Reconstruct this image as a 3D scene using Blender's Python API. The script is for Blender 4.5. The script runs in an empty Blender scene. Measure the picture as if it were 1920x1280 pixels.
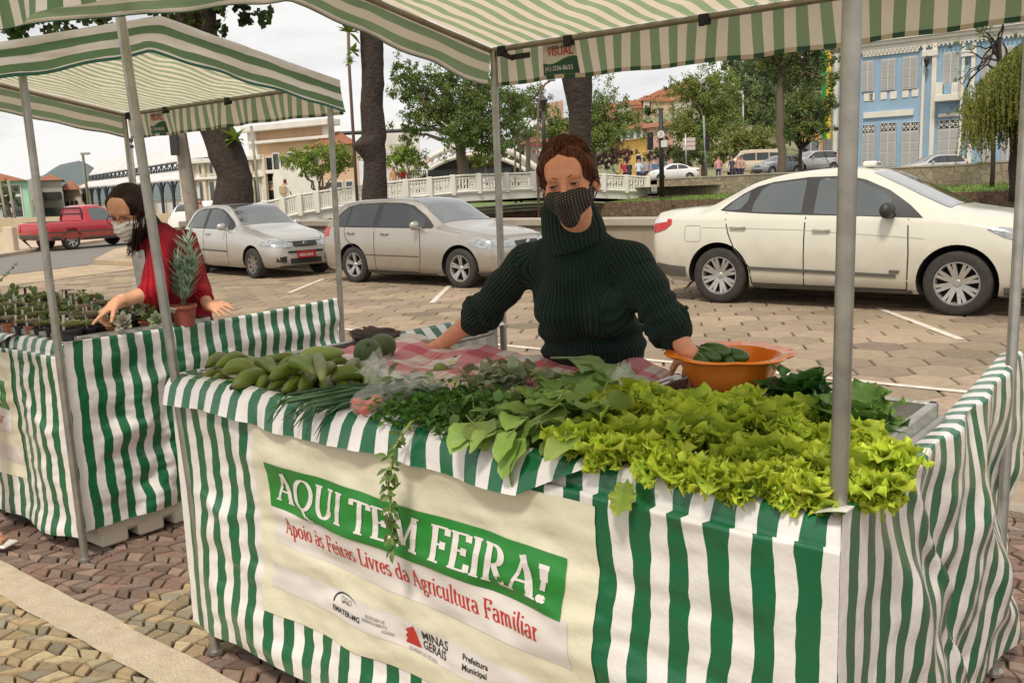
import bpy, bmesh, math, random
import numpy as np
from mathutils import Vector, Matrix, noise
random.seed(7)
D_ = bpy.data
SC = bpy.context.scene
COL = SC.collection
# ---------------------------------------------------------------- camera
CF, CP, CR, CH = 1730.0, 0.1662, -0.0359, 1.58
_f = Vector((0, math.cos(CP), -math.sin(CP))); _r = Vector((1, 0, 0)); _u = _r.cross(_f)
RT = _r*math.cos(CR) + _u*math.sin(CR); UP = -_r*math.sin(CR) + _u*math.cos(CR)
cd = D_.cameras.new('camera'); cam = D_.objects.new('camera', cd); COL.objects.link(cam)
cd.sensor_width = 36; cd.lens = CF/1920*36; cd.clip_start = .05; cd.clip_end = 9000
m3 = Matrix((RT, UP, -_f)).transposed()
cam.matrix_world = Matrix.Translation((0, 0, CH)) @ m3.to_4x4()
SC.camera = cam
# ---------------------------------------------------------------- world, sun, exposure
W = D_.worlds.new('World'); SC.world = W; W.use_nodes = True
SUN_EL, SUN_AZ = math.radians(58), math.radians(200)
nt = W.node_tree; nt.nodes.clear(); N = nt.nodes.new; L = nt.links.new
out = N('ShaderNodeOutputWorld'); bg = N('ShaderNodeBackground'); sky = N('ShaderNodeTexSky')
sky.sky_type = 'NISHITA'; sky.sun_disc = False; sky.sun_elevation = SUN_EL; sky.sun_rotation = SUN_AZ
bg.inputs['Strength'].default_value = .088
tc = N('ShaderNodeTexCoord'); mp = N('ShaderNodeMapping'); mp.inputs['Scale'].default_value = (1.6, 1.6, 6.0)
L(tc.outputs['Generated'], mp.inputs['Vector'])
n1 = N('ShaderNodeTexNoise'); n1.inputs['Scale'].default_value = 1.5; n1.inputs['Detail'].default_value = 7; n1.inputs['Roughness'].default_value = .55
L(mp.outputs['Vector'], n1.inputs['Vector'])
r1 = N('ShaderNodeValToRGB'); r1.color_ramp.elements[0].position = .38; r1.color_ramp.elements[0].color = (8.3, 8.3, 8.5, 1)
r1.color_ramp.elements[1].position = .52; r1.color_ramp.elements[1].color = (11.6, 11.4, 11.1, 1)
L(n1.outputs['Fac'], r1.inputs['Fac'])
mx = N('ShaderNodeMixRGB'); mx.inputs['Fac'].default_value = .93
L(sky.outputs['Color'], mx.inputs['Color1']); L(r1.outputs['Color'], mx.inputs['Color2'])
L(mx.outputs['Color'], bg.inputs['Color']); L(bg.outputs['Background'], out.inputs['Surface'])
sd = D_.lights.new('sun', 'SUN'); sd.energy = 2.9; sd.angle = math.radians(10); sd.color = (1, .93, .82)
so = D_.objects.new('sun', sd); COL.objects.link(so)
so.rotation_euler = Vector((math.sin(SUN_AZ)*math.cos(SUN_EL), math.cos(SUN_AZ)*math.cos(SUN_EL), math.sin(SUN_EL))).to_track_quat('Z', 'Y').to_euler()
SC.view_settings.view_transform = 'Standard'; SC.view_settings.look = 'None'
SC.view_settings.exposure = 0.0; SC.view_settings.gamma = 1.0
# ---------------------------------------------------------------- frames of reference
SU = Vector((.777, -.629, 0)); SV = Vector((.629, .777, 0)); Z = Vector((0, 0, 1))
def S(u, v, z=0.0): return SU*u + SV*v + Z*z              # street frame: u along the kerb, v across the street
def UZ(px, py, z=0.0):                                     # where the sight line of a photo point meets height z
    d = _f + RT*((px-960)/CF) + UP*((640-py)/CF); t = (z-CH)/d.z
    return Vector((0, 0, CH)) + d*t
def UY(px, py, y):                                         # ... or the distance y
    d = _f + RT*((px-960)/CF) + UP*((640-py)/CF)
    return Vector((0, 0, CH)) + d*(y/d.y)
# ---------------------------------------------------------------- things
ORG = {}
def tag(o, label=None, cat=None, group=None, kind=None):
    if label: o['label'] = label
    if cat: o['category'] = cat
    if group: o['group'] = group
    if kind: o['kind'] = kind
    return o
def thing(name, label, cat, loc=(0, 0, 0), group=None):
    o = D_.objects.new(name, None); COL.objects.link(o); o.location = loc; o.empty_display_size = .1
    ORG[o.name] = Vector(loc)
    return tag(o, label, cat, group)
def copy_tree(o, parent=None):
    c = o.copy(); COL.objects.link(c)
    if parent: c.parent = parent
    ORG[c.name] = ORG.get(o.name, Vector())
    for ch in list(o.children): copy_tree(ch, c)
    return c
class MB:
    def __init__(s): s.v = []; s.f = []; s.m = []; s.uv = {}; s.c = []; s.usec = False; s.col = (1, 1, 1)
    def add(s, vs, fs, mi=0, uvs=None, col=None):
        b = len(s.v); s.v += [tuple(v) for v in vs]
        if uvs is not None:
            for i, q in enumerate(uvs): s.uv[b+i] = q
        c = col or s.col
        if col is not None: s.usec = True
        s.c += [c]*len(vs)
        for f in fs: s.f.append(tuple(b+i for i in f)); s.m.append(mi)
        return b
    def box(s, c, h, ax=None, mi=0, col=None):
        c = Vector(c); X, Y, Zz = ax or (Vector((1, 0, 0)), Vector((0, 1, 0)), Z)
        vs = [c + X*(h[0]*i) + Y*(h[1]*j) + Zz*(h[2]*k) for i in (-1, 1) for j in (-1, 1) for k in (-1, 1)]
        s.add(vs, [(0, 1, 3, 2), (4, 6, 7, 5), (0, 4, 5, 1), (2, 3, 7, 6), (0, 2, 6, 4), (1, 5, 7, 3)], mi, col=col)
    def bbox(s, c, h, b=.01, ax=None, mi=0, col=None):      # bevelled box
        c = Vector(c); A3 = ax or (Vector((1, 0, 0)), Vector((0, 1, 0)), Z); b = min(b, min(h)*.8)
        vs = []; idx = {}
        for i in (-1, 1):
            for j in (-1, 1):
                for k in (-1, 1):
                    for a in range(3):
                        e = [h[0]-b, h[1]-b, h[2]-b]; e[a] = h[a]
                        idx[(i, j, k, a)] = len(vs); vs.append(c + A3[0]*(i*e[0]) + A3[1]*(j*e[1]) + A3[2]*(k*e[2]))
        fs = []; I = idx
        for g in (-1, 1):
            q = lambda L_: fs.append(L_ if g > 0 else L_[::-1])
            q([I[(g, -1, -1, 0)], I[(g, 1, -1, 0)], I[(g, 1, 1, 0)], I[(g, -1, 1, 0)]])
            q([I[(-1, g, -1, 1)], I[(-1, g, 1, 1)], I[(1, g, 1, 1)], I[(1, g, -1, 1)]])
            q([I[(-1, -1, g, 2)], I[(1, -1, g, 2)], I[(1, 1, g, 2)], I[(-1, 1, g, 2)]])
        for p in (-1, 1):
            for q_ in (-1, 1):
                a = [I[(-1, p, q_, 1)], I[(1, p, q_, 1)], I[(1, p, q_, 2)], I[(-1, p, q_, 2)]]; fs.append(a if p*q_ > 0 else a[::-1])
                a = [I[(p, -1, q_, 0)], I[(p, 1, q_, 0)], I[(p, 1, q_, 2)], I[(p, -1, q_, 2)]]; fs.append(a if p*q_ < 0 else a[::-1])
                a = [I[(p, q_, -1, 0)], I[(p, q_, 1, 0)], I[(p, q_, 1, 1)], I[(p, q_, -1, 1)]]; fs.append(a if p*q_ > 0 else a[::-1])
                for r_ in (-1, 1):
                    a = [I[(p, q_, r_, 0)], I[(p, q_, r_, 1)], I[(p, q_, r_, 2)]]; fs.append(a if p*q_*r_ > 0 else a[::-1])
        s.add(vs, fs, mi, col=col)
    def tube(s, pts, r, n=8, mi=0, caps=True, col=None, flat=1.0):
        pts = [Vector(p) for p in pts]; k = len(pts); rs = r if isinstance(r, (list, tuple)) else [r]*k
        vs = []; ref = None
        for i, p in enumerate(pts):
            d = (pts[min(i+1, k-1)] - pts[max(i-1, 0)])
            if d.length < 1e-9: d = Vector((0, 0, 1))
            d.normalize()
            if ref is None: ref = Vector((1, 0, 0)) if abs(d.x) < .8 else Vector((0, 1, 0))
            a = (ref - d*ref.dot(d))
            if a.length < 1e-4: a = d.orthogonal()
            a.normalize(); b = d.cross(a); ref = a
            for j in range(n):
                t = 2*math.pi*j/n; vs.append(p + a*(rs[i]*math.cos(t)) + b*(rs[i]*flat*math.sin(t)))
        fs = [(i*n+j, i*n+(j+1) % n, (i+1)*n+(j+1) % n, (i+1)*n+j) for i in range(k-1) for j in range(n)]
        if caps: fs += [tuple(range(n))[::-1], tuple((k-1)*n+j for j in range(n))]
        s.add(vs, fs, mi, col=col)
    def lathe(s, c, prof, n=24, ax=None, mi=0, col=None, wave=None):   # prof: (r,z) list
        c = Vector(c); X, Y, Zz = ax or (Vector((1, 0, 0)), Vector((0, 1, 0)), Z)
        vs = []
        for i, (r, z) in enumerate(prof):
            for j in range(n):
                t = 2*math.pi*j/n; rr = r*(wave(t, i) if wave else 1)
                vs.append(c + X*(rr*math.cos(t)) + Y*(rr*math.sin(t)) + Zz*z)
        fs = [(i*n+j, i*n+(j+1) % n, (i+1)*n+(j+1) % n, (i+1)*n+j) for i in range(len(prof)-1) for j in range(n)]
        s.add(vs, fs, mi, col=col)
    def prism(s, poly, e, mi=0, col=None):                 # planar polygon (points) extruded by vector e
        n = len(poly); e = Vector(e); vs = [Vector(p) for p in poly] + [Vector(p)+e for p in poly]
        s.add(vs, [tuple(range(n))[::-1], tuple(range(n, 2*n))] + [(i, (i+1) % n, n+(i+1) % n, n+i) for i in range(n)], mi, col=col)
    def grid(s, fn, nu, nv, mi=0, uv=None, col=None, colfn=None, flip=False):
        vs = []; uvs = []; b = len(s.v)
        for j in range(nv+1):
            for i in range(nu+1):
                vs.append(fn(i/nu, j/nv)); uvs.append(uv(i/nu, j/nv) if uv else (i/nu, j/nv))
        fs = [(j*(nu+1)+i, j*(nu+1)+i+1, (j+1)*(nu+1)+i+1, (j+1)*(nu+1)+i) for j in range(nv) for i in range(nu)]
        if flip: fs = [f[::-1] for f in fs]
        s.add(vs, fs, mi, uvs, col)
        if colfn:
            s.usec = True
            for j in range(nv+1):
                for i in range(nu+1): s.c[b+j*(nu+1)+i] = colfn(i/nu, j/nv)
    def ico(s, c, r, sub=1, mi=0, col=None, sc=(1, 1, 1), jit=0):
        bm = bmesh.new(); bmesh.ops.create_icosphere(bm, subdivisions=sub, radius=1)
        c = Vector(c); vs = []
        for v in bm.verts:
            k = 1 + (random.uniform(-jit, jit) if jit else 0)
            vs.append(c + Vector((v.co.x*sc[0], v.co.y*sc[1], v.co.z*sc[2]))*r*k)
        s.add(vs, [tuple(v.index for v in f.verts) for f in bm.faces], mi, col=col); bm.free()
    def mesh(s, name, off=Vector(), smooth=False):
        me = D_.meshes.new(name)
        off = Vector(off)
        me.from_pydata([(v[0]-off.x, v[1]-off.y, v[2]-off.z) for v in s.v], [], s.f)
        if any(s.m): me.polygons.foreach_set('material_index', s.m)
        if s.uv:
            ul = me.uv_layers.new(name='uv'); li = np.empty(len(me.loops), dtype=np.int32); me.loops.foreach_get('vertex_index', li)
            arr = np.zeros((len(s.v), 2), dtype=np.float32)
            for k, q in s.uv.items(): arr[k] = q
            ul.data.foreach_set('uv', arr[li].ravel())
        if s.usec:
            ca = me.color_attributes.new('col', 'FLOAT_COLOR', 'POINT')
            arr = np.ones((len(s.v), 4), dtype=np.float32); arr[:, :3] = np.array(s.c, dtype=np.float32)
            ca.data.foreach_set('color', arr.ravel())
        if smooth: me.polygons.foreach_set('use_smooth', [True]*len(s.f))
        me.update()
        return me
def part(name, mb, mats, parent=None, smooth=False, label=None, subsurf=0, sharp=None, solid=0):
    off = Vector()
    if parent is not None: off = ORG.get(parent.name, Vector())
    me = mb.mesh(name, off, smooth) if isinstance(mb, MB) else mb
    for m in (mats if isinstance(mats, (list, tuple)) else [mats]): me.materials.append(m)
    o = D_.objects.new(name, me); COL.objects.link(o)
    if parent is not None: o.parent = parent
    ORG[o.name] = off
    if smooth and sharp: me.set_sharp_from_angle(angle=math.radians(sharp))
    if solid:
        md = o.modifiers.new('solid', 'SOLIDIFY'); md.thickness = solid; md.offset = 0
    if subsurf:
        md = o.modifiers.new('sub', 'SUBSURF'); md.levels = subsurf; md.render_levels = subsurf
    if label: o['label'] = label
    return o
def single(name, mb, mats, label, cat, group=None, **k):   # a thing that is one mesh: origin set at its base
    vs = mb.v; xs = [v[0] for v in vs]; ys = [v[1] for v in vs]; zs = [v[2] for v in vs]
    off = Vector(((min(xs)+max(xs))/2, (min(ys)+max(ys))/2, min(zs)))
    me = mb.mesh(name, off, k.get('smooth', False))
    for m in (mats if isinstance(mats, (list, tuple)) else [mats]): me.materials.append(m)
    o = D_.objects.new(name, me); COL.objects.link(o); o.location = off; ORG[o.name] = off
    if k.get('smooth') and k.get('sharp'): me.set_sharp_from_angle(angle=math.radians(k['sharp']))
    if k.get('solid'):
        md = o.modifiers.new('solid', 'SOLIDIFY'); md.thickness = k['solid']; md.offset = 0
    return tag(o, label, cat, group)
def struct(name, mb, mats, smooth=False, kind='structure'):
    o = part(name, mb, mats, smooth=smooth); o['kind'] = kind; return o
# ---------------------------------------------------------------- materials
def mat(name, col, rough=.6, metal=0.0, var=0.0, scale=6.0, bump=0.0, bscale=60.0, spec=.5, coat=0.0, attr=False,
        trans=0.0, tcol=None, alpha=1.0, vcol2=None, sheen=0.0, stripes=None, coords='Object', detail=5, emis=0):
    m = D_.materials.new(name); m.use_nodes = True; nt = m.node_tree; p = nt.nodes['Principled BSDF']; N = nt.nodes.new; L = nt.links.new
    p.inputs['Roughness'].default_value = rough; p.inputs['Metallic'].default_value = metal
    p.inputs['Specular IOR Level'].default_value = spec; p.inputs['Coat Weight'].default_value = coat
    p.inputs['Coat Roughness'].default_value = .08; p.inputs['Sheen Weight'].default_value = sheen
    p.inputs['Alpha'].default_value = alpha
    tc = N('ShaderNodeTexCoord'); src = None
    c = (*col, 1)
    base = None
    if attr:
        a = N('ShaderNodeAttribute'); a.attribute_name = 'col'
        mm = N('ShaderNodeMixRGB'); mm.blend_type = 'MULTIPLY'; mm.inputs[0].default_value = 1; mm.inputs[2].default_value = c
        L(a.outputs['Color'], mm.inputs[1]); base = mm.outputs[0]
    if stripes:                                            # (period, second colour, axis, bright share)
        uv = N('ShaderNodeUVMap'); uv.uv_map = 'uv'; sx = N('ShaderNodeSeparateXYZ'); L(uv.outputs['UV'], sx.inputs[0])
        d = N('ShaderNodeMath'); d.operation = 'DIVIDE'; d.inputs[1].default_value = stripes[0]; L(sx.outputs[stripes[2]], d.inputs[0])
        fr = N('ShaderNodeMath'); fr.operation = 'FRACT'; L(d.outputs[0], fr.inputs[0])
        gt = N('ShaderNodeMath'); gt.operation = 'GREATER_THAN'; gt.inputs[1].default_value = .5; L(fr.outputs[0], gt.inputs[0])
        mm = N('ShaderNodeMixRGB'); mm.inputs[1].default_value = c; mm.inputs[2].default_value = (*stripes[1], 1); L(gt.outputs[0], mm.inputs[0]); base = mm.outputs[0]
        stf = gt.outputs[0]
    if var:
        n = N('ShaderNodeTexNoise'); n.inputs['Scale'].default_value = scale; n.inputs['Detail'].default_value = detail; n.inputs['Roughness'].default_value = .6
        L(tc.outputs[coords], n.inputs['Vector'])
        if vcol2:
            rp = N('ShaderNodeValToRGB'); rp.color_ramp.elements[0].position = .5-.25; rp.color_ramp.elements[1].position = .5+.2
            L(n.outputs['Fac'], rp.inputs[0]); mm = N('ShaderNodeMixRGB')
            fm = N('ShaderNodeMath'); fm.operation = 'MULTIPLY'; fm.inputs[1].default_value = var; L(rp.outputs[0], fm.inputs[0]); L(fm.outputs[0], mm.inputs[0])
            mm.inputs[1].default_value = c; mm.inputs[2].default_value = (*vcol2, 1)
            if base: L(base, mm.inputs[1])
            base = mm.outputs[0]
        else:
            mr = N('ShaderNodeMapRange'); mr.inputs[1].default_value = .25; mr.inputs[2].default_value = .75
            mr.inputs[3].default_value = 1-var; mr.inputs[4].default_value = 1+var*.6; L(n.outputs['Fac'], mr.inputs[0])
            mm = N('ShaderNodeMixRGB'); mm.blend_type = 'MULTIPLY'; mm.inputs[0].default_value = 1; mm.inputs[1].default_value = c
            if base: L(base, mm.inputs[1])
            L(mr.outputs[0], mm.inputs[2]); base = mm.outputs[0]
    if base: L(base, p.inputs['Base Color'])
    else: p.inputs['Base Color'].default_value = c
    if bump:
        n = N('ShaderNodeTexNoise'); n.inputs['Scale'].default_value = bscale; n.inputs['Detail'].default_value = 4; L(tc.outputs[coords], n.inputs['Vector'])
        b = N('ShaderNodeBump'); b.inputs['Strength'].default_value = min(1, bump); b.inputs['Distance'].default_value = .02 if bump <= 1 else .02*bump
        L(n.outputs['Fac'], b.inputs['Height']); L(b.outputs[0], p.inputs['Normal'])
    if trans:
        t = N('ShaderNodeBsdfTranslucent'); ms = N('ShaderNodeMixShader'); ms.inputs[0].default_value = trans
        o = nt.nodes['Material Output']
        if stripes and tcol and isinstance(tcol[0], tuple):
            m2 = N('ShaderNodeMixRGB'); m2.inputs[1].default_value = (*tcol[0], 1); m2.inputs[2].default_value = (*tcol[1], 1); L(stf, m2.inputs[0]); L(m2.outputs[0], t.inputs[0])
        elif tcol: t.inputs[0].default_value = (*tcol, 1)
        elif base: L(base, t.inputs[0])
        else: t.inputs[0].default_value = c
        L(p.outputs[0], ms.inputs[1]); L(t.outputs[0], ms.inputs[2]); L(ms.outputs[0], o.inputs['Surface'])
    if emis: p.inputs['Emission Color'].default_value = c; p.inputs['Emission Strength'].default_value = emis
    return m
def fbm(x, y, z=0, s=1.0): return noise.fractal(Vector((x*s, y*s, z*s)), 1, 2, 3)
def lerp(a, b, t): return a + (b-a)*t
def jit(c, a): return tuple(max(0, x*(1+random.uniform(-a, a))) for x in c)
def tint(c, a, b=0.0):                                     # one brightness factor, small hue change
    k = 1+random.uniform(-a, a); return tuple(max(0, x*k*(1+random.uniform(-b, b))) for x in c)
G_STEEL = mat('galvanised_steel', (.42, .40, .36), .38, .8, var=.3, scale=14, bump=.03, bscale=120)
G_RUBBER = mat('rubber', (.03, .028, .026), .75, var=.3, scale=20)
G_BLACK = mat('black_plastic', (.02, .02, .021), .4)
# ================================================================ setting: ground
def flat(poly, z, name, m, sub=None, kind='structure'):
    mb = MB(); mb.add([Vector((p[0], p[1], 0))+Z*(z if not callable(z) else z(p)) for p in poly], [tuple(range(len(poly)))]); return struct(name, mb, m, kind=kind)
M_JOINT = mat('joint_soil', (.055, .038, .022), .95, var=.8, scale=3.5, vcol2=(.05, .065, .018))
M_HEX = mat('concrete_paver', (1, 1, 1), .85, attr=True, var=.22, scale=9, bump=.35, bscale=90)
M_COB = mat('cobble_stone', (1, 1, 1), .75, attr=True, var=.25, scale=40, bump=.4, bscale=160)
M_ASPH = mat('asphalt', (.20, .185, .165), .9, var=.15, scale=2, bump=.3, bscale=200)
M_KERB = mat('kerb_stone', (.42, .36, .28), .85, var=.3, scale=5, bump=.5, bscale=90)
M_BAND = mat('kerb_band', (.60, .50, .37), .85, var=.45, scale=14, bump=.6, bscale=120, vcol2=(.34, .24, .15))
M_PAINT = mat('road_paint', (.74, .68, .60), .8, var=.65, scale=7, vcol2=(.42, .33, .23), detail=9)
M_CONC = mat('concrete_wall', (.34, .29, .22), .9, var=.5, scale=2.2, bump=.4, bscale=40, vcol2=(.16, .13, .09))
M_SAND = mat('sandy_verge', (.46, .35, .23), .95, var=.3, scale=2, bump=.4, bscale=30)
# base terrain sheets: the near side of the river, the river bed, the far bank
mb = MB(); mb.add([S(-900, -60, -.03), S(90, -60, -.03), S(90, 13.0, -.03), S(-21, 13.0, -.03), S(-30, 24, -.03), S(-160, 95, -.03), S(-900, 420, -.03)], [(0, 1, 2, 3, 4, 5, 6)])
struct('ground', mb, mat('far_ground', (.34, .28, .19), .95, var=.3, scale=.2, vcol2=(.16, .17, .08)))
mb = MB(); mb.add([(-6000, -200, -3), (6000, -200, -3), (6000, 8000, -3), (-6000, 8000, -3)], [(0, 1, 2, 3)])
struct('river_bed', mb, mat('river_bed', (.10, .085, .05), .6, var=.4, scale=.5, vcol2=(.06, .07, .03)))
# joint soil below the paved street
mb = MB(); mb.add([S(-45, 4.72, -.012), S(40, 4.72, -.012), S(40, 12.95, -.012), S(-45, 12.95, -.012)], [(0, 1, 2, 3)])
struct('street_bedding', mb, M_JOINT)
mb = MB(); R_ = .25; dx = R_*1.5; dy = R_*math.sqrt(3)
for i in range(-62, 52):
    for j in range(0, 19):
        u = i*dx*1.012; v = 4.95+(j+(.5 if i % 2 else 0))*dy*1.012
        if v > 12.8: continue
        p0 = S(u, v)
        if p0.y < 1 or abs(p0.x) > p0.y*.75+4: continue
        k = .80+.4*random.random()
        if random.random() < .15: k *= .78
        t = random.random(); c = (.315*k, lerp(.242, .232, t)*k, lerp(.152, .168, t)*k)
        big = 1+.16*fbm(u, v, 0, .35); c = tuple(x*big for x in c)
        z0 = random.uniform(-.002, .003); tx, ty = random.uniform(-.008, .008), random.uniform(-.008, .008)
        vs = []; ang = random.uniform(-.015, .015)
        for rr, zz in ((R_*.935, 0), (R_*.968, -.010), (R_*.968, -.03)):
            for a in range(6):
                t2 = a*math.pi/3+ang; lx, ly = rr*math.cos(t2), rr*math.sin(t2)
                vs.append(S(u+lx, v+ly, z0+zz+lx*tx+ly*ty))
        fs = [(0, 1, 2, 3, 4, 5)] + [(r*6+a, r*6+6+a, r*6+6+(a+1) % 6, r*6+(a+1) % 6) for r in (0, 1) for a in range(6)]
        mb.add(vs, fs, col=c)
struct('street_pavers', mb, M_HEX)
# sidewalk of small irregular stones
mb = MB(); mb.add([S(-14, -3, -.016), S(6, -3, -.016), S(6, 4.62, -.016), S(-14, 4.62, -.016)], [(0, 1, 2, 3)])
struct('sidewalk_bedding', mb, mat('stone_joint', (.065, .045, .03), .95, var=.6, scale=12, vcol2=(.05, .055, .02)))
mb = MB(); cs = .066; th = .38; ct, st = math.cos(th), math.sin(th)
pts = {}
def cob_pt(i, j):
    if (i, j) not in pts:
        rj = random.Random(i*7919+j*104729)
        a = i*cs*1.12 + rj.uniform(-.30, .30)*cs + (.5*cs if j % 2 else 0); b = j*cs*.86 + rj.uniform(-.26, .26)*cs + .012*math.sin(i*.35)
        pts[(i, j)] = (a*ct-b*st, a*st+b*ct)
    return pts[(i, j)]
for i in range(-130, 80):
    for j in range(-30, 140):
        q = [cob_pt(i, j), cob_pt(i+1, j), cob_pt(i+1, j+1), cob_pt(i, j+1)]
        cu = sum(p[0] for p in q)/4; cv = sum(p[1] for p in q)/4
        if cu < -7.4 or cu > 2.6 or cv < -.2 or cv > 4.58: continue
        if 1.455 < cv < 1.585: continue
        if cv > 1.72 and cu > -2.6 and cu < -.7 and cv < 3.2: 
            if random.random() < .5: pass
        k = .68+.55*random.random()
        edge = fbm(cu, cv, 0, 2.2)*.18
        beige = cv < 1.45 or (-3.45 < cu+edge < -2.72 and cv < 2.15+edge)
        if beige: c = random.choice([(.40, .29, .16), (.36, .27, .16), (.30, .25, .17), (.43, .34, .20)])
        else: c = random.choice([(.23, .14, .10), (.25, .155, .115), (.20, .13, .095), (.28, .19, .14), (.23, .165, .13)])
        c = tuple(x*k for x in c)
        g = .06+random.random()*.06; z0 = random.uniform(-.004, .004); vs = []
        for sh, zz in ((g+.06, z0), (g, z0-.006), (g, z0-.03)):
            for p in q: vs.append(S(p[0]+(cu-p[0])*sh*1.4, p[1]+(cv-p[1])*sh*1.4, zz))
        mb.add(vs, [(0, 1, 2, 3)]+[(r*4+a, r*4+4+a, r*4+4+(a+1) % 4, r*4+(a+1) % 4) for r in (0, 1) for a in range(4)], col=c)
struct('sidewalk', mb, M_COB)
# light stone bands: in the sidewalk, and the kerb between sidewalk and street
mb = MB()
mb.grid(lambda s, t: S(-14+17*s, lerp(1.435, 1.60, t)+.012*fbm(s*60, t*3), .004+.006*fbm(s*80, t*9)), 260, 5, colfn=None)
mb.v = [(x, y, z) for x, y, z in mb.v]
struct('stone_band', mb, M_BAND, smooth=True)
mb = MB()
for i in range(-22, 7):
    mb.bbox(S(i*.9+.45, 4.675, -.05), (.445, .055, .075), .012, (SU, SV, Z))
struct('sidewalk_kerb', mb, M_KERB)
# painted lines laid on the pavers
mb = MB()
def line(a, b, w, z=.006):
    a = Vector(a); b = Vector(b); d = (b-a).normalized(); n = Vector((-d.y, d.x, 0))*w/2; k = max(2, int((b-a).length/.12))
    mb.grid(lambda s, t: a.lerp(b, s)+n*(2*t-1)*(1+.25*fbm(a.x+s*31, t*2))+Z*z, k, 2)
line(S(-9.5, 7.08), S(9, 7.12), .085)
for uu in (-12.2, -9.0, -2.1, 1.6, 5.0): line(S(uu, 9.35), S(uu-1.35, 11.2), .085)
struct('painted_lines', mb, M_PAINT)
# far kerb and the low river parapet behind the parked cars
mb = MB()
for i in range(-24, 22): mb.bbox(S(i*1.0+.5, 12.72, .02), (.495, .07, .11), .015, (SU, SV, Z))
struct('far_kerb', mb, M_KERB)
mb = MB(); mb.grid(lambda s, t: S(-24+46*s, lerp(12.79, 13.2, t), .07+.02*fbm(s*40, t*2)), 160, 2)
struct('river_footway', mb, M_SAND)
mb = MB(); mb2 = MB()
mb.box(S(-.5, 13.42, .30), (21, .14, .56), (SU, SV, Z))
mb2.bbox(S(-.5, 13.42, .93), (21.05, .20, .07), .02, (SU, SV, Z))
for i in range(-9, 9): mb.box(S(i*2.4, 13.27, .42), (.16, .06, .43), (SU, SV, Z))
w = thing('parapet_wall', 'weathered concrete parapet wall running along the river behind the parked cars', 'wall', S(0, 13.42))
part('wall_body', mb, M_CONC, w); part('coping', mb2, mat('coping', (.44, .39, .31), .9, var=.45, scale=3, bump=.4, vcol2=(.24, .2, .15)), w)
mb = MB(); mb.add([S(-21, 13.56, .2), S(60, 13.56, .2), S(60, 13.6, -3), S(-21, 13.6, -3)], [(0, 1, 2, 3)]); mb.add([S(-21, 13.0, .2), S(-21, 13.0, -3), S(-30, 24, -3), S(-30, 24, 0), S(-160, 95, 0), S(-160, 95, -3)], [(0, 1, 2, 3), (3, 2, 5, 4)])
struct('river_bank', mb, M_CONC)
# asphalt cross road at the left with its kerb and a sandy island
P = lambda x, y, z=0: UZ(x, y, z)
mb = MB(); pl = [P(-700, 590), P(30, 513), P(200, 492), P(330, 468), P(480, 440), P(480, 425), P(300, 440), P(100, 468), P(-100, 500), P(-700, 545)]
mb.add([Vector((p.x, p.y, .006)) for p in pl], [(0, 1, 8, 9), (1, 2, 7, 8), (2, 3, 6, 7), (3, 4, 5, 6)]); struct('road', mb, M_ASPH)
mb = MB(); pl = [P(-700, 545), P(-100, 499), P(100, 467), P(300, 439), P(480, 424), P(480, 418), P(200, 432), P(-60, 462), P(-700, 500)]
mb.add([Vector((p.x, p.y, .10)) for p in pl]+[Vector((p.x, p.y, -.02)) for p in pl], [(0, 1, 7, 8), (1, 2, 6, 7), (2, 3, 5, 6), (3, 4, 5)]+[(i, 9+i, 10+i, i+1) for i in range(4)])
struct('far_sidewalk', mb, mat('far_pavement', (.50, .40, .30), .9, var=.3, scale=1.2))
mb = MB(); pl = [P(176, 496), P(215, 474), P(330, 450), P(420, 447), P(330, 475), P(250, 500)]
mb.prism([Vector((p.x, p.y, 0)) for p in pl], (0, 0, .12)); struct('traffic_island', mb, M_SAND)
mb = MB(); pl = [P(-400, 560), P(30, 515), P(176, 497), P(250, 500), P(345, 480), P(345, 492), P(200, 512), P(-400, 590)]
mb.add([Vector((p.x, p.y, .008)) for p in pl], [(0, 1, 6, 7), (1, 2, 3, 6), (3, 4, 5, 6)]); struct('road_shoulder', mb, M_SAND)
# ================================================================ market stalls
WHITE_ = (.80, .755, .72); GREEN_ = (.008, .125, .048)
M_CLOTH = mat('striped_vinyl', WHITE_, .27, var=.16, scale=5, stripes=(.092, GREEN_, 0), bump=.18, bscale=22, coat=.3, coords='UV')
# the back of the vinyl is paler than its printed face
_n = M_CLOTH.node_tree; _p = _n.nodes['Principled BSDF']; _l = _p.inputs['Base Color'].links[0].from_socket
_g = _n.nodes.new('ShaderNodeNewGeometry'); _m = _n.nodes.new('ShaderNodeMixRGB'); _k = _n.nodes.new('ShaderNodeMath'); _k.operation = 'MULTIPLY'; _k.inputs[1].default_value = .75
_n.links.new(_g.outputs['Backfacing'], _k.inputs[0]); _n.links.new(_k.outputs[0], _m.inputs[0]); _n.links.new(_l, _m.inputs[1]); _m.inputs[2].default_value = (.62, .58, .53, 1); _n.links.new(_m.outputs[0], _p.inputs['Base Color'])
M_CANOPY = mat('striped_canopy_vinyl', WHITE_, .34, var=.16, scale=4, stripes=(.092, GREEN_, 0), trans=.58, tcol=((.80, .67, .52), (.36, .43, .24)), bump=.12, bscale=30, coords='UV')
M_HEM = mat('canopy_hem', (.60, .50, .40), .5, stripes=(.092, (.01, .075, .035), 0))
M_CREAM = mat('cream_banner_vinyl', (.74, .695, .54), .38, var=.35, scale=5, bump=.25, bscale=14, vcol2=(.60, .56, .36), coords='UV')
M_PWHITE = mat('printed_white', (.72, .66, .62), .4, var=.12, scale=6)
M_PGREEN = mat('printed_green', (.022, .22, .035), .35, var=.18, scale=9)
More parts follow.
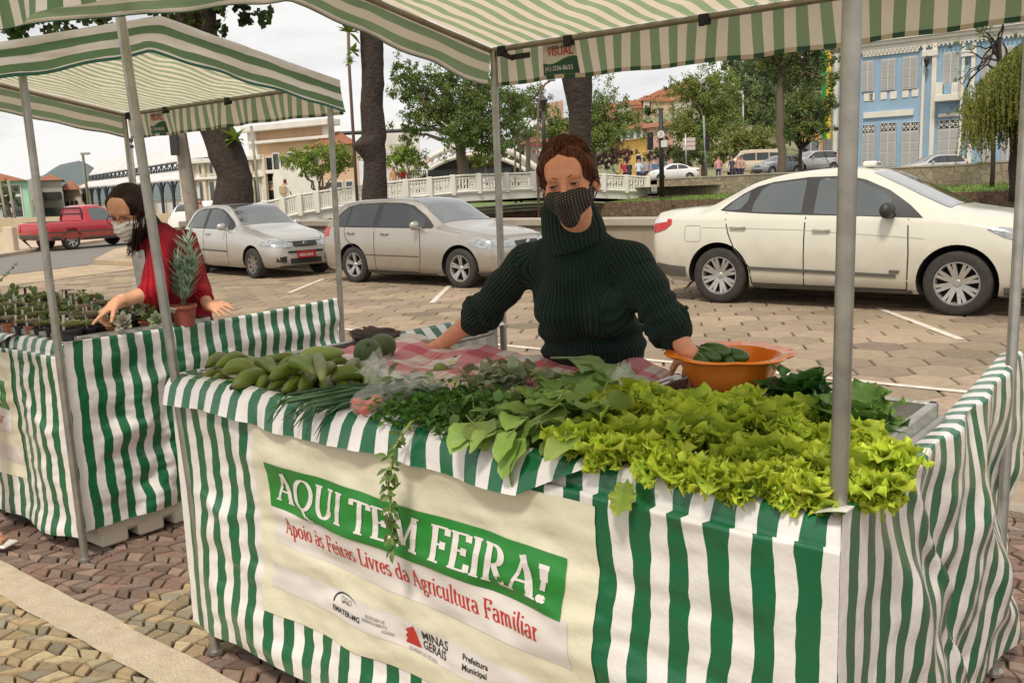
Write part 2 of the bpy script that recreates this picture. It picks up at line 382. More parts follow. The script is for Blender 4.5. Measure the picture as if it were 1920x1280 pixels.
M_PRED = mat('printed_red', (.52, .035, .025), .4); M_PBLACK = mat('printed_dark', (.025, .03, .028), .5)
M_PGREY = mat('printed_grey', (.30, .29, .27), .5)
M_DGREEN = mat('tag_green', (.012, .09, .045), .45, var=.2, scale=30)
M_TRAY = mat('tray_aluminium', (.50, .48, .44), .38, .8, var=.3, scale=14, bump=.12, bscale=80)
M_STRAP = mat('black_strap', (.012, .012, .013), .6)
M_CRATEW = mat('white_plastic', (.70, .64, .53), .5, var=.25, scale=6, vcol2=(.45, .38, .28))
def build_text(mb, txt, size, place, weight=0.0, cond=1.0, mi=0, align='LEFT', shear=0.0):
    """default-font text, its vertices handed to place(x, y)"""
    cu = D_.curves.new('t', 'FONT'); cu.body = txt; cu.size = size; cu.offset = weight; cu.resolution_u = 3; cu.align_x = align; cu.shear = shear
    o = D_.objects.new('t', cu); COL.objects.link(o)
    me = o.to_mesh()
    mb.add([place(v.co.x*cond, v.co.y) for v in me.vertices], [tuple(p.vertices) for p in me.polygons], mi)
    w = max([v.co.x for v in me.vertices]+[0])*cond
    o.to_mesh_clear(); D_.objects.remove(o); D_.curves.remove(cu); return w
# serif lettering: strokes drawn with a broad nib, thick verticals, thin horizontals
def arc(cx, cy, rx, ry, a0, a1, n=18): return [(cx+rx*math.cos(math.radians(a0+(a1-a0)*i/n)), cy+ry*math.sin(math.radians(a0+(a1-a0)*i/n))) for i in range(n+1)]
def sf(x, y, w=.13): return [(x-w, y), (x+w, y)]
XH = .66
GL = {  # glyph: (advance, strokes); a stroke is (points, optional width factor)
 'A': (.80, [([(.12, .03), (.40, .97)], .55), ([(.37, 1), (.70, .03)], 1.15), [(.2, .34), (.6, .34)], sf(.11, .02, .11), sf(.69, .02, .14)]),
 'Q': (.86, [arc(.42, .5, .34, .47, 0, 360, 36), ([(.42, .04), (.58, -.14), (.78, -.24), (.9, -.22)], 1.0)]),
 'U': (.82, [[(.2, .98), (.2, .34)]+arc(.43, .32, .23, .30, 180, 360, 14)[1:], ([(.66, .3), (.66, .98)], .6), sf(.2, .98), sf(.66, .98, .11)]),
 'I': (.36, [[(.18, 0), (.18, 1)], sf(.18, .98), sf(.18, .02)]),
 'T': (.72, [[(.36, 0), (.36, 1)], [(.03, .96), (.69, .96)], [(.04, .97), (.04, .80)], [(.68, .97), (.68, .80)], sf(.36, .02, .14)]),
 'E': (.64, [[(.18, 0), (.18, 1)], [(.05, .97), (.56, .97)], [(.18, .52), (.45, .52)], [(.05, .03), (.58, .03)], [(.56, .98), (.56, .80)], [(.58, .02), (.58, .22)], [(.45, .42), (.45, .62)]]),
 'M': (.98, [([(.2, .02), (.2, .98)], .6), ([(.2, 1), (.48, .1)], 1.1), ([(.48, .1), (.78, 1)], .55), [(.8, 0), (.8, 1)], sf(.2, .02, .11), sf(.8, .02, .14), sf(.13, .98, .09), sf(.86, .98, .09)]),
 'F': (.60, [[(.18, 0), (.18, 1)], [(.05, .97), (.54, .97)], [(.18, .50), (.43, .50)], [(.54, .98), (.54, .79)], [(.43, .40), (.43, .60)], sf(.2, .02, .15)]),
 'R': (.74, [[(.18, 0), (.18, 1)], [(.05, .97), (.3, .97)]+arc(.32, .735, .20, .235, 90, -90, 14)+[(.18, .5)], ([(.33, .5), (.64, .03)], 1.1), sf(.18, .02, .13), [(.6, .02), (.76, .02)]]),
 '!': (.34, [([(.17, .96), (.17, .84)], 1.5), ([(.17, .86), (.17, .55)], 1.25), ([(.17, .56), (.17, .28)], .8), arc(.17, .07, .03, .055, 0, 360, 12)]),
 'L': (.60, [[(.18, 0), (.18, 1)], [(.05, .03), (.54, .03)], [(.54, .02), (.54, .22)], sf(.18, .98)]),
 'p': (.56, [[(.15, -.3), (.15, XH)], arc(.28, XH/2, .19, XH/2-.03, 150, -150, 18), sf(.15, -.29, .1), [(.03, XH-.04), (.15, XH-.02)]]),
 'o': (.54, [arc(.27, XH/2, .19, XH/2-.03, 0, 360, 24)]),
 'i': (.28, [[(.14, 0), (.14, XH)], sf(.14, .02, .1), [(.03, XH-.04), (.14, XH-.02)], arc(.14, .86, .02, .03, 0, 360, 8)]),
 'à': (.52, None), 'a': (.50, [[(.08, XH-.12)]+arc(.24, XH-.2, .15, .18, 150, 0, 10)+[(.39, .05), (.47, .03)], arc(.23, .19, .16, .17, 60, 330, 14)]),
 's': (.42, [arc(.21, XH*.74, .13, XH*.22, 30, 250, 12)+arc(.2, XH*.27, .14, XH*.24, 80, -150, 12)]),
 'e': (.48, [[(.09, XH*.55), (.40, XH*.55)]+arc(.25, XH/2, .17, XH/2-.03, 10, 320, 20)]),
 'r': (.38, [[(.14, 0), (.14, XH)], sf(.15, .02, .11), [(.03, XH-.04), (.14, XH-.02)], [(.15, .42), (.24, XH-.05), (.34, XH-.04)]]),
 'v': (.50, [([(.07, XH-.02), (.25, .02)], 1.1), ([(.26, .02), (.43, XH-.02)], .55), sf(.08, XH-.02, .09), sf(.42, XH-.02, .07)]),
 'd': (.54, [[(.40, 0), (.40, 1)], arc(.26, XH/2, .18, XH/2-.03, 30, 330, 18), [(.28, .97), (.4, .98)], [(.4, .03), (.5, .03)]]),
 'g': (.50, [arc(.23, XH*.66, .14, XH*.31, 0, 360, 18), [(.33, XH*.9), (.46, XH-.02)], [(.14, XH*.36), (.12, .06), (.34, 0), (.42, -.1)]+arc(.25, -.16, .17, .12, 10, -190, 14)+[(.2, .02)]]),
 'c': (.46, [arc(.26, XH/2, .18, XH/2-.03, 45, 320, 18)]),
 'u': (.56, [[(.13, XH), (.13, .2)]+arc(.25, .18, .12, .15, 180, 320, 8), [(.42, 0), (.42, XH)], [(.02, XH-.02), (.13, XH-.02)], [(.42, .03), (.52, .03)], [(.33, XH-.02), (.42, XH-.02)]]),
 'l': (.28, [[(.14, 0), (.14, 1)], sf(.14, .02, .1), [(.03, .96), (.14, .98)]]),
 't': (.34, [[(.15, .84), (.15, .15), (.2, .04), (.32, .05)], [(.02, XH-.03), (.31, XH-.03)]]),
 'm': (.84, [[(.14, 0), (.14, XH)], [(.15, .45), (.25, XH-.04), (.36, XH-.08), (.40, XH-.2), (.40, 0)], [(.41, .45), (.51, XH-.04), (.62, XH-.08), (.66, XH-.2), (.66, 0)], sf(.14, .02, .1), sf(.4, .02, .09), sf(.66, .02, .1), [(.03, XH-.04), (.14, XH-.02)]]),
 ' ': (.30, []),
}
GL['à'] = (.50, GL['a'][1] + [([(.15, .98), (.29, .80)], .8)])
def serif_width(txt, tr=0): return sum(GL[c][0]+tr for c in txt)
def serif(mb, txt, h, width, place, T=.15, t=.055, mi=0):
    x0 = 0; k = width/serif_width(txt)
    kx = k/h; lift = 0
    for ch in txt:
        adv, strokes = GL[ch]
        for s in strokes:
            f = 1.0
            if isinstance(s, tuple) and isinstance(s[1], float): s, f = s
            P_ = []
            for a, b in zip(s[:-1], s[1:]):                       # subdivide long segments so that they follow the cloth
                n = max(1, int(math.hypot(b[0]-a[0], b[1]-a[1])/.2)); P_ += [(a[0]+(b[0]-a[0])*i/n, a[1]+(b[1]-a[1])*i/n) for i in range(n)]
            P_.append(s[-1]); vs = []; lift = (lift+1) % 4
            for i, p in enumerate(P_):
                a = P_[max(0, i-1)]; b = P_[min(len(P_)-1, i+1)]; dx_, dy_ = b[0]-a[0], b[1]-a[1]; l = math.hypot(dx_, dy_) or 1
                w = (t+(T-t)*abs(dy_/l)**1.4)*f/2; nx, ny = -dy_/l*w, dx_/l*w
                for sg in (1, -1): vs.append(place(x0+(p[0]+nx*sg)*k, (p[1]+ny*sg)*h, lift*.00025))
            mb.add(vs, [(2*i, 2*i+1, 2*i+3, 2*i+2) for i in range(len(P_)-1)], mi)
        x0 += adv*k
def make_stall(name, label, du, dv, poles, side_fn, sideR_fn, hemz, ridge, seed, left_cloth, contents='full'):
    """one stall in the street frame: front along u from -2.85 to -.57 (shifted by du), depth v 1.69..3.37 (shifted by dv)"""
    rnd = random.Random(seed)
    fd = .065 if du else 0.0
    A = (-2.86+du, 1.70+dv+fd); B = (-.575+du, 1.64+dv+fd*2.2); C = (-2.76+du, 3.35+dv); D = (-.59+du, 3.38+dv)
    t = thing(name, label, 'market stall', S((A[0]+B[0])/2, 2.4+dv))
    for foot, top in poles:
        mb = MB(); f = Vector(foot); tp = Vector(top)
        mb.tube([f, f.lerp(tp, .5)+Vector((.002, 0, 0)), tp], .0165, 14); mb.tube([f+Z*.0, f+Z*.012], .03, 12)
        part('leg', mb, G_STEEL, t, True, sharp=40)
    # ---- table frame and tray
    zt = .955
    mb = MB()
    u0, u1 = A[0]+.03, B[0]-.03
    vb = 2.52+dv
    zz = lambda u, v: zt
    for v_ in (A[1]+.03, vb): mb.tube([S(u0, v_, zt-.01), S(u1, v_, zt-.02)], .016, 10)
    for u_ in (u0, (u0+u1)/2, u1): mb.tube([S(u_, A[1]+.03, zt-.015), S(u_, vb, zt-.015)], .014, 8)
    for u_ in (u0+.02, u1-.02): mb.tube([S(u_, vb, zt-.02), S(u_, vb, 0)], .016, 8)
    for u_ in (u0+.02,): mb.tube([S(u_, vb, zt-.06), S(u_, C[1]-.03, zt-.06)], .012, 8)
    part('table_frame', mb, G_STEEL, t, True, sharp=40)
    mb = MB()
    for k in range(3):
        a = lerp(u0, u1, k/3)+.015; b = lerp(u0, u1, (k+1)/3)-.015; c = A[1]+.07; d = vb-.03
        mb.add([S(a, c, zt-.012), S(b, c, zt-.012), S(b, d, zt-.012), S(a, d, zt-.012)], [(0, 1, 2, 3)])
        for q, r in (((a, c), (b, c)), ((b, c), (b, d)), ((b, d), (a, d)), ((a, d), (a, c))):
            m_ = ((q[0]+r[0])/2, (q[1]+r[1])/2); hx = abs(q[0]-r[0])/2+.012; hy = abs(q[1]-r[1])/2+.012
            mb.bbox(S(m_[0], m_[1], zt+.008), (hx, hy, .028), .004, (SU, SV, Z))
        nx_, ny_ = 30, 30
        for i in range(nx_):                                       # punched holes read as small dark ovals
            for j in range(ny_):
                x = lerp(a+.05, b-.05, i/(nx_-1)); y = lerp(c+.05, d-.05, j/(ny_-1)); e = .0045
                mb.add([S(x-e, y, zt-.0095), S(x, y-e, zt-.0095), S(x+e, y, zt-.0095), S(x, y+e, zt-.0095)], [(0, 1, 2, 3)], 1)
    part('metal_tray', mb, [M_TRAY, G_BLACK], t, False)
    # ---- canopy
    nu, nv = 150, 60
    uL, uR = A[0]-.04, B[0]+.05
    def ue(s, v): return lerp(uL+.085*(v-A[1])/1.65, uR-.035*(v-A[1])/1.65, s)
    vF, vR, vB = 1.02+dv, 2.33+dv, 3.40+dv
    zF, zR, zB = ridge['front'], ridge['top'], ridge['back']
    def roofz(v):
        if v < vR: return lerp(zF, zR, (v-vF)/(vR-vF))
        return lerp(zR, zB, (v-vR)/(vB-vR))
    def roof(s, q):
        if q < .55: v = lerp(vF, vR, q/.55)
        else: v = lerp(vR, vB, (q-.55)/.45)
        u = ue(s, v)
        e = max(0, math.sin(math.pi*s))*(abs(math.sin(math.pi*q/.55)) if q < .55 else math.sin(math.pi*(q-.55)/.45))
        z = roofz(v)-.03*e + .008*fbm(u+seed, v*1.6, 0, 3.2)*min(1, e*4+.15) + .006*math.sin((u*1.0+v*1.6)*9+2*fbm(u, v, seed, 2))*min(1, e*3)
        du_ = .018*fbm(u*1.2, v*3+seed, 3, 3.0)*min(1, e*4)
        return S(u+du_*0, v, z)
    mb = MB(); mb.grid(roof, nu, nv, uv=lambda s, q: (s*(uR-uL)+.012*fbm(s*4, q*7+seed, 1, 2.2)*min(1, 6*q*(1-q)), q*2.6))
    def drop(v):                                                # hem height of the side valances
        pts = hemz
        for (va, za), (vb_, zb_) in zip(pts[:-1], pts[1:]):
            if v <= vb_: return lerp(za, zb_, (v-va)/(vb_-va))
        return pts[-1][1]
    can = part('canopy_top', mb, M_CANOPY, t, True)
    for sgn, uu in ((-1, uL), (1, uR)):
        mb = MB()
        def val(s, q):
            if s < .55: v = lerp(vF, vR, s/.55)
            else: v = lerp(vR, vB, (s-.55)/.45)
            zt_ = roofz(v); zb_ = min(drop(v-dv), zt_-.10)
            return S(ue((sgn+1)/2, v)+sgn*(.006+.03*q*q+.008*q*math.sin(v*13+seed)+.008*fbm(v, q, seed, 5)), v, lerp(zt_, zb_, q)+.004*math.sin(v*19)*q)
        mb.grid(val, 90, 10, uv=lambda s, q: (-q*.205+.006*fbm(s*8, q*2, 3, 2)+.046, s*3))
        part('side_valance', mb, M_CANOPY, t, True)
        mb = MB(); mb.grid(lambda s, q: val(s, 1)+Z*(.010-.014*q)+SU*sgn*.0015, 90, 1); part('hem', mb, M_DGREEN, t, True)
    mb = MB()
    def bval(s, q):
        u = ue(s, vB); e_ = min(1, 12*s, 12*(1-s))
        return S(u+.012*q*e_*math.sin(u*6+seed), vB+.008+.022*q*e_*math.sin(u*17+seed+2*fbm(u, 0, seed, 2))+.012*q*q, zB-.178*q*(1+.03*math.sin(u*3)))
    mb.grid(bval, 200, 10, uv=lambda s, q: (s*(uR-uL), q*.15))
    part('back_valance', mb, M_CANOPY, t, True)
    mb = MB(); mb.grid(lambda s, q: bval(s, 1)+Z*(.013-.017*q)-SV*.003, 200, 1, uv=lambda s, q: (s*(uR-uL), q)); part('hem', mb, M_HEM, t, True)
    mb = MB(); mb.grid(lambda s, q: S(ue(s, vF), vF-.01-.02*q*math.sin(s*40), zF-.15*q), 120, 5, uv=lambda s, q: (s*(uR-uL), q*.15)); part('front_valance', mb, M_CANOPY, t, True)
    # ---- canopy rails
    mb = MB(); r = .0125
    ul, ur = uL+.025, uR-.03
    for v_ in (vF+.04, vR, vB-.03): mb.tube([S(ue(.012, v_), v_, roofz(v_)-.028), S(ue(.988, v_), v_, roofz(v_)-.028)], r, 10)
    for e_ in (.012, .988): mb.tube([S(ue(e_, v_), v_, roofz(v_)-.03) for v_ in (vF+.04, vR, vB-.03)], r, 10)
    part('canopy_frame', mb, mat('rail_steel', (.34, .29, .23), .5, .55, var=.3, scale=12), t, True, sharp=40)
    for uu in ((-2.72, -2.353, -1.716, -.95) if du == 0 else (-2.72, -2.25, -1.55, -.8)):
        u_ = uu+du; mb = MB()
        mb.bbox(S(u_, vB-.035, zB-.03), (.021, .017, .020), .004, (SU, SV, Z)); mb.tube([S(u_-.015, vB-.05, zB-.048), S(u_+.0, vB-.05, zB-.05), S(u_+.02, vB-.04, zB-.035)], .008, 6)
        if uu == -2.72: mb.bbox(S(u_+.03, vB-.045, zB-.055), (.045, .004, .011), .002, ((SU*.8-Z*.35).normalized(), SV, (Z*.8+SU*.35).normalized())); mb.bbox(S(u_+.11, vB-.04, zB-.066), (.05, .004, .012), .002, (SU, SV, Z))
        part('strap', mb, M_STRAP, t)
    # maker's tag on the inside of the back valance
    tg = MB(); u0t = -2.590+du
    def tp_(x, y, lift=0): # x 0..1, y 0..1 on the tag
        s = (u0t+x*.175-uL)/(uR-uL); q = (1-y)*.78+.14
        return bval(s, q)-SV*(.004+lift)
    tg.grid(lambda s, q: tp_(s, q), 10, 6, flip=True)
    g = part('maker_tag', tg, M_PWHITE, t)
    mb = MB(); mb.grid(lambda s, q: tp_(s, q*(.44+.10*math.sin((s-.55)*5)), .0006), 16, 4, flip=True); part('green_panel', mb, M_DGREEN, g)
    mb = MB(); w = build_text(mb, 'VISUAL', .3, lambda x, y: tp_(.14+x*.80, .60+y*1.1, .0012), weight=.008); part('lettering', mb, M_PRED, g)
    mb = MB(); build_text(mb, 'VISUAL', .3, lambda x, y: tp_(.14+x*.80, .81+y*.42, .0018), weight=.008); part('lettering', mb, M_PBLACK, g)
    mb = MB(); build_text(mb, '(41) 3256-8633', .2, lambda x, y: tp_(.05+x*.64, .13+y*1.0, .0018), weight=.003); part('lettering', mb, M_PWHITE, g)
    # ---- front cloth
    zb0 = .09
    # profile from the table side over the rail and down: (v offset, z, arc length)
    prof = [(.075, .962, 0), (.045, .982, .03), (.015, .990, .06), (-.012, .982, .09), (-.032, .955, .12), (-.040, .925, .15), (-.046, .895, .18)]
    uF0, uF1 = A[0]-.012, B[0]+.034
    def front_line(u): return lerp(A[1], B[1]-.028, (u-A[0])/(B[0]-A[0]))
    def lipz(u): return .988-.016*((u-A[0])/(B[0]-A[0]))+.006*math.sin(u*8+seed)
    def front(u, z, off=0.0):                                    # outer face of the hanging cloth
        k = (.93-z)/.85
        ed = min(1, max(0, (u-uF0)*4), max(0, (uF1-u)*4)); ed = ed*ed*(3-2*ed)
        w = .017*fbm(u*1.3, z*3.5, seed, 2.3)*(1-k*.2)+.010*math.sin(z*9+2.5*u+3*fbm(u, z, seed, 1.5))*min(1, k*3)
        w += .010*math.sin(u*14+seed+2*fbm(u, z*.5, 2, 1.2))*k*k + .007*math.exp(-((z-.60-.16*fbm(u, 2, seed, 1.4))/.02)**2) + .02*k*k
        return S(u+.012*fbm(u*.6, z*3, seed+5, 2)*min(1, k*4)*ed, front_line(u)-lerp(.026, .036, ed)-w*ed-off, z)
    mb = MB()
    pu = 260; b1_ = -1.072+du
    def roll(s, q):                                              # the whole front cloth: over the rail, then down
        u = lerp(uF0, uF1, s)
        if q < .12:
            i = q/.12*(len(prof)-2); a = int(min(i, len(prof)-3)); f = i-a
            return S(u, front_line(u)+(lerp(prof[a][0], prof[a+1][0], f)+.012)*(.6 if q > .08 else 1)-.001, lerp(prof[a][1], prof[a+1][1], f)-.992+lipz(u))
        k = (q-.12)/.88
        return front(u, lerp(.925, zbot(u), k))
    def hemf(s, q):
        u = lerp(uF0, b1_, s); q *= .45+.55*min(1, (1-s)*9); i = q*(len(prof)-1); a = int(min(i, len(prof)-2)); f = i-a
        dv_, z_ = lerp(prof[a][0], prof[a+1][0], f), lerp(prof[a][1], prof[a+1][1], f)
        wob = .008*math.sin(u*22+3*fbm(u, 0, seed, 3))*(q**2)
        return S(u+.02*(q-.4)*math.sin(u*9+seed)*q, front_line(u)+dv_-wob-.010*q-.006, z_-.986+lipz(u))
    zbot = lambda u: zb0-.02*math.sin(u*2.2+seed)+.006*math.sin(u*12)
    mb.grid(roll, pu, 84, uv=lambda s, q: (s*(uF1-uF0)+.006*fbm(s*9, q*5, seed, 2)-.008*math.exp(-((q-.15)/.05)**2)*math.sin(s*70), q*.95), flip=True)
    part('front_cloth', mb, M_CLOTH, t, True)
    mb = MB(); mb.grid(hemf, pu, 12, uv=lambda s, q: (s*(b1_-uF0)+.02-.012*q, .9+q*.15), flip=True); part('rolled_edge', mb, M_CLOTH, t, True)
    # ---- banner printed on the front
    b0, b1 = -2.374+du, -1.072+du; g0, g1 = -2.302+du, -1.157+du
    sag = lambda u: -.032*(u-g0)/(g1-g0)
    bn = MB(); bn.grid(lambda s, q: front(lerp(b0, b1, s), lerp(.90, .285, q)+.25*sag(lerp(b0, b1, s)), .003), 130, 50, uv=lambda s, q: (s*1.3, q*.6), flip=True)
    ban = part('banner', bn, M_CREAM, t, True)
    def band(name_, ua, ub, z1, z2, off, m_):
        mb = MB(); mb.grid(lambda s, q: front(lerp(ua, ub, s), lerp(z1, z2, q)+sag(lerp(ua, ub, s)), off), 120, 12, flip=True); return part(name_, mb, m_, ban, True)
    band('printed_panel', g0, g1+.02, .645, .525, .0045, M_PWHITE); band('printed_panel', g0-.02, b1-.005, .455, .375, .0045, M_PWHITE)
    band('printed_panel', g0, g1, .783, .640, .006, M_PGREEN)
    pl = lambda ox, oz, off=.0078: (lambda x, y, lift=0: front(ox+x, oz+y+sag(ox+x), off+lift))
    mb = MB(); serif(mb, 'AQUI TEM FEIRA!', .092, g1-g0-.075, pl(g0+.036, .668), T=.175, t=.06); part('lettering', mb, M_PWHITE, ban)
    mb = MB(); serif(mb, 'Apoio às Feiras Livres da Agricultura Familiar', .050, g1-g0-.12, pl(g0+.055, .567, .0055), T=.135, t=.06); part('lettering', mb, M_PRED, ban)
    if contents == 'full':
        e = .0055
        def tx(t_, sz, x, z, m_, **k): mb = MB(); build_text(mb, t_, sz, pl(x+du, z, e), **k); part('lettering', mb, m_, ban)
        tx('EMATER-MG', .024, -2.02, .392, M_PBLACK, weight=.0006); mb = MB()
        ring = [(-2.015+.058*math.cos(math.radians(a)) + .058, .425+.030*math.sin(math.radians(a))) for a in range(190, 30, -12)]
        def rib(pts, w0, w1):
            vs = []
            for i, (x, z) in enumerate(pts):
                k = i/(len(pts)-1); w = lerp(w0, w1, k); a = pts[max(0, i-1)]; b = pts[min(len(pts)-1, i+1)]; l = math.hypot(b[0]-a[0], b[1]-a[1])
                nx, nz = -(b[1]-a[1])/l*w, (b[0]-a[0])/l*w
                for sg in (1, -1): vs.append(front(x+du+nx*sg, z+nz*sg+sag(x+du), e))
            mb.add(vs, [(2*i, 2*i+1, 2*i+3, 2*i+2) for i in range(len(pts)-1)])
        rib(ring, .004, .0008)
        part('emblem', mb, M_PBLACK, ban)
        mb = MB(); rib([(-1.957+.016*math.cos(math.radians(a)), .423+.010*math.sin(math.radians(a))) for a in range(160, 10, -15)], .002, .002); part('emblem', mb, M_PBLACK, ban)
        for cx in (-1.975, -1.956, -1.936): mb = MB(); rib([(cx+.007*math.cos(math.radians(a)), .437+.007*math.sin(math.radians(a))) for a in range(0, 361, 30)], .0015, .0015); part('emblem', mb, M_PGREY, ban)
        for t_, x, z in (('SECRETARIA DE', -1.868, .418), ('DESENVOLVIMENTO', -1.880, .405), ('AGRÁRIO', -1.80, .392), ('GOVERNO DO ESTADO', -1.70, .375)): tx(t_, .0125, x, z, M_PGREY, weight=.0003, cond=.85)
        mb = MB(); mb.add([pl(0, 0, e)(x+du, z) for x, z in ((-1.712, .392), (-1.652, .392), (-1.675, .452), (-1.712, .43), (-1.703, .423), (-1.712, .412), (-1.704, .405))], [(0, 1, 2), (0, 2, 6), (2, 3, 4), (2, 4, 5), (2, 5, 6)])
        part('emblem', mb, M_PRED, ban)
        tx('MINAS', .036, -1.645, .425, M_PBLACK, weight=.0006, cond=.95); tx('GERAIS', .036, -1.645, .396, M_PBLACK, weight=.0006, cond=.82)
        tx('Prefeitura', .024, -1.49, .425, M_PBLACK, weight=.0006, cond=.9); tx('Municipal', .024, -1.49, .398, M_PBLACK, weight=.0006, cond=.9)
    # ---- side cloths
    mb = MB(); mb.grid(sideR_fn, 190, 90, uv=lambda s, q: (s*1.78+.01*fbm(s*5, q*4, seed, 2), q*.9), flip=True)
    part('side_cloth', mb, M_CLOTH, t, True)
    if left_cloth:
        mb = MB(); mb.grid(left_cloth, 150, 50, uv=lambda s, q: (s*1.7+.008*fbm(s*5, q*4, seed, 2), q*.9)); part('side_cloth', mb, M_CLOTH, t, True)
    return t
def bl(pts, x):
    for (a, p), (b, q) in zip(pts[:-1], pts[1:]):
        if x <= b: return lerp(p, q, max(0, (x-a)/(b-a)))
    return pts[-1][1]
# main stall: the right side cloth hangs from B to D and is drawn into deep diagonal folds
def main_right(s, q):
    top = S(-.541, 1.587, .985).lerp(S(-.585, 3.38, .985), s); top.z += -.03*math.sin(math.pi*s)*1.2
    if q < .07: k = q/.07; return top + SU*(-.05+.06*k) + Z*(-.012*(1-k)**2)          # folded over the rail
    k = (q-.07)/.93; drop = .90*k
    d = s*1.75; a = d*1.15-k*.95+.12*fbm(s*2, k*2, 5, 1.5)
    f = .030*math.sin(a*7.0+1.1)*min(1, k*3)*min(1, .12+s*3) + .006*math.sin(a*19+2*s)*min(1, k*3)*min(1, s*4) + .014*fbm(s*2, k*2, 9, 2)
    g = (a-.45)/.05; f += .030*math.exp(-g*g)*min(1, k*4)
    f += .010*math.sin(s*30+k*4)*(1-abs(2*s-1))
    pull = Vector((-.10*s*k, -.16*s*k, 0))
    ed = min(1, s*6)
    return top + SU*((.014+f+.02*k)*ed) + pull - Z*drop
def main_left(s, q):                                       # left side cloth, from A back to C
    top = S(-2.87, 1.69, .985).lerp(S(-2.785, 3.35, .985), s)
    if q < .08: k = q/.08; return top + SU*(.035-.045*k) - Z*(.05*(1-k))
    k = (q-.08)/.92; return top + SU*(-.014-.012*math.sin(s*24+k*2)*k-.02*k*math.sin(s*7)) - Z*(.88*k)
ridge = dict(front=2.135, top=2.43, back=2.215)
hem_main = [(.9, 2.06), (1.72, 2.18), (2.33, 2.30), (3.36, 2.05), (3.6, 2.03)]
footA = UZ(405, 1222, 0); topA = S(-2.90, 1.73, 2.26)+Vector((-.085, .0, 0)); footD = UZ(1862, 1262, 0)
make_stall('market_stall', 'green and white striped market stall heaped with greens and bananas in the foreground', 0, 0,
    [(footA, topA), (S(-.572, 1.645, 0), S(-.56, 1.635, 2.24)), (S(-2.77, 3.35, 0), S(-2.775, 3.37, 2.19)), (footD, S(-.60, 3.37, 2.19))],
    None, main_right, hem_main, ridge, 3, main_left)
def left_right(s, q):                                      # right side cloth of the neighbouring stall (towards the street it rises to the pole)
    top = S(-3.99, 1.845, .985).lerp(S(-4.10, 3.47, .985), s); top.z += -.012*math.sin(math.pi*s)
    if q < .06: k = q/.06; return top + SU*(-.045+.055*k) - Z*(.012*(1-k)**2)
    k = (q-.06)/.94; a = s*1.6+k*.75
    f = .016*math.sin(a*13+2*fbm(s*2, k*3, 4, 2))*min(1, k*2.2) + .012*fbm(s*4, k*5, 2, 2)*min(1, k*4) + .010*math.sin(k*26+s*5+2*fbm(s, k, 3, 3))*min(1, k*5)
    ed = min(1, s*5)
    return top + SU*((.014+f+.015*k)*ed) - Z*(.86*k-.03*s*k)
ridge2 = dict(front=2.07, top=2.405, back=2.19)
hem_left = [(.9, 1.95), (1.72, 2.10), (2.25, 2.235), (3.36, 2.025), (3.6, 2.0)]
make_stall('market_stall', 'green and white striped market stall covered in potted succulents on the left', -3.45, .12,
    [(UZ(160, 1050, 0), S(-4.02, 1.82, 2.20)), (S(-6.28, 1.86, 0), S(-6.28, 1.86, 2.18)), (S(-4.11, 3.49, 0), S(-4.06, 3.49, 2.20)), (S(-6.22, 3.49, 0), S(-6.24, 3.49, 2.18))],
    None, left_right, hem_left, ridge2, 11, None, contents='short')
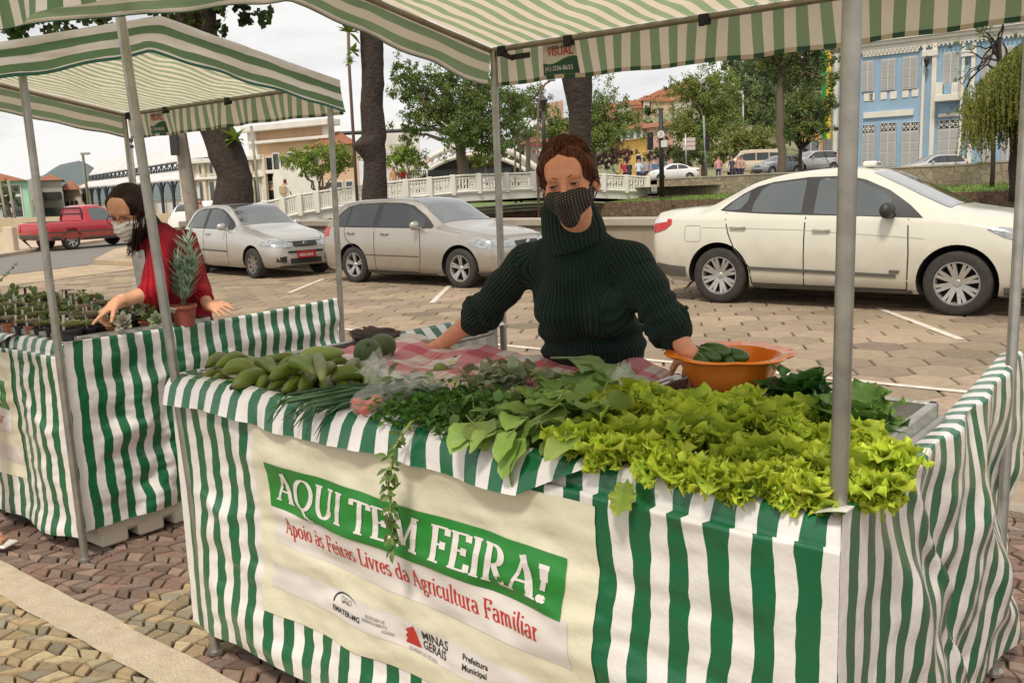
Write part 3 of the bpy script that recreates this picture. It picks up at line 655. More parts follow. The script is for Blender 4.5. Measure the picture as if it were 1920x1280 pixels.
# ================================================================ produce on the main stall
def leafmat(name, tr=.35, rough=.45, bump=.25, bs=60, spec=.4): return mat(name, (1, 1, 1), rough, attr=True, trans=tr, bump=bump, bscale=bs, spec=spec, var=.18, scale=30)
M_LETT = leafmat('lettuce_leaf', .45, .42); M_LEAF = leafmat('green_leaf', .28, .38); M_HERB = leafmat('herb_leaf', .3, .45)
def gs(m_, sg): return max(-1.7*sg, min(1.7*sg, random.gauss(m_, sg)))
def rv(a=1.0): return Vector((random.uniform(-a, a), random.uniform(-a, a), random.uniform(-a, a)))
def leaf(mb, base, d, up, L_, W, curl=.6, ruf=.0, fr=5, cin=(.1, .3, .05), ced=None, nu=8, nv=4, cup=.2, shape=1.0, fine=0.0, seed=None, tipp=1.0, stem=0.0):
    """one leaf blade: spine bends from d away from up; ruf = ruffle of the margin"""
    sd_ = random.uniform(0, 99) if seed is None else seed; ced = ced or cin
    d = d.normalized(); sidev = d.cross(up).normalized(); nrm = sidev.cross(d).normalized()
    pts = []; p = Vector(base); dd = d.copy(); n_ = nu
    rows = []; nv2 = nv*2
    for i in range(nu+1):
        s = i/nu; rows.append((p.copy(), dd.copy())); ax = sidev
        dd = (Matrix.Rotation(-curl/nu, 3, ax) @ dd).normalized(); p = p+dd*(L_/nu)
    vs = []; cs_ = []
    for i, (p, dd) in enumerate(rows):
        s = i/nu; nn = sidev.cross(dd).normalized()
        if s < stem: w = .04
        else:
            q = (s-stem)/(1-stem); w = math.sin(math.pi*min(1, q**(.75*shape)))**.8 if tipp == 1.0 else (math.sin(math.pi*.5*min(1, q*2.2)) if q < .45 else (1-((q-.45)/.55)**2.4)**.6)
            w = max(w, .03)
        for j in range(-nv, nv+1):
            t = j/nv; e = abs(t)
            rr = ruf*(e**1.6)*(math.sin(fr*s*6.28+sd_+(1.3 if t > 0 else 0)))+fine*e*math.sin(fr*2.7*s*6.28+sd_*3+t*4)
            out = 1+ (ruf*2.2*e*math.cos(fr*s*6.28*1.3+sd_*2) if ruf else 0) + fine*6*e*math.sin(fr*3.1*s*6.28+sd_)
            q_ = p + sidev*(W*w*t*out) + nn*(cup*W*w*t*t + rr*(.35+w)) + dd*(ruf*.8*e*math.sin(fr*s*9+sd_*1.7))
            vs.append(q_)
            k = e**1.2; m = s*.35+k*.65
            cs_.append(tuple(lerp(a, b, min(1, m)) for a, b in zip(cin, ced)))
    w_ = nv2+1; b0 = len(mb.v)
    mb.add(vs, [(i*w_+j, i*w_+j+1, (i+1)*w_+j+1, (i+1)*w_+j) for i in range(nu) for j in range(nv2)], col=(1, 1, 1))
    for k, c in enumerate(cs_): mb.c[b0+k] = c
def lettuce(c, axis, R=.13, n=22, bright=1.0):
    mb = MB(); axis = Vector(axis).normalized(); c = Vector(c)
    for i in range(n):
        f = (i+.5)/n; th = i*2.39996; spread = lerp(.25, 1.35, f**.8)
        o = axis.orthogonal().normalized(); o = Matrix.Rotation(th, 3, axis) @ o
        d = (axis*math.cos(spread*.6)+o*math.sin(spread*.6)+rv(.08)).normalized()
        k = random.uniform(.85, 1.12)*bright
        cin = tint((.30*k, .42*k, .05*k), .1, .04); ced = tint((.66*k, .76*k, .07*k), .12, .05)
        if i % 3 == 2 or i < 3: continue
        leaf(mb, c+o*.012, d, axis, R*random.uniform(.95, 1.2)*(1 if f > .3 else .8), R*random.uniform(.42, .58), curl=lerp(.2, 1.5, f)+random.uniform(-.2, .3), ruf=.012, fr=random.uniform(3.2, 4.6), fine=.0055, cin=cin, ced=ced, nu=24, nv=8, cup=.3, tipp=0)
    for i in range(int(n*5.2)):                                   # curled tips crowding the outside of the head
        sp = random.uniform(.0, 1.65); th = random.uniform(0, 6.283); o = Matrix.Rotation(th, 3, axis) @ axis.orthogonal().normalized()
        d = (axis*math.cos(sp)+o*math.sin(sp)+rv(.25)).normalized(); k = random.uniform(.9, 1.15)*bright
        p = c+(axis*math.cos(sp)*.62+o*math.sin(sp)*.85)*R*random.uniform(.8, 1.0)
        leaf(mb, p-d*.02, d, (axis+rv(.9)).normalized(), R*random.uniform(.26, .42), R*random.uniform(.17, .27), curl=random.uniform(-.8, 1.5), ruf=.011, fr=random.uniform(2.2, 3.6), fine=.005, cin=tint((.25*k, .40*k, .04*k), .15, .05), ced=tint((.72*k, .80*k, .075*k), .14, .06), nu=10, nv=5, cup=random.uniform(-.3, .6), tipp=0)
    return mb
lab_l = 'frilly light green lettuce head in the heap at the right end of the foreground stall'
spots = []
for i in range(5):
    for j in range(3):
        u = lerp(-1.24, -.66, i/4)+random.uniform(-.03, .03); v = 1.79+j*.15+random.uniform(-.02, .02)
        if i == 4 and j == 2: continue
        if i == 0 and j == 0: u += .03
        spots.append((u, v, .998+.015*(1-abs(i-2)/2)+(.010 if j == 1 else 0), (random.uniform(-1.0, 1.0), random.uniform(-1.2, 1.1), .8)))
for u, v, z, ax in spots:
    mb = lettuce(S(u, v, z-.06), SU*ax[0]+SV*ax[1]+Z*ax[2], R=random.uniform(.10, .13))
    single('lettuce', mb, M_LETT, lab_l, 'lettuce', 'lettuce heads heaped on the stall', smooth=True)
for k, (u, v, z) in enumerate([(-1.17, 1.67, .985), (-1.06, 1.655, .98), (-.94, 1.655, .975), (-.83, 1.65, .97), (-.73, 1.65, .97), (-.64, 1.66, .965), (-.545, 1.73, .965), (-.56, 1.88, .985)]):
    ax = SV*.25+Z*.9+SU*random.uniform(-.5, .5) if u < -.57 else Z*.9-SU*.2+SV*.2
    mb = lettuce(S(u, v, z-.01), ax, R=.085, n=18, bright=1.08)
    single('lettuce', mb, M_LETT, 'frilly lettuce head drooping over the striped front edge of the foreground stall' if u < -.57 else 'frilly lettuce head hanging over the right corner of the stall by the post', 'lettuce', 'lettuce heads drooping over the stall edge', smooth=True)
mb = MB(); leaf(mb, S(-.995, 1.60, .965), (-Z*.8-SV*.5+SU*.1), -SV+Z*.3, .085, .030, curl=-.3, ruf=.006, fr=3, cin=(.22, .33, .05), ced=(.38, .46, .06), nu=12, nv=5, tipp=0, fine=.002)
single('fallen_leaf', mb, M_LETT, 'single torn lettuce leaf stuck on the striped front cloth', 'leaf', smooth=True)
# darker greens behind the lettuce
def chicory(c, R, n, col, lab, axis=Z, name='leafy_green', ruf=.010, cat='greens'):
    mb = MB(); axis = Vector(axis).normalized()
    for i in range(n):
        f = (i+.5)/n; o = Matrix.Rotation(i*2.4, 3, axis) @ axis.orthogonal().normalized(); d = axis*math.cos(1.2*f)+o*math.sin(1.2*f)+rv(.15)
        cc = tint(col, .25, .06); leaf(mb, Vector(c)+o*.01, d, axis, R*random.uniform(.8, 1.15), R*.36, curl=random.uniform(.4, 1.3), ruf=ruf, fr=3, cin=cc, ced=tuple(x*1.25 for x in cc), nu=9, nv=4, tipp=0)
    return single(name, mb, M_LEAF, lab, cat, smooth=True)
chicory(S(-.93, 2.36, .97), .12, 26, (.055, .15, .03), 'bunch of dark green leaves behind the lettuce beside the orange bowl')
chicory(S(-.72, 2.18, .97), .13, 24, (.13, .24, .05), 'loose green leaf bunch at the back right of the tray by the post', ruf=.014)
# collard leaves lying flat
mb = MB()
for k, (u, v, z, a, L_, W) in enumerate([(-1.62, 2.27, 1.055, .12, .26, .085), (-1.56, 2.16, 1.03, -.3, .24, .075), (-1.66, 2.20, 1.01, .2, .26, .08), (-1.5, 2.24, 1.0, .5, .22, .07), (-1.60, 2.06, 1.0, -.1, .26, .08)]):
    d = SU*math.cos(a)+SV*math.sin(a)+Z*.05
    c = (.36, .47, .20) if k == 0 else tint((.17, .29, .08), .15)
    leaf(mb, S(u, v, z), d, Z, L_, W, curl=.5, ruf=.012, fr=2.2, cin=c, ced=tuple(x*.92 for x in c), nu=16, nv=6, cup=-.12 if k == 0 else .15, tipp=0)
    mb.tube([S(u, v, z)-d*.06, S(u, v, z)+d*.05+Z*.003], [.004, .003], 6, col=(.35, .42, .18))
single('collard_greens', mb, M_LEAF, 'flat bunch of broad collard leaves, the top one pale and folded open', 'greens', smooth=True)
# spinach bunch hanging over the edge
def leafy(name, c, n, rad, L_, W, col, lab, dirb, cat='greens', ruf=.004, arrow=False, stems=True, m=M_LEAF, curl=(.2, 1.1)):
    mb = MB()
    for i in range(n):
        o = Vector((gs(0, rad[0]), gs(0, rad[1]), abs(gs(0, rad[2])))); p = Vector(c)+SU*o.x+SV*o.y+Z*o.z
        d = (dirb+rv(.75)).normalized(); 
        if o.y < -rad[1]*.6: d = (d-Z*.7-SV*.5).normalized()
        cc = tint(col, .3, .08); k = random.uniform(.75, 1.15)
        leaf(mb, p, d, (Z+rv(.35)).normalized(), L_*k, W*k, curl=random.uniform(*curl), ruf=ruf, fr=2, cin=cc, ced=tuple(x*1.12 for x in cc), nu=7, nv=3, cup=random.uniform(-.1, .35), tipp=1.0 if not arrow else 0)
        if stems and i % 3 == 0: mb.tube([p-d*.05, p, p+d*L_*.3], [.0025, .002, .001], 5, col=(.30, .36, .10))
    return single(name, mb, m, lab, cat, smooth=True)
leafy('spinach', S(-1.30, 1.79, 1.0), 60, (.085, .10, .03), .10, .034, (.25, .37, .085), 'bunch of smooth pointed spinach leaves drooping over the front beside the lettuce', -SV*.7+Z*.15)
leafy('spinach', S(-1.42, 1.95, 1.0), 34, (.08, .07, .03), .11, .036, (.22, .34, .08), 'bunch of broad dull green spinach leaves behind the drooping one', -SV*.6+Z*.3)
leafy('watercress', S(-1.53, 1.80, .975), 340, (.085, .085, .028), .034, .013, (.13, .25, .05), 'loose mound of small round watercress leaves between parsley and spinach', -SV*.5+Z*.4, ruf=.001)
leafy('boldo', S(-1.72, 2.08, 1.0), 130, (.075, .055, .025), .045, .017, (.30, .34, .20), 'bunch of thick velvety grey green leaves behind the herbs', Z*.8-SV*.3, ruf=.002, curl=(.2, .7))
def parsley(c, rad, n, col, lab, name='parsley'):
    mb = MB()
    for i in range(n):
        p = Vector(c)+SU*gs(0, rad[0])+SV*gs(0, rad[1])+Z*abs(gs(0, rad[2]))
        d = (-SV*.5+Z*.4+rv(.8)).normalized(); cc = tint(col, .35, .08); n_ = (Z+rv(.6)).normalized(); sd2 = d.cross(n_).normalized()
        for a in (-.9, -.3, .3, .9):
            d2 = (d*math.cos(a)+sd2*math.sin(a)); L_ = random.uniform(.012, .02); w = L_*.36
            mb.add([p, p+d2*L_*.5+sd2*w, p+d2*L_, p+d2*L_*.62-sd2*w*.2+n_*.002, p+d2*L_*.5-sd2*w], [(0, 1, 2, 3), (0, 3, 4)], col=cc)
        if i % 4 == 0: mb.tube([p-d*.04-Z*.01, p], [.0015, .001], 4, col=(.16, .25, .06), caps=False)
    return single(name, mb, M_HERB, lab, 'herbs')
parsley(S(-1.68, 1.76, .975), (.075, .085, .035), 1300, (.095, .22, .035), 'bushy dark green parsley bunch spilling over the front edge')
mb = MB(); pth = [S(-1.66, 1.72, 1.0), S(-1.635, 1.60, 1.0), S(-1.64, 1.545, .95), S(-1.655, 1.53, .85), S(-1.655, 1.535, .75), S(-1.67, 1.54, .66)]
mb.tube(pth, [.0045, .004, .0035, .003, .0022, .001], 6, col=(.36, .44, .10))
for k in range(90):
    f = random.uniform(.28, 1)*(len(pth)-1.001); a = int(f); p = pth[a].lerp(pth[a+1], f-a)+rv(.012)
    d = (rv(1)-Z*.4-SV*.3).normalized(); cc = tint((.13, .20, .05), .3, .08); leaf(mb, p, d, (-SV+Z*.5), random.uniform(.02, .036), .007, curl=.5, cin=cc, nu=3, nv=1)
single('hanging_sprig', mb, M_LEAF, 'long leafy sprig dangling from the herbs in front of the lettering', 'herb sprig', smooth=True)
# spring onions lying across the front edge
mb = MB()
for k in range(26):
    a = S(-1.86+random.uniform(-.08, .08), 1.86+random.uniform(-.04, .05), .99+random.uniform(0, .03)); u = random.uniform(-.26, -.14)
    b = a+SU*u*.5-SV*.12+Z*.012; c = a+SU*u-SV*random.uniform(.22, .27)-Z*random.uniform(.0, .02); e = c+SU*random.uniform(-.08, -.01)-SV*.03-Z*random.uniform(.02, .09)
    cc = tint((.09, .19, .075), .3, .08)
    P_ = [a, b, c, e]; Q = []
    for i in range(3):
        for t in (0, .5): Q.append(P_[i].lerp(P_[i+1], t))
    Q.append(e); mb.tube(Q, [.0045, .005, .005, .0045, .0038, .0025, .0008], 6, col=cc)
single('spring_onions', mb, M_LEAF, 'bundle of thin dark green spring onion tops trailing over the front edge', 'spring onions', smooth=True)
# ---- bananas: hands of green fruit, every banana a part
M_BAN = mat('banana_skin', (1, 1, 1), .38, attr=True, var=.14, scale=26, bump=.08, bscale=50)
def banana(a, b, w, bend, up):
    mb = MB(); a, b = Vector(a), Vector(b); n = 14; Lb = (b-a).length; d = (b-a).normalized(); s_ = d.cross(up).normalized(); nn = up
    vs = []; cs_ = []; kk = 10; g = tint((.15, .20, .024), .18, .08)
    prof = [.42, .50, .74, .92, 1.0, 1.0, 1.0, 1.0, 1.0, 1.0, .97, .88, .68, .40, .28]
    for i in range(n+1):
        s = i/n; p = a+d*(Lb*s)+nn*(bend*math.sin(math.pi*s))
        for j in range(kk):
            t = 2*math.pi*j/kk; r = w*.5*prof[i]*(1+.07*math.cos(5*t+.5)); vs.append(p+s_*(r*math.cos(t))+nn*(r*math.sin(t)))
            if s > .95: c = (.05, .035, .02)
            elif s < .1: c = (.22, .24, .07)
            else: c = tuple(x*(1+.10*math.sin(5*t)) for x in g)
            cs_.append(c)
    b0 = len(mb.v)
    mb.add(vs, [(i*kk+j, i*kk+(j+1) % kk, (i+1)*kk+(j+1) % kk, (i+1)*kk+j) for i in range(n) for j in range(kk)]+[tuple(range(kk))[::-1], tuple(n*kk+j for j in range(kk))], col=(1, 1, 1))
    for i, c in enumerate(cs_): mb.c[b0+i] = c
    return mb
hands = [
 ('green banana hand at the back of the heap, mostly hidden', [(560, 360, 440, 352, 60, 1.0), (590, 395, 520, 360, 60, 1.0), (700, 400, 640, 440, 60, .985), (420, 380, 300, 345, 60, 1.0), (850, 400, 780, 440, 56, .985), (610, 350, 560, 310, 48, 1.01)]),
 ('green banana hand at the far left of the heap with its tips pointing left', [(240, 322, 140, 372, 50, 1.02), (335, 326, 190, 376, 55, 1.035), (392, 385, 225, 402, 74, 1.02), (230, 405, 108, 440, 40, .985), (245, 428, 160, 452, 40, .98)]),
 ('green banana hand at the front left of the heap with one large banana in front', [(452, 425, 280, 482, 82, 1.0), (500, 395, 405, 366, 72, 1.02), (465, 445, 425, 490, 52, .99), (330, 470, 215, 478, 44, .975)]),
 ('green banana hand in the middle of the heap with one banana standing up', [(610, 318, 478, 342, 42, 1.04), (650, 325, 530, 372, 46, 1.03), (720, 400, 595, 362, 80, 1.055), (765, 425, 735, 318, 66, 1.085), (775, 405, 835, 380, 60, 1.05), (745, 350, 655, 332, 46, 1.04), (560, 385, 500, 372, 50, 1.0)]),
 ('green banana hand spread along the front of the heap', [(655, 395, 480, 440, 68, 1.02), (580, 455, 470, 498, 56, .99), (665, 445, 555, 512, 62, .99), (740, 425, 655, 508, 72, .995), (785, 440, 800, 528, 66, .99), (850, 465, 912, 515, 62, .99), (900, 455, 985, 510, 50, .985)]),
 ('green banana hand at the right of the heap beside the plastic bag', [(835, 435, 990, 425, 76, 1.02), (900, 400, 965, 345, 52, 1.035), (940, 395, 1025, 365, 56, 1.02), (820, 350, 905, 345, 40, 1.02), (920, 430, 1010, 455, 60, .995)]),
 ('small green banana hand behind the plastic bag', [(1035, 485, 1060, 400, 58, 1.0), (1010, 470, 1035, 375, 50, 1.0), (1060, 485, 1090, 395, 40, .99)]),
]
cx = lambda x: 340+x/2.909; cy = lambda y: 560+y/2.909
for lab, bs in hands:
    c = UZ(cx(bs[0][0]), cy(bs[0][1]), .965)
    t = thing('banana_hand', lab, 'bananas', c)
    cr = [UZ(cx(q[0]), cy(q[1]), q[5]) for q in bs]; mid = sum(cr, Vector())/len(cr)
    mb = MB(); mb.ico(mid-Z*.015, .022, 2, col=(.16, .17, .05), sc=(1.6, .8, .7)); part('crown', mb, M_BAN, t, True)
    for q in bs:
        a = UZ(cx(q[0]), cy(q[1]), q[5]+.004); b = UZ(cx(q[2]), cy(q[3]), q[5]-.004); w = q[4]/2.909*(a-Vector((0, 0, CH))).length/CF
        a = a+(a-b)*.12; b = b+(b-a)*.05
        part('banana', banana(a, b, w*1.12, w*random.uniform(.25, .5), (Z+rv(.25)+SV*.2).normalized()), M_BAN, t, True)
def ellip(name, c, r, ax, m, lab, cat, col=(1, 1, 1), egg=.15, stem=None):
    mb = MB(); X = ax.normalized(); Y_ = X.orthogonal().normalized(); Z_ = X.cross(Y_)
    prof = [(max(.001, math.sin(t)*r[1]*(1+egg*math.cos(t))), -math.cos(t)*r[0]) for t in [math.pi*i/16 for i in range(17)]]
    mb.lathe(c, prof, 24, (Y_, Z_, X), col=col)
    if stem: mb.tube([Vector(c)+X*r[0]*.97, Vector(c)+X*(r[0]+.012)], [.006, .004], 8, col=(.25, .2, .08))
    return single(name, mb, m, lab, cat, smooth=True)
M_AVO = mat('avocado_skin', (.065, .105, .028), .42, var=.35, scale=50, bump=.35, bscale=170, vcol2=(.10, .13, .035))
ellip('avocado', UZ(690, 664, 1.03), (.058, .050), Z*.6+SU*.5-SV*.4, M_AVO, 'large dark green avocado in front, nearer the bananas', 'avocado', egg=-.1, stem=1)
ellip('avocado', UZ(717, 650, 1.03), (.056, .048), Z*.4+SU*.9, M_AVO, 'dark green avocado behind, nearer the pink cloth', 'avocado', egg=.1)
M_CUC = mat('pale_fruit_skin', (.30, .36, .09), .4, var=.15, scale=30)
ellip('papaya', UZ(603, 664, 1.05), (.075, .028), SU*.75+SV*.65+Z*.05, M_CUC, 'long pale green fruit lying behind the bananas', 'fruit', egg=.2)
ellip('pear', UZ(826, 691, 1.0), (.024, .020), SU*.6+SV*.5, mat('guava_skin', (.22, .27, .06), .45, var=.2, scale=50), 'small round green fruit lying alone on the pink cloth', 'fruit', stem=1)
# ---- pink plaid cloth on the table
def plaid(s, q):
    u, v = s*1.35, q*.62; c = [.74, .64, .62]
    def st(x, per, ph, w): f = ((x+ph) % per); return f < w
    r = 0
    if st(u, .30, .03, .105): r += 1
    if st(v, .24, .05, .075): r += 1
    for ph in (.16, .185): 
        if st(u, .30, ph, .008): r += 1
    for ph in (.145, .165): 
        if st(v, .24, ph, .007): r += 1
    if r == 1: c = [.66, .26, .29]
    elif r >= 2: c = [.58, .11, .16]
    if st(u, .30, .065, .02) and st(v, .24, .075, .018): c = [.03, .02, .02]
    if fbm(u, v, 3, 14) > .42 and r == 0: c = [.62, .55, .25]
    return tuple(c)
def cloth_h(u, v): return .975+.014*fbm(u*4, v*5, 1, 1.5)+.010*math.sin(u*19+v*7)+.05*max(0, 1-abs(v-2.50)/.1)*.4
mb = MB()
def clothp(s, q):
    u = lerp(-2.72, -1.36, s); v = lerp(1.95, 2.555+.015*math.sin(s*17), q); z = cloth_h(u, v)+.012
    if q > .9: z -= (q-.9)*.5
    return S(u+.02*math.sin(v*20), v, z)
mb.grid(clothp, 190, 90, colfn=plaid)
single('plaid_cloth', mb, mat('cotton_cloth', (1, 1, 1), .85, attr=True, bump=.2, bscale=300, var=.1, scale=12), 'crumpled pink and white plaid cloth spread over the back of the table', 'tablecloth', smooth=True)
mb = MB()
mb.grid(lambda s, q: S(lerp(-2.80, -1.95, s), lerp(1.745, 1.98, q), .972+.012*fbm(s*5, q*4, 4, 1.5)+.012*math.sin(s*25)*(1-q)), 60, 16)
single('paper_liner', mb, mat('pale_liner', (.68, .58, .54), .7, var=.2, scale=12, vcol2=(.6, .35, .35)), 'pale pinkish sheet laid under the bananas', 'liner', smooth=True)
# ---- plastic bags
M_BAG = mat('clear_plastic_bag', (.85, .85, .82), .18, alpha=.22, bump=.6, bscale=25, spec=.8)
def bag(c, r, knot, lab, content):
    t = thing('plastic_bag', lab, 'plastic bag', c); mb = MB(); bm = bmesh.new(); bmesh.ops.create_icosphere(bm, subdivisions=4, radius=1)
    c = Vector(c); kn = Vector(knot)
    for v in bm.verts:
        n = v.co.copy(); k = 1+.10*noise.noise(n*3+c)+.06*noise.noise(n*8)-.05*abs(noise.noise(n*5+c*3)); p = Vector((n.x*r[0], n.y*r[1], n.z*r[2]))*k
        h = max(0, n.dot((kn-c).normalized())-.55)/.45; v.co = (c+p).lerp(kn+rv(.004)+n*.012, h**1.3)
    vs = [v.co.copy() for v in bm.verts]; fs = [tuple(v.index for v in f.verts) for f in bm.faces]; bm.free()
    mb.add(vs, fs)
    for k in range(5):
        a = rv(1); a.z = abs(a.z)*.8+.3; a.normalize(); b = a.orthogonal(); mb.grid(lambda s, q: kn+a*(.05*q)+b*((s-.5)*.05*(q+.2))+rv(.003), 6, 5)
    part('film', mb, M_BAG, t, True); content(t); return t
def tomatoes(t):
    for k in range(14):
        c = UZ(693, 762, 1.0)+Vector((random.uniform(-.035, .035), random.uniform(-.03, .03), random.uniform(-.012, .02))); mb = MB()
        mb.lathe(c, [(.001, -.016), (.010, -.014), (.016, -.004), (.016, .006), (.010, .013), (.001, .011)], 14); part('tomato', mb, M_TOM, t, True)
M_TOM = mat('tomato_skin', (.66, .05, .015), .25, var=.2, scale=20)
bag(UZ(694, 756, 1.01), (.055, .05, .042), UZ(708, 705, 1.05), 'small clear plastic bag of red tomatoes', tomatoes)
def greens(t):
    mb = MB()
    for k in range(90):
        p = UZ(775, 735, 1.02)+Vector((gs(0, .045), gs(0, .035), gs(0, .024)))
        cc = tint((.20, .28, .10), .3); leaf(mb, p, rv(1), Z+rv(.5), .05, .014, cin=cc, nu=4, nv=2)
    part('chopped_greens', mb, M_LEAF, t, True)
bag(UZ(772, 735, 1.02), (.095, .075, .055), UZ(716, 690, 1.08), 'large clear plastic bag of cut greens tied at the top left', greens)
def nothing(t): pass
bag(UZ(1195, 722, 1.0), (.055, .03, .03), UZ(1180, 715, 1.035), 'empty crumpled clear bag at the back of the table before the orange bowl', nothing)
# ---- orange flower shaped bowl with peppers
M_OR = mat('orange_plastic', (.88, .23, .015), .28, coat=.3, var=.05, scale=4)
bc = S(-1.165, 2.44, .985); t = thing('bowl', 'orange plastic bowl with a scalloped rim holding green peppers', 'bowl', bc); mb = MB()
wv = lambda tt, i: 1+(.10*abs(math.cos(tt*3+.4))-.06)*[0, 0, .15, .5, .8, 1, 1, 1, .8, .5, .15, 0][i]
mb.lathe(bc, [(.001, .002), (.095, 0), (.110, .008), (.128, .045), (.145, .086), (.176, .092), (.182, .098), (.176, .103), (.141, .096), (.122, .050), (.104, .014), (.001, .010)], 96, wave=wv); part('shell', mb, M_OR, t, True, sharp=50)
M_PEP = mat('green_pepper_skin', (.040, .105, .018), .22, var=.25, scale=20, coat=.3)
for k, (x, y, z, a, l) in enumerate([(1300, 683, 1.08, -.35, .066), (1335, 676, 1.09, -.15, .066), (1360, 690, 1.08, .1, .055), (1325, 697, 1.06, -.3, .055), (1362, 676, 1.085, .2, .055)]):
    c = bc+SU*(-.075+.022*k)+SV*((k*.37) % .09-.05)+Z*(.078+.014*(k % 3)); ax_ = (Matrix.Rotation(a, 3, 'Z') @ (SU*.75+SV*-.25)); mb = MB(); n = ax_.normalized()
    Y_ = n.orthogonal().normalized(); Z_ = n.cross(Y_)
    mb.lathe(c, [(.001, -l), (.012, -l*.93), (.021, -l*.5), (.024, 0), (.021, l*.5), (.013, l*.88), (.001, l)], 18, (Y_, Z_, n), wave=lambda tt, i: 1+.08*math.cos(3*tt)); mb.tube([c-n*l*.95, c-n*(l+.018)+Z*.006], [.005, .0035], 6)
    single('green_pepper', mb, M_PEP, 'dark glossy green pepper lying in the orange bowl', 'green pepper', 'green peppers in the orange bowl', smooth=True)
# ---- things at the back left of the table
M_PUR = mat('brown_fabric', (.075, .045, .042), .8, var=.3, scale=14, bump=.4, bscale=40)
def lump(name, c, r, m, lab, cat, amp=.35, f=3.0, ax=None, sub=4):
    mb = MB(); bm = bmesh.new(); bmesh.ops.create_icosphere(bm, subdivisions=sub, radius=1); X, Y_, Z_ = ax or (SU, SV, Z); c = Vector(c)
    for v in bm.verts:
        n = v.co.copy(); k = 1+amp*noise.noise(n*f+c*2)+amp*.35*abs(noise.noise(n*f*2.6+c)); v.co = c+(X*(n.x*r[0])+Y_*(n.y*r[1])+Z_*(n.z*r[2]*(1 if n.z > 0 else .5)))*k
    mb.add([v.co.copy() for v in bm.verts], [tuple(v.index for v in f_.verts) for f_ in bm.faces]); bm.free()
    return single(name, mb, m, lab, cat, smooth=True)
lump('jacket', UZ(705, 632, 1.0), (.13, .05, .035), M_PUR, 'crumpled dark brown jacket left at the back corner of the table', 'jacket', .5, 3)
lump('cap', UZ(772, 637, 1.0), (.085, .05, .022), mat('white_fabric', (.62, .56, .50), .85, bump=.3, bscale=60), 'white cloth cap lying beside the avocados', 'cap', .25, 2.5)
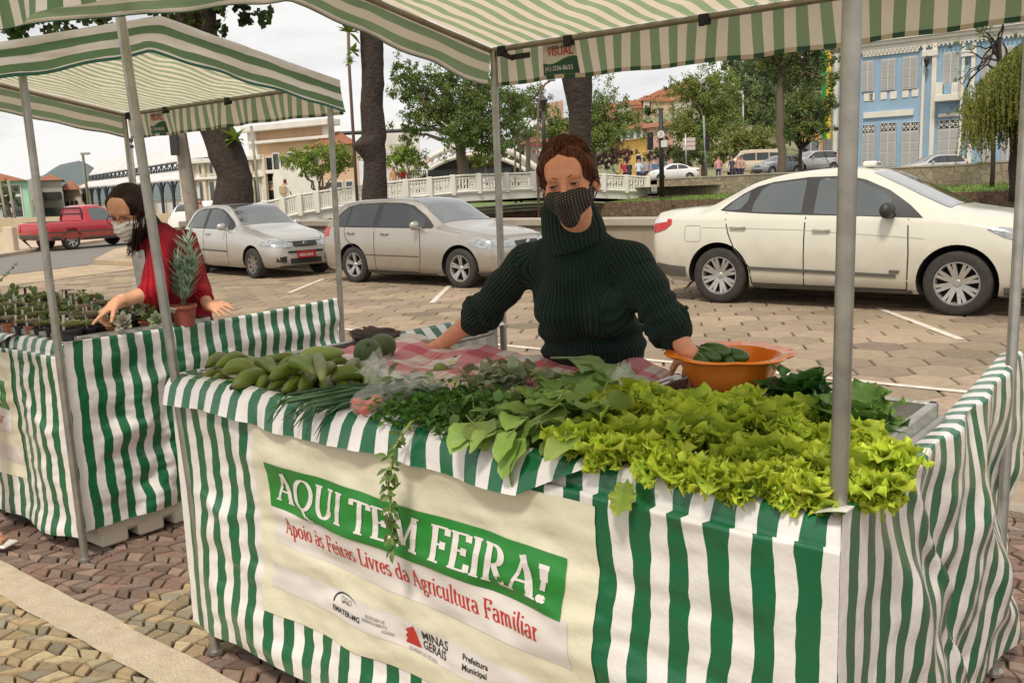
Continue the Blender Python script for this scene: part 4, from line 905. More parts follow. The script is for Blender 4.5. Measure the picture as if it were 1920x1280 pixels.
# ================================================================ people
def surface(prims, h, pad=.02, flt=None):
    """prims: ('c', a, b, ra, rb, k) tapered capsule | ('e', centre, radii, axes, k) ellipsoid | ('-e', ...) carved ellipsoid | ('plane', p, n, k) keep the side against n.  Returns verts, faces."""
    lo = np.array([1e9]*3); hi = -lo
    for p in prims:
        if p[0] == 'c':
            for q, r in ((p[1], p[3]), (p[2], p[4])): q = np.array(q); lo = np.minimum(lo, q-r); hi = np.maximum(hi, q+r)
        elif p[0] == 'e': q = np.array(p[1]); r = max(p[2]); lo = np.minimum(lo, q-r); hi = np.maximum(hi, q+r)
    lo -= pad; hi += pad; n = np.ceil((hi-lo)/h).astype(int)+1
    X = (lo[0]+h*np.arange(n[0], dtype=np.float32))[:, None, None]; Y_ = (lo[1]+h*np.arange(n[1], dtype=np.float32))[None, :, None]; Z_ = (lo[2]+h*np.arange(n[2], dtype=np.float32))[None, None, :]
    X = X.astype(np.float32); Y_ = Y_.astype(np.float32); Z_ = Z_.astype(np.float32)
    V = np.full(tuple(n), 9.0, dtype=np.float32)
    for p in prims:
        if p[0] == 'c':
            a = np.array(p[1], dtype=np.float32); b = np.array(p[2], dtype=np.float32); ab = b-a; L2 = float(ab@ab)+1e-12
            t = np.clip(((X-a[0])*ab[0]+(Y_-a[1])*ab[1]+(Z_-a[2])*ab[2])/L2, 0, 1)
            d = np.sqrt((X-a[0]-t*ab[0])**2+(Y_-a[1]-t*ab[1])**2+(Z_-a[2]-t*ab[2])**2)-(p[3]+(p[4]-p[3])*t)
        elif p[0] in ('e', '-e'):
            c = p[1]; r = p[2]; A3 = p[3]; q = []
            for i in range(3):
                ax = A3[i] if A3 is not None else [(1, 0, 0), (0, 1, 0), (0, 0, 1)][i]
                q.append(((X-c[0])*ax[0]+(Y_-c[1])*ax[1]+(Z_-c[2])*ax[2])/r[i])
            k0 = np.sqrt(q[0]**2+q[1]**2+q[2]**2); k1 = np.sqrt((q[0]/r[0])**2+(q[1]/r[1])**2+(q[2]/r[2])**2)+1e-6
            d = k0*(k0-1)/k1
        else:
            c, m = p[1], p[2]; d = (X-c[0])*m[0]+(Y_-c[1])*m[1]+(Z_-c[2])*m[2]
        k = p[-1]
        if p[0] in ('c', 'e'):
            g = np.clip(.5+.5*(V-d)/k, 0, 1); V = V*(1-g)+d*g-k*g*(1-g)
        else:
            d2 = -d if p[0] == '-e' else d
            g = np.clip(.5-.5*(V-d2)/k, 0, 1); V = V*(1-g)+d2*g+k*g*(1-g)
    ins = V < 0; nx, ny, nz = V.shape; cx_, cy_, cz_ = nx-1, ny-1, nz-1
    acc = np.zeros((cx_, cy_, cz_, 3), dtype=np.float32); cnt = np.zeros((cx_, cy_, cz_), dtype=np.float32); quads = []
    def idx(i, j, k): return (i*cy_+j)*cz_+k
    for ax in range(3):
        sl0 = [slice(None)]*3; sl1 = [slice(None)]*3; sl0[ax] = slice(0, -1); sl1[ax] = slice(1, None)
        v0 = V[tuple(sl0)]; v1 = V[tuple(sl1)]; cr = (v0 < 0) != (v1 < 0); I = np.argwhere(cr); f = (v0[cr]/(v0[cr]-v1[cr]))
        P_ = I.astype(np.float32); P_[:, ax] += f; o1, o2 = [a for a in range(3) if a != ax]
        full = np.ones(len(I), bool); cells = []
        for s1 in (0, -1):
            for s2 in (0, -1):
                C_ = I.copy(); C_[:, o1] += s1; C_[:, o2] += s2
                ok = (C_ >= 0).all(1) & (C_[:, 0] < cx_) & (C_[:, 1] < cy_) & (C_[:, 2] < cz_); full &= ok
                cc = C_[ok]; np.add.at(acc, (cc[:, 0], cc[:, 1], cc[:, 2]), P_[ok]); np.add.at(cnt, (cc[:, 0], cc[:, 1], cc[:, 2]), 1); cells.append(C_)
        q = np.stack([idx(*cells[m].T) for m in (0, 1, 3, 2)], 1)[full]; sg = (v0[cr] < 0)[full]
        if ax == 1: sg = ~sg
        q[sg] = q[sg][:, ::-1]; quads.append(q)
    Q = np.concatenate(quads); used = np.unique(Q); remap = np.full(cx_*cy_*cz_, -1, dtype=np.int64); remap[used] = np.arange(len(used))
    P_ = (acc.reshape(-1, 3)[used]/cnt.reshape(-1)[used][:, None])*h+lo
    F = remap[Q]
    for _ in range(2):                                       # light smoothing
        s_ = np.zeros_like(P_); c_ = np.zeros(len(P_))
        for a in range(4):
            i, j = F[:, a], F[:, (a+1) % 4]; np.add.at(s_, i, P_[j]); np.add.at(s_, j, P_[i]); np.add.at(c_, i, 1); np.add.at(c_, j, 1)
        P_ = P_*.5+.5*s_/c_[:, None]
    return P_, F
def smesh(P_, F, flip=False, frame=None, colfn=None, disp=None):
    if frame is not None:
        o, A3 = frame; P_ = np.array(o)+P_@np.array([list(a) for a in A3])
    mb = MB(); F = F[:, ::-1] if flip else F
    vs = [tuple(map(float, p)) for p in P_]
    mb.add(vs, [tuple(map(int, f)) for f in F], col=(1, 1, 1) if colfn else None)
    if colfn: mb.c = [colfn(p) for p in vs]
    return mb
M_SKIN = mat('skin', (1, 1, 1), .52, attr=True, var=.10, scale=45, bump=.08, bscale=240, spec=.35)
M_SKIN.node_tree.nodes['Principled BSDF'].inputs['Subsurface Weight'].default_value = .08
M_SKIN.node_tree.nodes['Principled BSDF'].inputs['Subsurface Radius'].default_value = (.01, .004, .002)
M_EYE = mat('eye_white', (.55, .50, .46), .2); M_IRIS = mat('iris', (.035, .018, .010), .15)
def hairmat(name, c, c2):
    m = mat(name, c, .62, bump=.0, spec=.16); nt = m.node_tree; N = nt.nodes.new; L = nt.links.new; p = nt.nodes['Principled BSDF']
    tc = N('ShaderNodeTexCoord'); mp = N('ShaderNodeMapping'); mp.inputs['Scale'].default_value = (160, 160, 14); L(tc.outputs['Object'], mp.inputs[0]); n = N('ShaderNodeTexNoise'); n.inputs['Scale'].default_value = 1; n.inputs['Detail'].default_value = 3; L(mp.outputs[0], n.inputs[0])
    mm = N('ShaderNodeMixRGB'); mm.inputs[1].default_value = (*c, 1); mm.inputs[2].default_value = (*c2, 1); rp = N('ShaderNodeMapRange'); rp.inputs[1].default_value = .35; rp.inputs[2].default_value = .65; L(n.outputs['Fac'], rp.inputs[0]); L(rp.outputs[0], mm.inputs[0]); L(mm.outputs[0], p.inputs['Base Color'])
    b = N('ShaderNodeBump'); b.inputs['Strength'].default_value = .7; b.inputs['Distance'].default_value = .006; L(n.outputs['Fac'], b.inputs['Height']); L(b.outputs[0], p.inputs['Normal']); return m
def knit(name, col, per, rough=.9):
    m = mat(name, col, rough, sheen=.3, spec=.15, var=.18, scale=9); nt = m.node_tree; N = nt.nodes.new; L = nt.links.new; p = nt.nodes['Principled BSDF']
    a = N('ShaderNodeAttribute'); a.attribute_name = 'col'; s = N('ShaderNodeSeparateXYZ'); L(a.outputs['Vector'], s.inputs[0]); p.inputs['Sheen Weight'].default_value = .05
    w = N('ShaderNodeMath'); w.operation = 'MULTIPLY'; w.inputs[1].default_value = 6.283/per; L(s.outputs[0], w.inputs[0]); sn = N('ShaderNodeMath'); sn.operation = 'SINE'; L(w.outputs[0], sn.inputs[0])
    b = N('ShaderNodeBump'); b.inputs['Strength'].default_value = 1; b.inputs['Distance'].default_value = .0028; L(sn.outputs[0], b.inputs['Height']); L(b.outputs[0], p.inputs['Normal'])
    mr = N('ShaderNodeMapRange'); mr.inputs[1].default_value = -1; mr.inputs[2].default_value = 1; mr.inputs[3].default_value = .66; mr.inputs[4].default_value = 1.08; L(sn.outputs[0], mr.inputs[0])
    mm = N('ShaderNodeMixRGB'); mm.blend_type = 'MULTIPLY'; mm.inputs[0].default_value = 1; L(p.inputs['Base Color'].links[0].from_socket, mm.inputs[1]); L(mr.outputs[0], mm.inputs[2]); L(mm.outputs[0], p.inputs['Base Color']); return m
def hand_prims(w, d, nrm, thumb, curl, spread=.10, s=1.0, thumbout=.7):
    """w wrist, d along the palm, nrm back of the hand, thumb side vector; curl: five bends (thumb first)"""
    w, d, nrm, th = Vector(w), Vector(d).normalized(), Vector(nrm), Vector(thumb); nrm = (nrm-d*nrm.dot(d)).normalized(); th = (th-d*th.dot(d)-nrm*th.dot(nrm)).normalized()
    pr = [('c', w-d*.02, w+d*.03*s, .024*s, .026*s, .012)]
    for f, (off, L_) in enumerate(((.030, .072), (.010, .080), (-.011, .074), (-.030, .058))):
        k0 = w+th*off*.55*s+d*.02*s; kn = w+th*off*s+d*(.088-abs(off-.005)*.25)*s+nrm*.002
        pr.append(('c', k0, kn, .014*s, .0105*s, .012))
        dd = (d+th*off/.03*spread).normalized(); p = kn; ax = dd.cross(nrm).normalized(); c = curl[f+1]
        for g, fr in enumerate((.46, .31, .25)):
            dd = (Matrix.Rotation(-c*(.9, 1.1, .7)[g], 3, ax) @ dd); q = p+dd*L_*fr*s; pr.append(('c', p, q, (.0092-.0011*g)*s, (.0085-.0012*g)*s, .004)); p = q
    b = w+th*.020*s+d*.018*s; m_ = b+(th*thumbout+d*.75-nrm*.15).normalized()*.044*s; e = m_+(th*thumbout*.6+d*.9-nrm*(.2+curl[0])).normalized()*.030*s; g = e+(th*thumbout*.35+d-nrm*(.3+curl[0])).normalized()*.024*s
    pr += [('c', b, m_, .016*s, .012*s, .010), ('c', m_, e, .0112*s, .0098*s, .004), ('c', e, g, .0098*s, .0076*s, .004)]
    return [(p[0], tuple(p[1]), tuple(p[2]), *p[3:]) for p in pr]
T3 = lambda v: tuple(v)
def head_frame(c, fwd, up):
    f = Vector(fwd).normalized(); u = Vector(up); u = (u-f*u.dot(f)).normalized(); r = f.cross(u).normalized(); return (Vector(c), (r, f, u))
def hp(fr, x, y, z): o, (r, f, u) = fr; return o+r*x+f*y+u*z
HEAD = [('e', (0, -.012, .035), (.076, .094, .088), None, .01), ('e', (0, .022, -.033), (.059, .070, .076), None, .03), ('e', (0, .058, -.092), (.028, .026, .024), None, .03),
 ('e', (.040, .052, -.022), (.026, .026, .028), None, .02), ('e', (-.040, .052, -.022), (.026, .026, .028), None, .02), ('c', (-.034, .076, .030), (.034, .076, .030), .013, .013, .014),
 ('e', (0, .060, .06), (.052, .025, .04), None, .03), ('-e', (.032, .100, .008), (.021, .020, .013), None, .012), ('-e', (-.032, .100, .008), (.021, .020, .013), None, .012),
 ('e', (.0315, .071, .008), (.0145, .0135, .0135), None, .004), ('e', (-.0315, .071, .008), (.0145, .0135, .0135), None, .004),
 ('c', (0, .086, .014), (0, .108, -.026), .0075, .0115, .010), ('e', (.011, .098, -.031), (.009, .010, .008), None, .006), ('e', (-.011, .098, -.031), (.009, .010, .008), None, .006),
 ('c', (-.018, .086, -.062), (.018, .086, -.062), .007, .007, .006), ('c', (-.014, .084, -.073), (.014, .084, -.073), .007, .007, .006),
 ('e', (.0785, -.008, -.004), (.009, .020, .031), ((1, .35, .1), (-.35, 1, 0), (-.1, 0, 1)), .008), ('e', (-.0785, -.008, -.004), (.009, .020, .031), ((1, -.35, -.1), (.35, 1, 0), (.1, 0, 1)), .008)]
def eyes(t, fr, look=0, slit=(.16, -.28)):
    for s in (-1, 1):
        c = hp(fr, s*.0315, .0725, .008); o, (r, f, u) = fr; e = MB(); e.ico(c, .0128, 3); ey = part('eye', e, M_EYE, t, True)
        m = MB(); d = (f*1+r*(look)+u*-.05).normalized(); a = d.orthogonal().normalized(); b = d.cross(a); m.lathe(c, [(.0001, .01335), (.0068, .0122)], 16, (a, b, d)); part('iris', m, M_IRIS, ey, True)
        lid = MB()
        for lo_, hi_ in ((slit[0], 1.35), (-1.35, slit[1])):
            def g(x, y, lo_=lo_, hi_=hi_):
                az = lerp(-1.25, 1.25, x); el = lerp(lo_, hi_, y); el = el*math.cos(az*.55) if abs(el) < .5 else el; rr = .0143
                return c+r*(rr*math.sin(az)*math.cos(el))+f*(rr*math.cos(az)*math.cos(el))+u*(rr*math.sin(el))
            lid.grid(g, 14, 5, col=tuple(x*.72 for x in SK))  # lids darker than the skin, socket shade put into their colour
        part('eyelids', lid, M_SKIN, ey, True)
        m = MB(); m.tube([hp(fr, s*.0315+x*.0135, .0865-.0035*x*x, .008+.0022*(1-x*x)+.0004) for x in (-1, -.5, 0, .5, 1)], [.0009, .0015, .0018, .0016, .0010], 5); part('lashes', m, M_IRIS, ey)
def brows(t, fr, m, w=.0028, z=.026):
    for s in (-1, 1):
        b = MB(); b.tube([hp(fr, s*.013, .0905, z+.001), hp(fr, s*.026, .0895, z+.006), hp(fr, s*.038, .084, z+.006), hp(fr, s*.051, .072, z-.004)], [w*.8, w, w*.8, w*.3], 6, flat=.5); part('eyebrow', b, m, t, True)
# ---------------- the seller in the green turtleneck
SK = (.78, .355, .215)
W1 = thing('person', 'woman with tied back auburn hair and dark mask in a dark green turtleneck', 'person', S(-1.78, 2.82))
pj = lambda x, y, d: UY(x, y, d)
hf = head_frame(pj(1068, 347, 2.80), (-.26, -1, -.10), (-.15, -.05, 1))
sh = [pj(988, 490, 3.08), pj(1183, 488, 2.86)]; el = [pj(905, 585, 3.30), pj(1240, 590, 2.76)]; wr = [pj(822, 650, 3.45), pj(1296, 668, 2.66)]
neck = pj(1083, 442, 2.93); pel = pj(1112, 740, 3.14); Fwd = (-SV*1.0).normalized()
body = [('e', T3(pel+Z*.0), (.14, .10, .10), (T3(SU), T3(SV), (0, 0, 1)), .03), ('c', T3(pel), T3(neck-Z*.1), .07, .06, .02), ('c', T3(neck-Z*.08-Fwd*.01), T3(hp(hf, 0, -.02, -.06)), .046, .050, .02)]
for i in (0, 1):
    hip = pel+SU*(-.09, .09)[i]; knee = S(-1.80+(-.09, .10)[i], 2.84, .47); foot = S(-1.80+(-.11, .12)[i], 2.88, .07)
    body += [('c', T3(hip), T3(knee), .085, .055, .03), ('c', T3(knee), T3(foot), .052, .036, .02), ('c', T3(foot-Z*.03), T3(foot+Fwd*.13-Z*.04), .035, .028, .02)]
    body += [('c', T3(sh[i]), T3(el[i]), .045, .038, .03), ('c', T3(el[i]), T3(wr[i]), .042, .026, .02)]
P_, F_ = surface(body, .008)
# head and hands at finer grain, joined into the same mesh
def skincol(p):
    v = Vector(p); k = 1+.10*noise.noise(v*18)+.05*noise.noise(v*60); return (SK[0]*k, SK[1]*k, SK[2]*k)
bodymb = smesh(P_, F_, colfn=skincol)
def facecol(fr):
    o, (r, f, u) = fr
    def g(p):
        v = Vector(p)-o; x, y, z = v.dot(r), v.dot(f), v.dot(u); k = 1+.07*noise.noise(Vector(p)*26)+.05*noise.noise(Vector(p)*90); R_, G_, B_ = SK
        ck = math.exp(-(((abs(x)-.042)/.02)**2+((z+.022)/.02)**2))*.22+math.exp(-((x/.014)**2+((z+.025)/.015)**2))*.25; fl = math.exp(-((z-.075)/.03)**2)*.05
        socket_shade = math.exp(-(((abs(x)-.032)/.018)**2+((z-.006)/.013)**2))*.38  # shade of the eye sockets, painted into the skin colour
        return (R_*k*(1+ck*.1-socket_shade*.7+fl), G_*k*(1-ck-socket_shade), B_*k*(1-ck-socket_shade))
    return g
hP, hF = surface(HEAD+[('c', (0, -.03, -.05), (0, -.05, -.095), .046, .044, .02)], .0028)
hm = smesh(hP, hF, frame=hf, colfn=facecol(hf))
b0 = len(bodymb.v); bodymb.v += hm.v; bodymb.f += [tuple(b0+i for i in f) for f in hm.f]; bodymb.c += hm.c; bodymb.m += hm.m; bodymb.usec = True
hands_ = hand_prims(wr[0], pj(762, 668, 3.50)-wr[0]-Z*.01, Z+SV*.2, pj(800, 700, 3.2)-pj(800, 660, 3.5), (.25, .35, .45, .55, .6), spread=.22, s=1.0)
hands_ += [('c', T3(wr[0]), T3(wr[0].lerp(el[0], .35)), .026, .031, .02)]
for q in (hand_prims(wr[1], (S(-1.30, 2.50, .99)-wr[1]), Z+SU*.2, -SU, (.3, .5, .5, .5, .5)),):
    p2, f2 = surface(q+[('c', T3(wr[1]), T3(wr[1].lerp(el[1], .3)), .025, .029, .02)], .0028); m2 = smesh(p2, f2, colfn=skincol)
    b0 = len(bodymb.v); bodymb.v += m2.v; bodymb.f += [tuple(b0+i for i in f) for f in m2.f]; bodymb.c += m2.c; bodymb.m += m2.m
p2, f2 = surface(hands_, .0026); m2 = smesh(p2, f2, colfn=skincol)
b0 = len(bodymb.v); bodymb.v += m2.v; bodymb.f += [tuple(b0+i for i in f) for f in m2.f]; bodymb.c += m2.c; bodymb.m += m2.m
part('body', bodymb, M_SKIN, W1, True)
eyes(W1, hf, look=.12, slit=(.20, -.24)); M_BROW = mat('brow_hair', (.13, .055, .035), .8); brows(W1, hf, M_BROW, .0042, .027)
# sweater: torso, sleeves, rolled cuffs, folded collar
bust = pj(1088, 585, 2.86); wst = pj(1108, 655, 3.06)
AX = (T3(SU), T3(SV), (0, 0, 1)); chest = pj(1092, 545, 3.02)
sw = [('e', T3(chest), (.180, .125, .19), AX, .03), ('e', T3(pj(1110, 640, 3.06)), (.190, .138, .16), AX, .06), ('e', T3(pj(1112, 715, 3.10)), (.188, .145, .10), AX, .05), ('e', T3(pj(1085, 480, 2.98)), (.15, .085, .075), AX, .05),
      ('e', T3(pj(1050, 578, 2.93)), (.085, .085, .085), None, .05), ('e', T3(pj(1140, 580, 2.86)), (.085, .085, .085), None, .05),
      ('c', T3(neck-Z*.12+Fwd*.02), T3(neck+Z*.0), .095, .078, .04)]
for i in (0, 1):
    cuff = el[i].lerp(wr[i], .12 if i == 0 else .42)
    sw += [('c', T3(neck-Z*.055), T3(sh[i]-Z*.005), .070, .056, .05), ('c', T3(sh[i]-Z*.008), T3(sh[i].lerp(el[i], .5)), .060, .062, .04), ('c', T3(sh[i].lerp(el[i], .5)), T3(el[i]), .064, .060, .02), ('c', T3(el[i]), T3(cuff), .060, .058, .02)]
for (c_, r_, k_) in ((pj(1108, 668, 2.95), .02, .02), ):
    pass
P_, F_ = surface(sw, .0062)
tors = [neck, pel]
def ribc(p):
    v = Vector(p); best = None
    t_ = max(0, min(1, (v.z-pel.z)/(neck.z-pel.z))); ax = pel.lerp(neck, t_); dt = (v-ax); dist = math.hypot(dt.dot(SU)/.19, dt.dot(SV)/.14)
    ang = math.atan2(dt.dot(SU), -dt.dot(SV)); ph = ang*.17; bd = dist*.15
    for i in (0, 1):
        for a, b in ((sh[i], el[i]), (el[i], wr[i])):
            ab = b-a; t = max(0, min(1, (v-a).dot(ab)/ab.length_squared)); q = v-(a+ab*t); dd = q.length
            if dd < bd*.95 and abs((v-chest).dot(SU)) > .176: d_ = ab.normalized(); x_ = (Z-d_*Z.dot(d_)).normalized(); y_ = d_.cross(x_); ph = math.atan2(q.dot(y_), q.dot(x_))*.062; bd = dd
    return (ph+10, 0, 0)
def fold(P_, fn): return np.array([fn(Vector(p)) for p in P_])
def swf(v):
    n = noise.noise(v*7)*.010+noise.noise(v*16)*.005; zz = v.z
    n += .012*math.exp(-((zz-1.035-.1*(v-pel).dot(SU))/.018)**2)*1.0 - .010*math.exp(-((zz-1.065-.1*(v-pel).dot(SU))/.016)**2) + .007*math.sin(v.z*70+3*noise.noise(v*6))*math.exp(-((zz-1.08)/.07)**2)
    for i in (0, 1):
        if (v-el[i]).length < .15: n += .008*math.sin((v-sh[i]).length*110+4*noise.noise(v*9))*(1-(v-el[i]).length/.15)
    t_ = max(0, min(1, (v.z-pel.z)/(neck.z-pel.z))); d = (v-pel.lerp(neck, t_)); d.z = 0
    for i in (0, 1):
        if (v-el[i]).length < .17: d = v-sh[i].lerp(el[i], .9)
    return v+d.normalized()*n
P2 = fold(P_, swf)
part('sweater', smesh(P2, F_, colfn=ribc), knit('green_rib_knit', (.016, .036, .027), .0125), W1, True)
for i in (0, 1):                                              # rolled cuffs
    a = el[i].lerp(wr[i], -.06 if i == 0 else .12); b = el[i].lerp(wr[i], .24 if i == 0 else .52); d = (b-a).normalized(); x_ = (Z-d*Z.dot(d)).normalized(); y_ = d.cross(x_); mb = MB(); n = 40; Lc = (b-a).length
    prof = [(.045, Lc), (.056, Lc*1.0), (.066, Lc*.93), (.069, Lc*.6), (.067, Lc*.4), (.072, Lc*.3), (.070, Lc*.08), (.060, 0), (.05, .01)]
    for pi_, (r_, z_) in enumerate(prof):
        for j in range(n):
            t = 2*math.pi*j/n; rr = r_*(1+.09*math.sin(t*3+pi_*.5)+.04*math.sin(t*7+pi_)); mb.v.append(tuple(a+d*(z_+.012*math.sin(t*2+pi_*.2))+x_*(rr*math.cos(t))+y_*(rr*math.sin(t)))); mb.c.append((t*.062+5 if True else 0, 0, 0))
    for k in range(len(prof)-1):
        for j in range(n): mb.f.append((k*n+j, k*n+(j+1) % n, (k+1)*n+(j+1) % n, (k+1)*n+j)); mb.m.append(0)
    mb.usec = True; part('cuff', mb, knit('green_rib_cuff', (.016, .036, .027), .0125), W1, True)
mb = MB(); n = 72; ca = neck+Z*.0+Fwd*.020; d = (Z*1.0+Fwd*-.06+SU*-.30).normalized(); x_ = SU-d*SU.dot(d); x_.normalize(); y_ = d.cross(x_)
prof = [(.092, -.05), (.102, -.015), (.100, .02), (.093, .05), (.086, .084), (.079, .104), (.073, .110), (.069, .096), (.070, .06), (.068, .02)]
for pi_, (r_, z_) in enumerate(prof):
    for j in range(n):
        t = 2*math.pi*j/n; rr = r_*(1+.03*math.sin(t*3+pi_*.6)); mb.v.append(tuple(ca+d*(z_+.010*math.sin(t*2+1))+x_*(rr*math.cos(t))+y_*(rr*math.sin(t)*.95))); mb.c.append((t*.085+5, 0, 0))
for k in range(len(prof)-1):
    for j in range(n): mb.f.append((k*n+j, k*n+(j+1) % n, (k+1)*n+(j+1) % n, (k+1)*n+j)); mb.m.append(0)
mb.usec = True; part('collar', mb, knit('green_rib_collar', (.018, .040, .030), .0125), W1, True)
# trousers
tr = [('e', T3(pel), (.185, .135, .14), AX, .03)]
for i in (0, 1):
    hip = pel+SU*(-.09, .09)[i]; knee = S(-1.80+(-.09, .10)[i], 2.84, .47); foot = S(-1.80+(-.11, .12)[i], 2.88, .10); tr += [('c', T3(hip), T3(knee), .10, .07, .03), ('c', T3(knee), T3(foot), .068, .055, .02)]
P_, F_ = surface(tr, .012); part('trousers', smesh(P_, F_), mat('dark_trousers', (.03, .032, .045), .85, bump=.3, bscale=50), W1, True)
# hair: drawn back over the skull into a small bun
def hair1(fr, m, t):
    pr = [('e', (0, -.018, .046), (.086, .106, .102), None, .01), ('e', (.0, -.05, .0), (.078, .07, .08), None, .03), ('e', (.02, -.072, .100), (.048, .042, .036), None, .02),
          ('c', (.060, .048, .060), (.082, .008, .012), .013, .008, .012), ('c', (-.060, .048, .060), (-.082, .008, .012), .013, .008, .012), ('c', (.03, .058, .098), (.066, .040, .058), .016, .016, .02), ('c', (-.03, .058, .098), (-.066, .040, .058), .016, .016, .02),
          ('-e', (-.008, .102, -.02), (.066, .074, .096), None, .006), ('-e', (0, .04, -.10), (.2, .2, .075), None, .012), ('plane', (0, 0, -.05), (0, -.3, -1), .01)]
    P_, F_ = surface(pr, .003)
    def f(v): return v*(1+.020*noise.noise(Vector((v.x*30, v.y*9, v.z*9)))+.016*noise.noise(Vector((v.x*80, v.y*14, v.z*20))))
    P2 = fold(P_, f); part('hair', smesh(P2, F_, frame=fr), m, t, True)
M_H1 = hairmat('auburn_hair', (.032, .011, .007), (.15, .045, .020)); hair1(hf, M_H1, W1)
mb = MB()
for k in range(46):                                           # loose strands at the temples and hairline
    s_ = random.choice((-1, 1)); x = s_*random.uniform(.066, .086); y = random.uniform(-.01, .045); z = random.uniform(-.005, .075)
    P0 = [hp(hf, x, y, z), hp(hf, x+s_*.012, y-.004, z-.012), hp(hf, x+s_*random.uniform(.0, .020), y+.006, z-random.uniform(.02, .042))]; mb.tube(P0, [.0012, .0009, .0003], 4)
for k in range(24): a = random.uniform(-1, 1); mb.tube([hp(hf, .05*a, .055, .108-.02*a*a), hp(hf, .062*a, .02, .138), hp(hf, .05*a+random.uniform(-.02, .02), -.03, .146)], [.0008, .0010, .0004], 4)
def combed(fr, m, t, n, bun, a=(.088, .108, .104), cz=.046):
    mb = MB()
    for k in range(n):
        az = random.uniform(-1.5, 1.5); P0 = []
        for i in range(9):
            s = i/8; el_ = lerp(random.uniform(.15, .75) if abs(az) > .7 else .62, 1.9, s); th = az*(1-s*.75)
            d = Vector((math.sin(th)*math.cos(min(el_, 1.5)), math.cos(th)*math.cos(el_), math.sin(el_))); q = Vector((d.x*a[0], d.y*a[1]-.018, d.z*a[2]+cz))*random.uniform(.995, 1.02); P0.append(q.lerp(Vector(bun), max(0, s-.6)*1.2))
        mb.tube([hp(fr, *q) for q in P0], [.0005]+[.0017]*7+[.0008], 4)
    part('combed_hair', mb, m, t)
combed(hf, M_H1, W1, 210, (.02, -.072, .11))
part('stray_hair', mb, M_H1, W1)
# mask: cloth shell over nose, cheeks and chin
def maskmat(name, base, dots):
    m = mat(name, base, .8, bump=.15, bscale=400); nt = m.node_tree; N = nt.nodes.new; L = nt.links.new; p = nt.nodes['Principled BSDF']; tc = N('ShaderNodeAttribute'); tc.attribute_name = 'col'
    sx = N('ShaderNodeSeparateXYZ'); L(tc.outputs['Vector'], sx.inputs[0]); w = []
    for k in (0, 1):
        a = N('ShaderNodeMath'); a.operation = 'MULTIPLY'; a.inputs[1].default_value = 6.283/.0078; L(sx.outputs[k], a.inputs[0]); b = N('ShaderNodeMath'); b.operation = 'SINE'; L(a.outputs[0], b.inputs[0]); w.append(b)
    q = N('ShaderNodeMath'); q.operation = 'ADD'; L(w[0].outputs[0], q.inputs[0]); L(w[1].outputs[0], q.inputs[1]); g = N('ShaderNodeMath'); g.operation = 'GREATER_THAN'; g.inputs[1].default_value = 1.35; L(q.outputs[0], g.inputs[0])
    mm = N('ShaderNodeMixRGB'); mm.inputs[1].default_value = (*base, 1); mm.inputs[2].default_value = (*dots, 1); L(g.outputs[0], mm.inputs[0]); L(mm.outputs[0], p.inputs['Base Color']); return m
def mask(t, fr, m, top=-.012, pleat=0, strapm=None):
    pr = [('e', (0, .028, -.030), (.0735, .080, .062), None, .01), ('c', (0, .100, -.014), (0, .112, -.036), .013, .017, .02), ('e', (0, .068, -.082), (.024, .034, .030), None, .035), ('c', (0, .112, -.036), (0, .085, -.095), .017, .016, .03),
          ('plane', (0, .1, top), (0, .10, 1), .004), ('plane', (0, -.0, 0), (0, -1, .25), .004), ('-e', (0, .0, -.035), (.0675, .088, .072), None, .003)]
    P_, F_ = surface(pr, .0026); keep = P_
    if pleat: P_ = fold(P_, lambda v: v+Vector((0, .0022*math.sin(v.z*260), 0)))
    o, (r, f, u) = fr
    mb = smesh(P_, F_, frame=fr); mb.usec = True; mb.c = [(float(p[0])+1, float(p[2])+1+.25*float(p[0]), 0) for p in P_]
    part('face_mask', mb, m, t, True)
    for s in (-1, 1): b = MB(); b.tube([hp(fr, s*.068, .018, -.008), hp(fr, s*.082, -.012, .024), hp(fr, s*.085, -.034, .0), hp(fr, s*.078, -.016, -.032), hp(fr, s*.062, .02, -.062)], .0018, 6); part('ear_loop', b, strapm or m, t, True)
mask(W1, hf, maskmat('dotted_mask_fabric', (.018, .014, .012), (.26, .21, .16)), top=-.008, strapm=G_BLACK)
# ---------------- the seller in red behind the left stall
SK = (.68, .35, .205)
W2 = thing('person', 'woman in red cardigan, glasses and white mask pointing at the succulents', 'person', S(-4.62, 3.05))
h2 = head_frame(pj(243, 398, 4.42), (-.22, -.88, -.40), (-.06, -.30, 1))
sh2 = [pj(298, 462, 4.50), pj(345, 455, 4.76)]; el2 = [pj(290, 545, 4.36), pj(372, 545, 4.72)]; wr2 = [pj(222, 567, 4.22), pj(392, 572, 4.56)]
nk2 = pj(292, 438, 4.60); pel2 = UY(350, 650, 4.86); pel2.z = .92; AX2 = (T3(SU), T3(SV), (0, 0, 1)); hand_c = pj(188, 590, 4.16)
body = [('e', T3(pel2), (.13, .10, .10), AX2, .03), ('c', T3(pel2), T3(nk2-Z*.1), .07, .06, .02), ('c', T3(nk2-Z*.05), T3(hp(h2, 0, -.03, -.05)), .055, .048, .03)]
for i in (0, 1):
    hip = pel2+SU*(-.09, .09)[i]; knee = Vector((pel2.x, pel2.y, .47))+SU*(-.1, .1)[i]; foot = Vector((pel2.x, pel2.y, .07))+SU*(-.12, .12)[i]+SV*.05
    body += [('c', T3(hip), T3(knee), .085, .055, .03), ('c', T3(knee), T3(foot), .05, .036, .02), ('c', T3(foot-Z*.03), T3(foot-SV*.13-Z*.04), .035, .028, .02), ('c', T3(sh2[i]), T3(el2[i]), .045, .040, .03), ('c', T3(el2[i]), T3(wr2[i]), .044, .024, .02)]
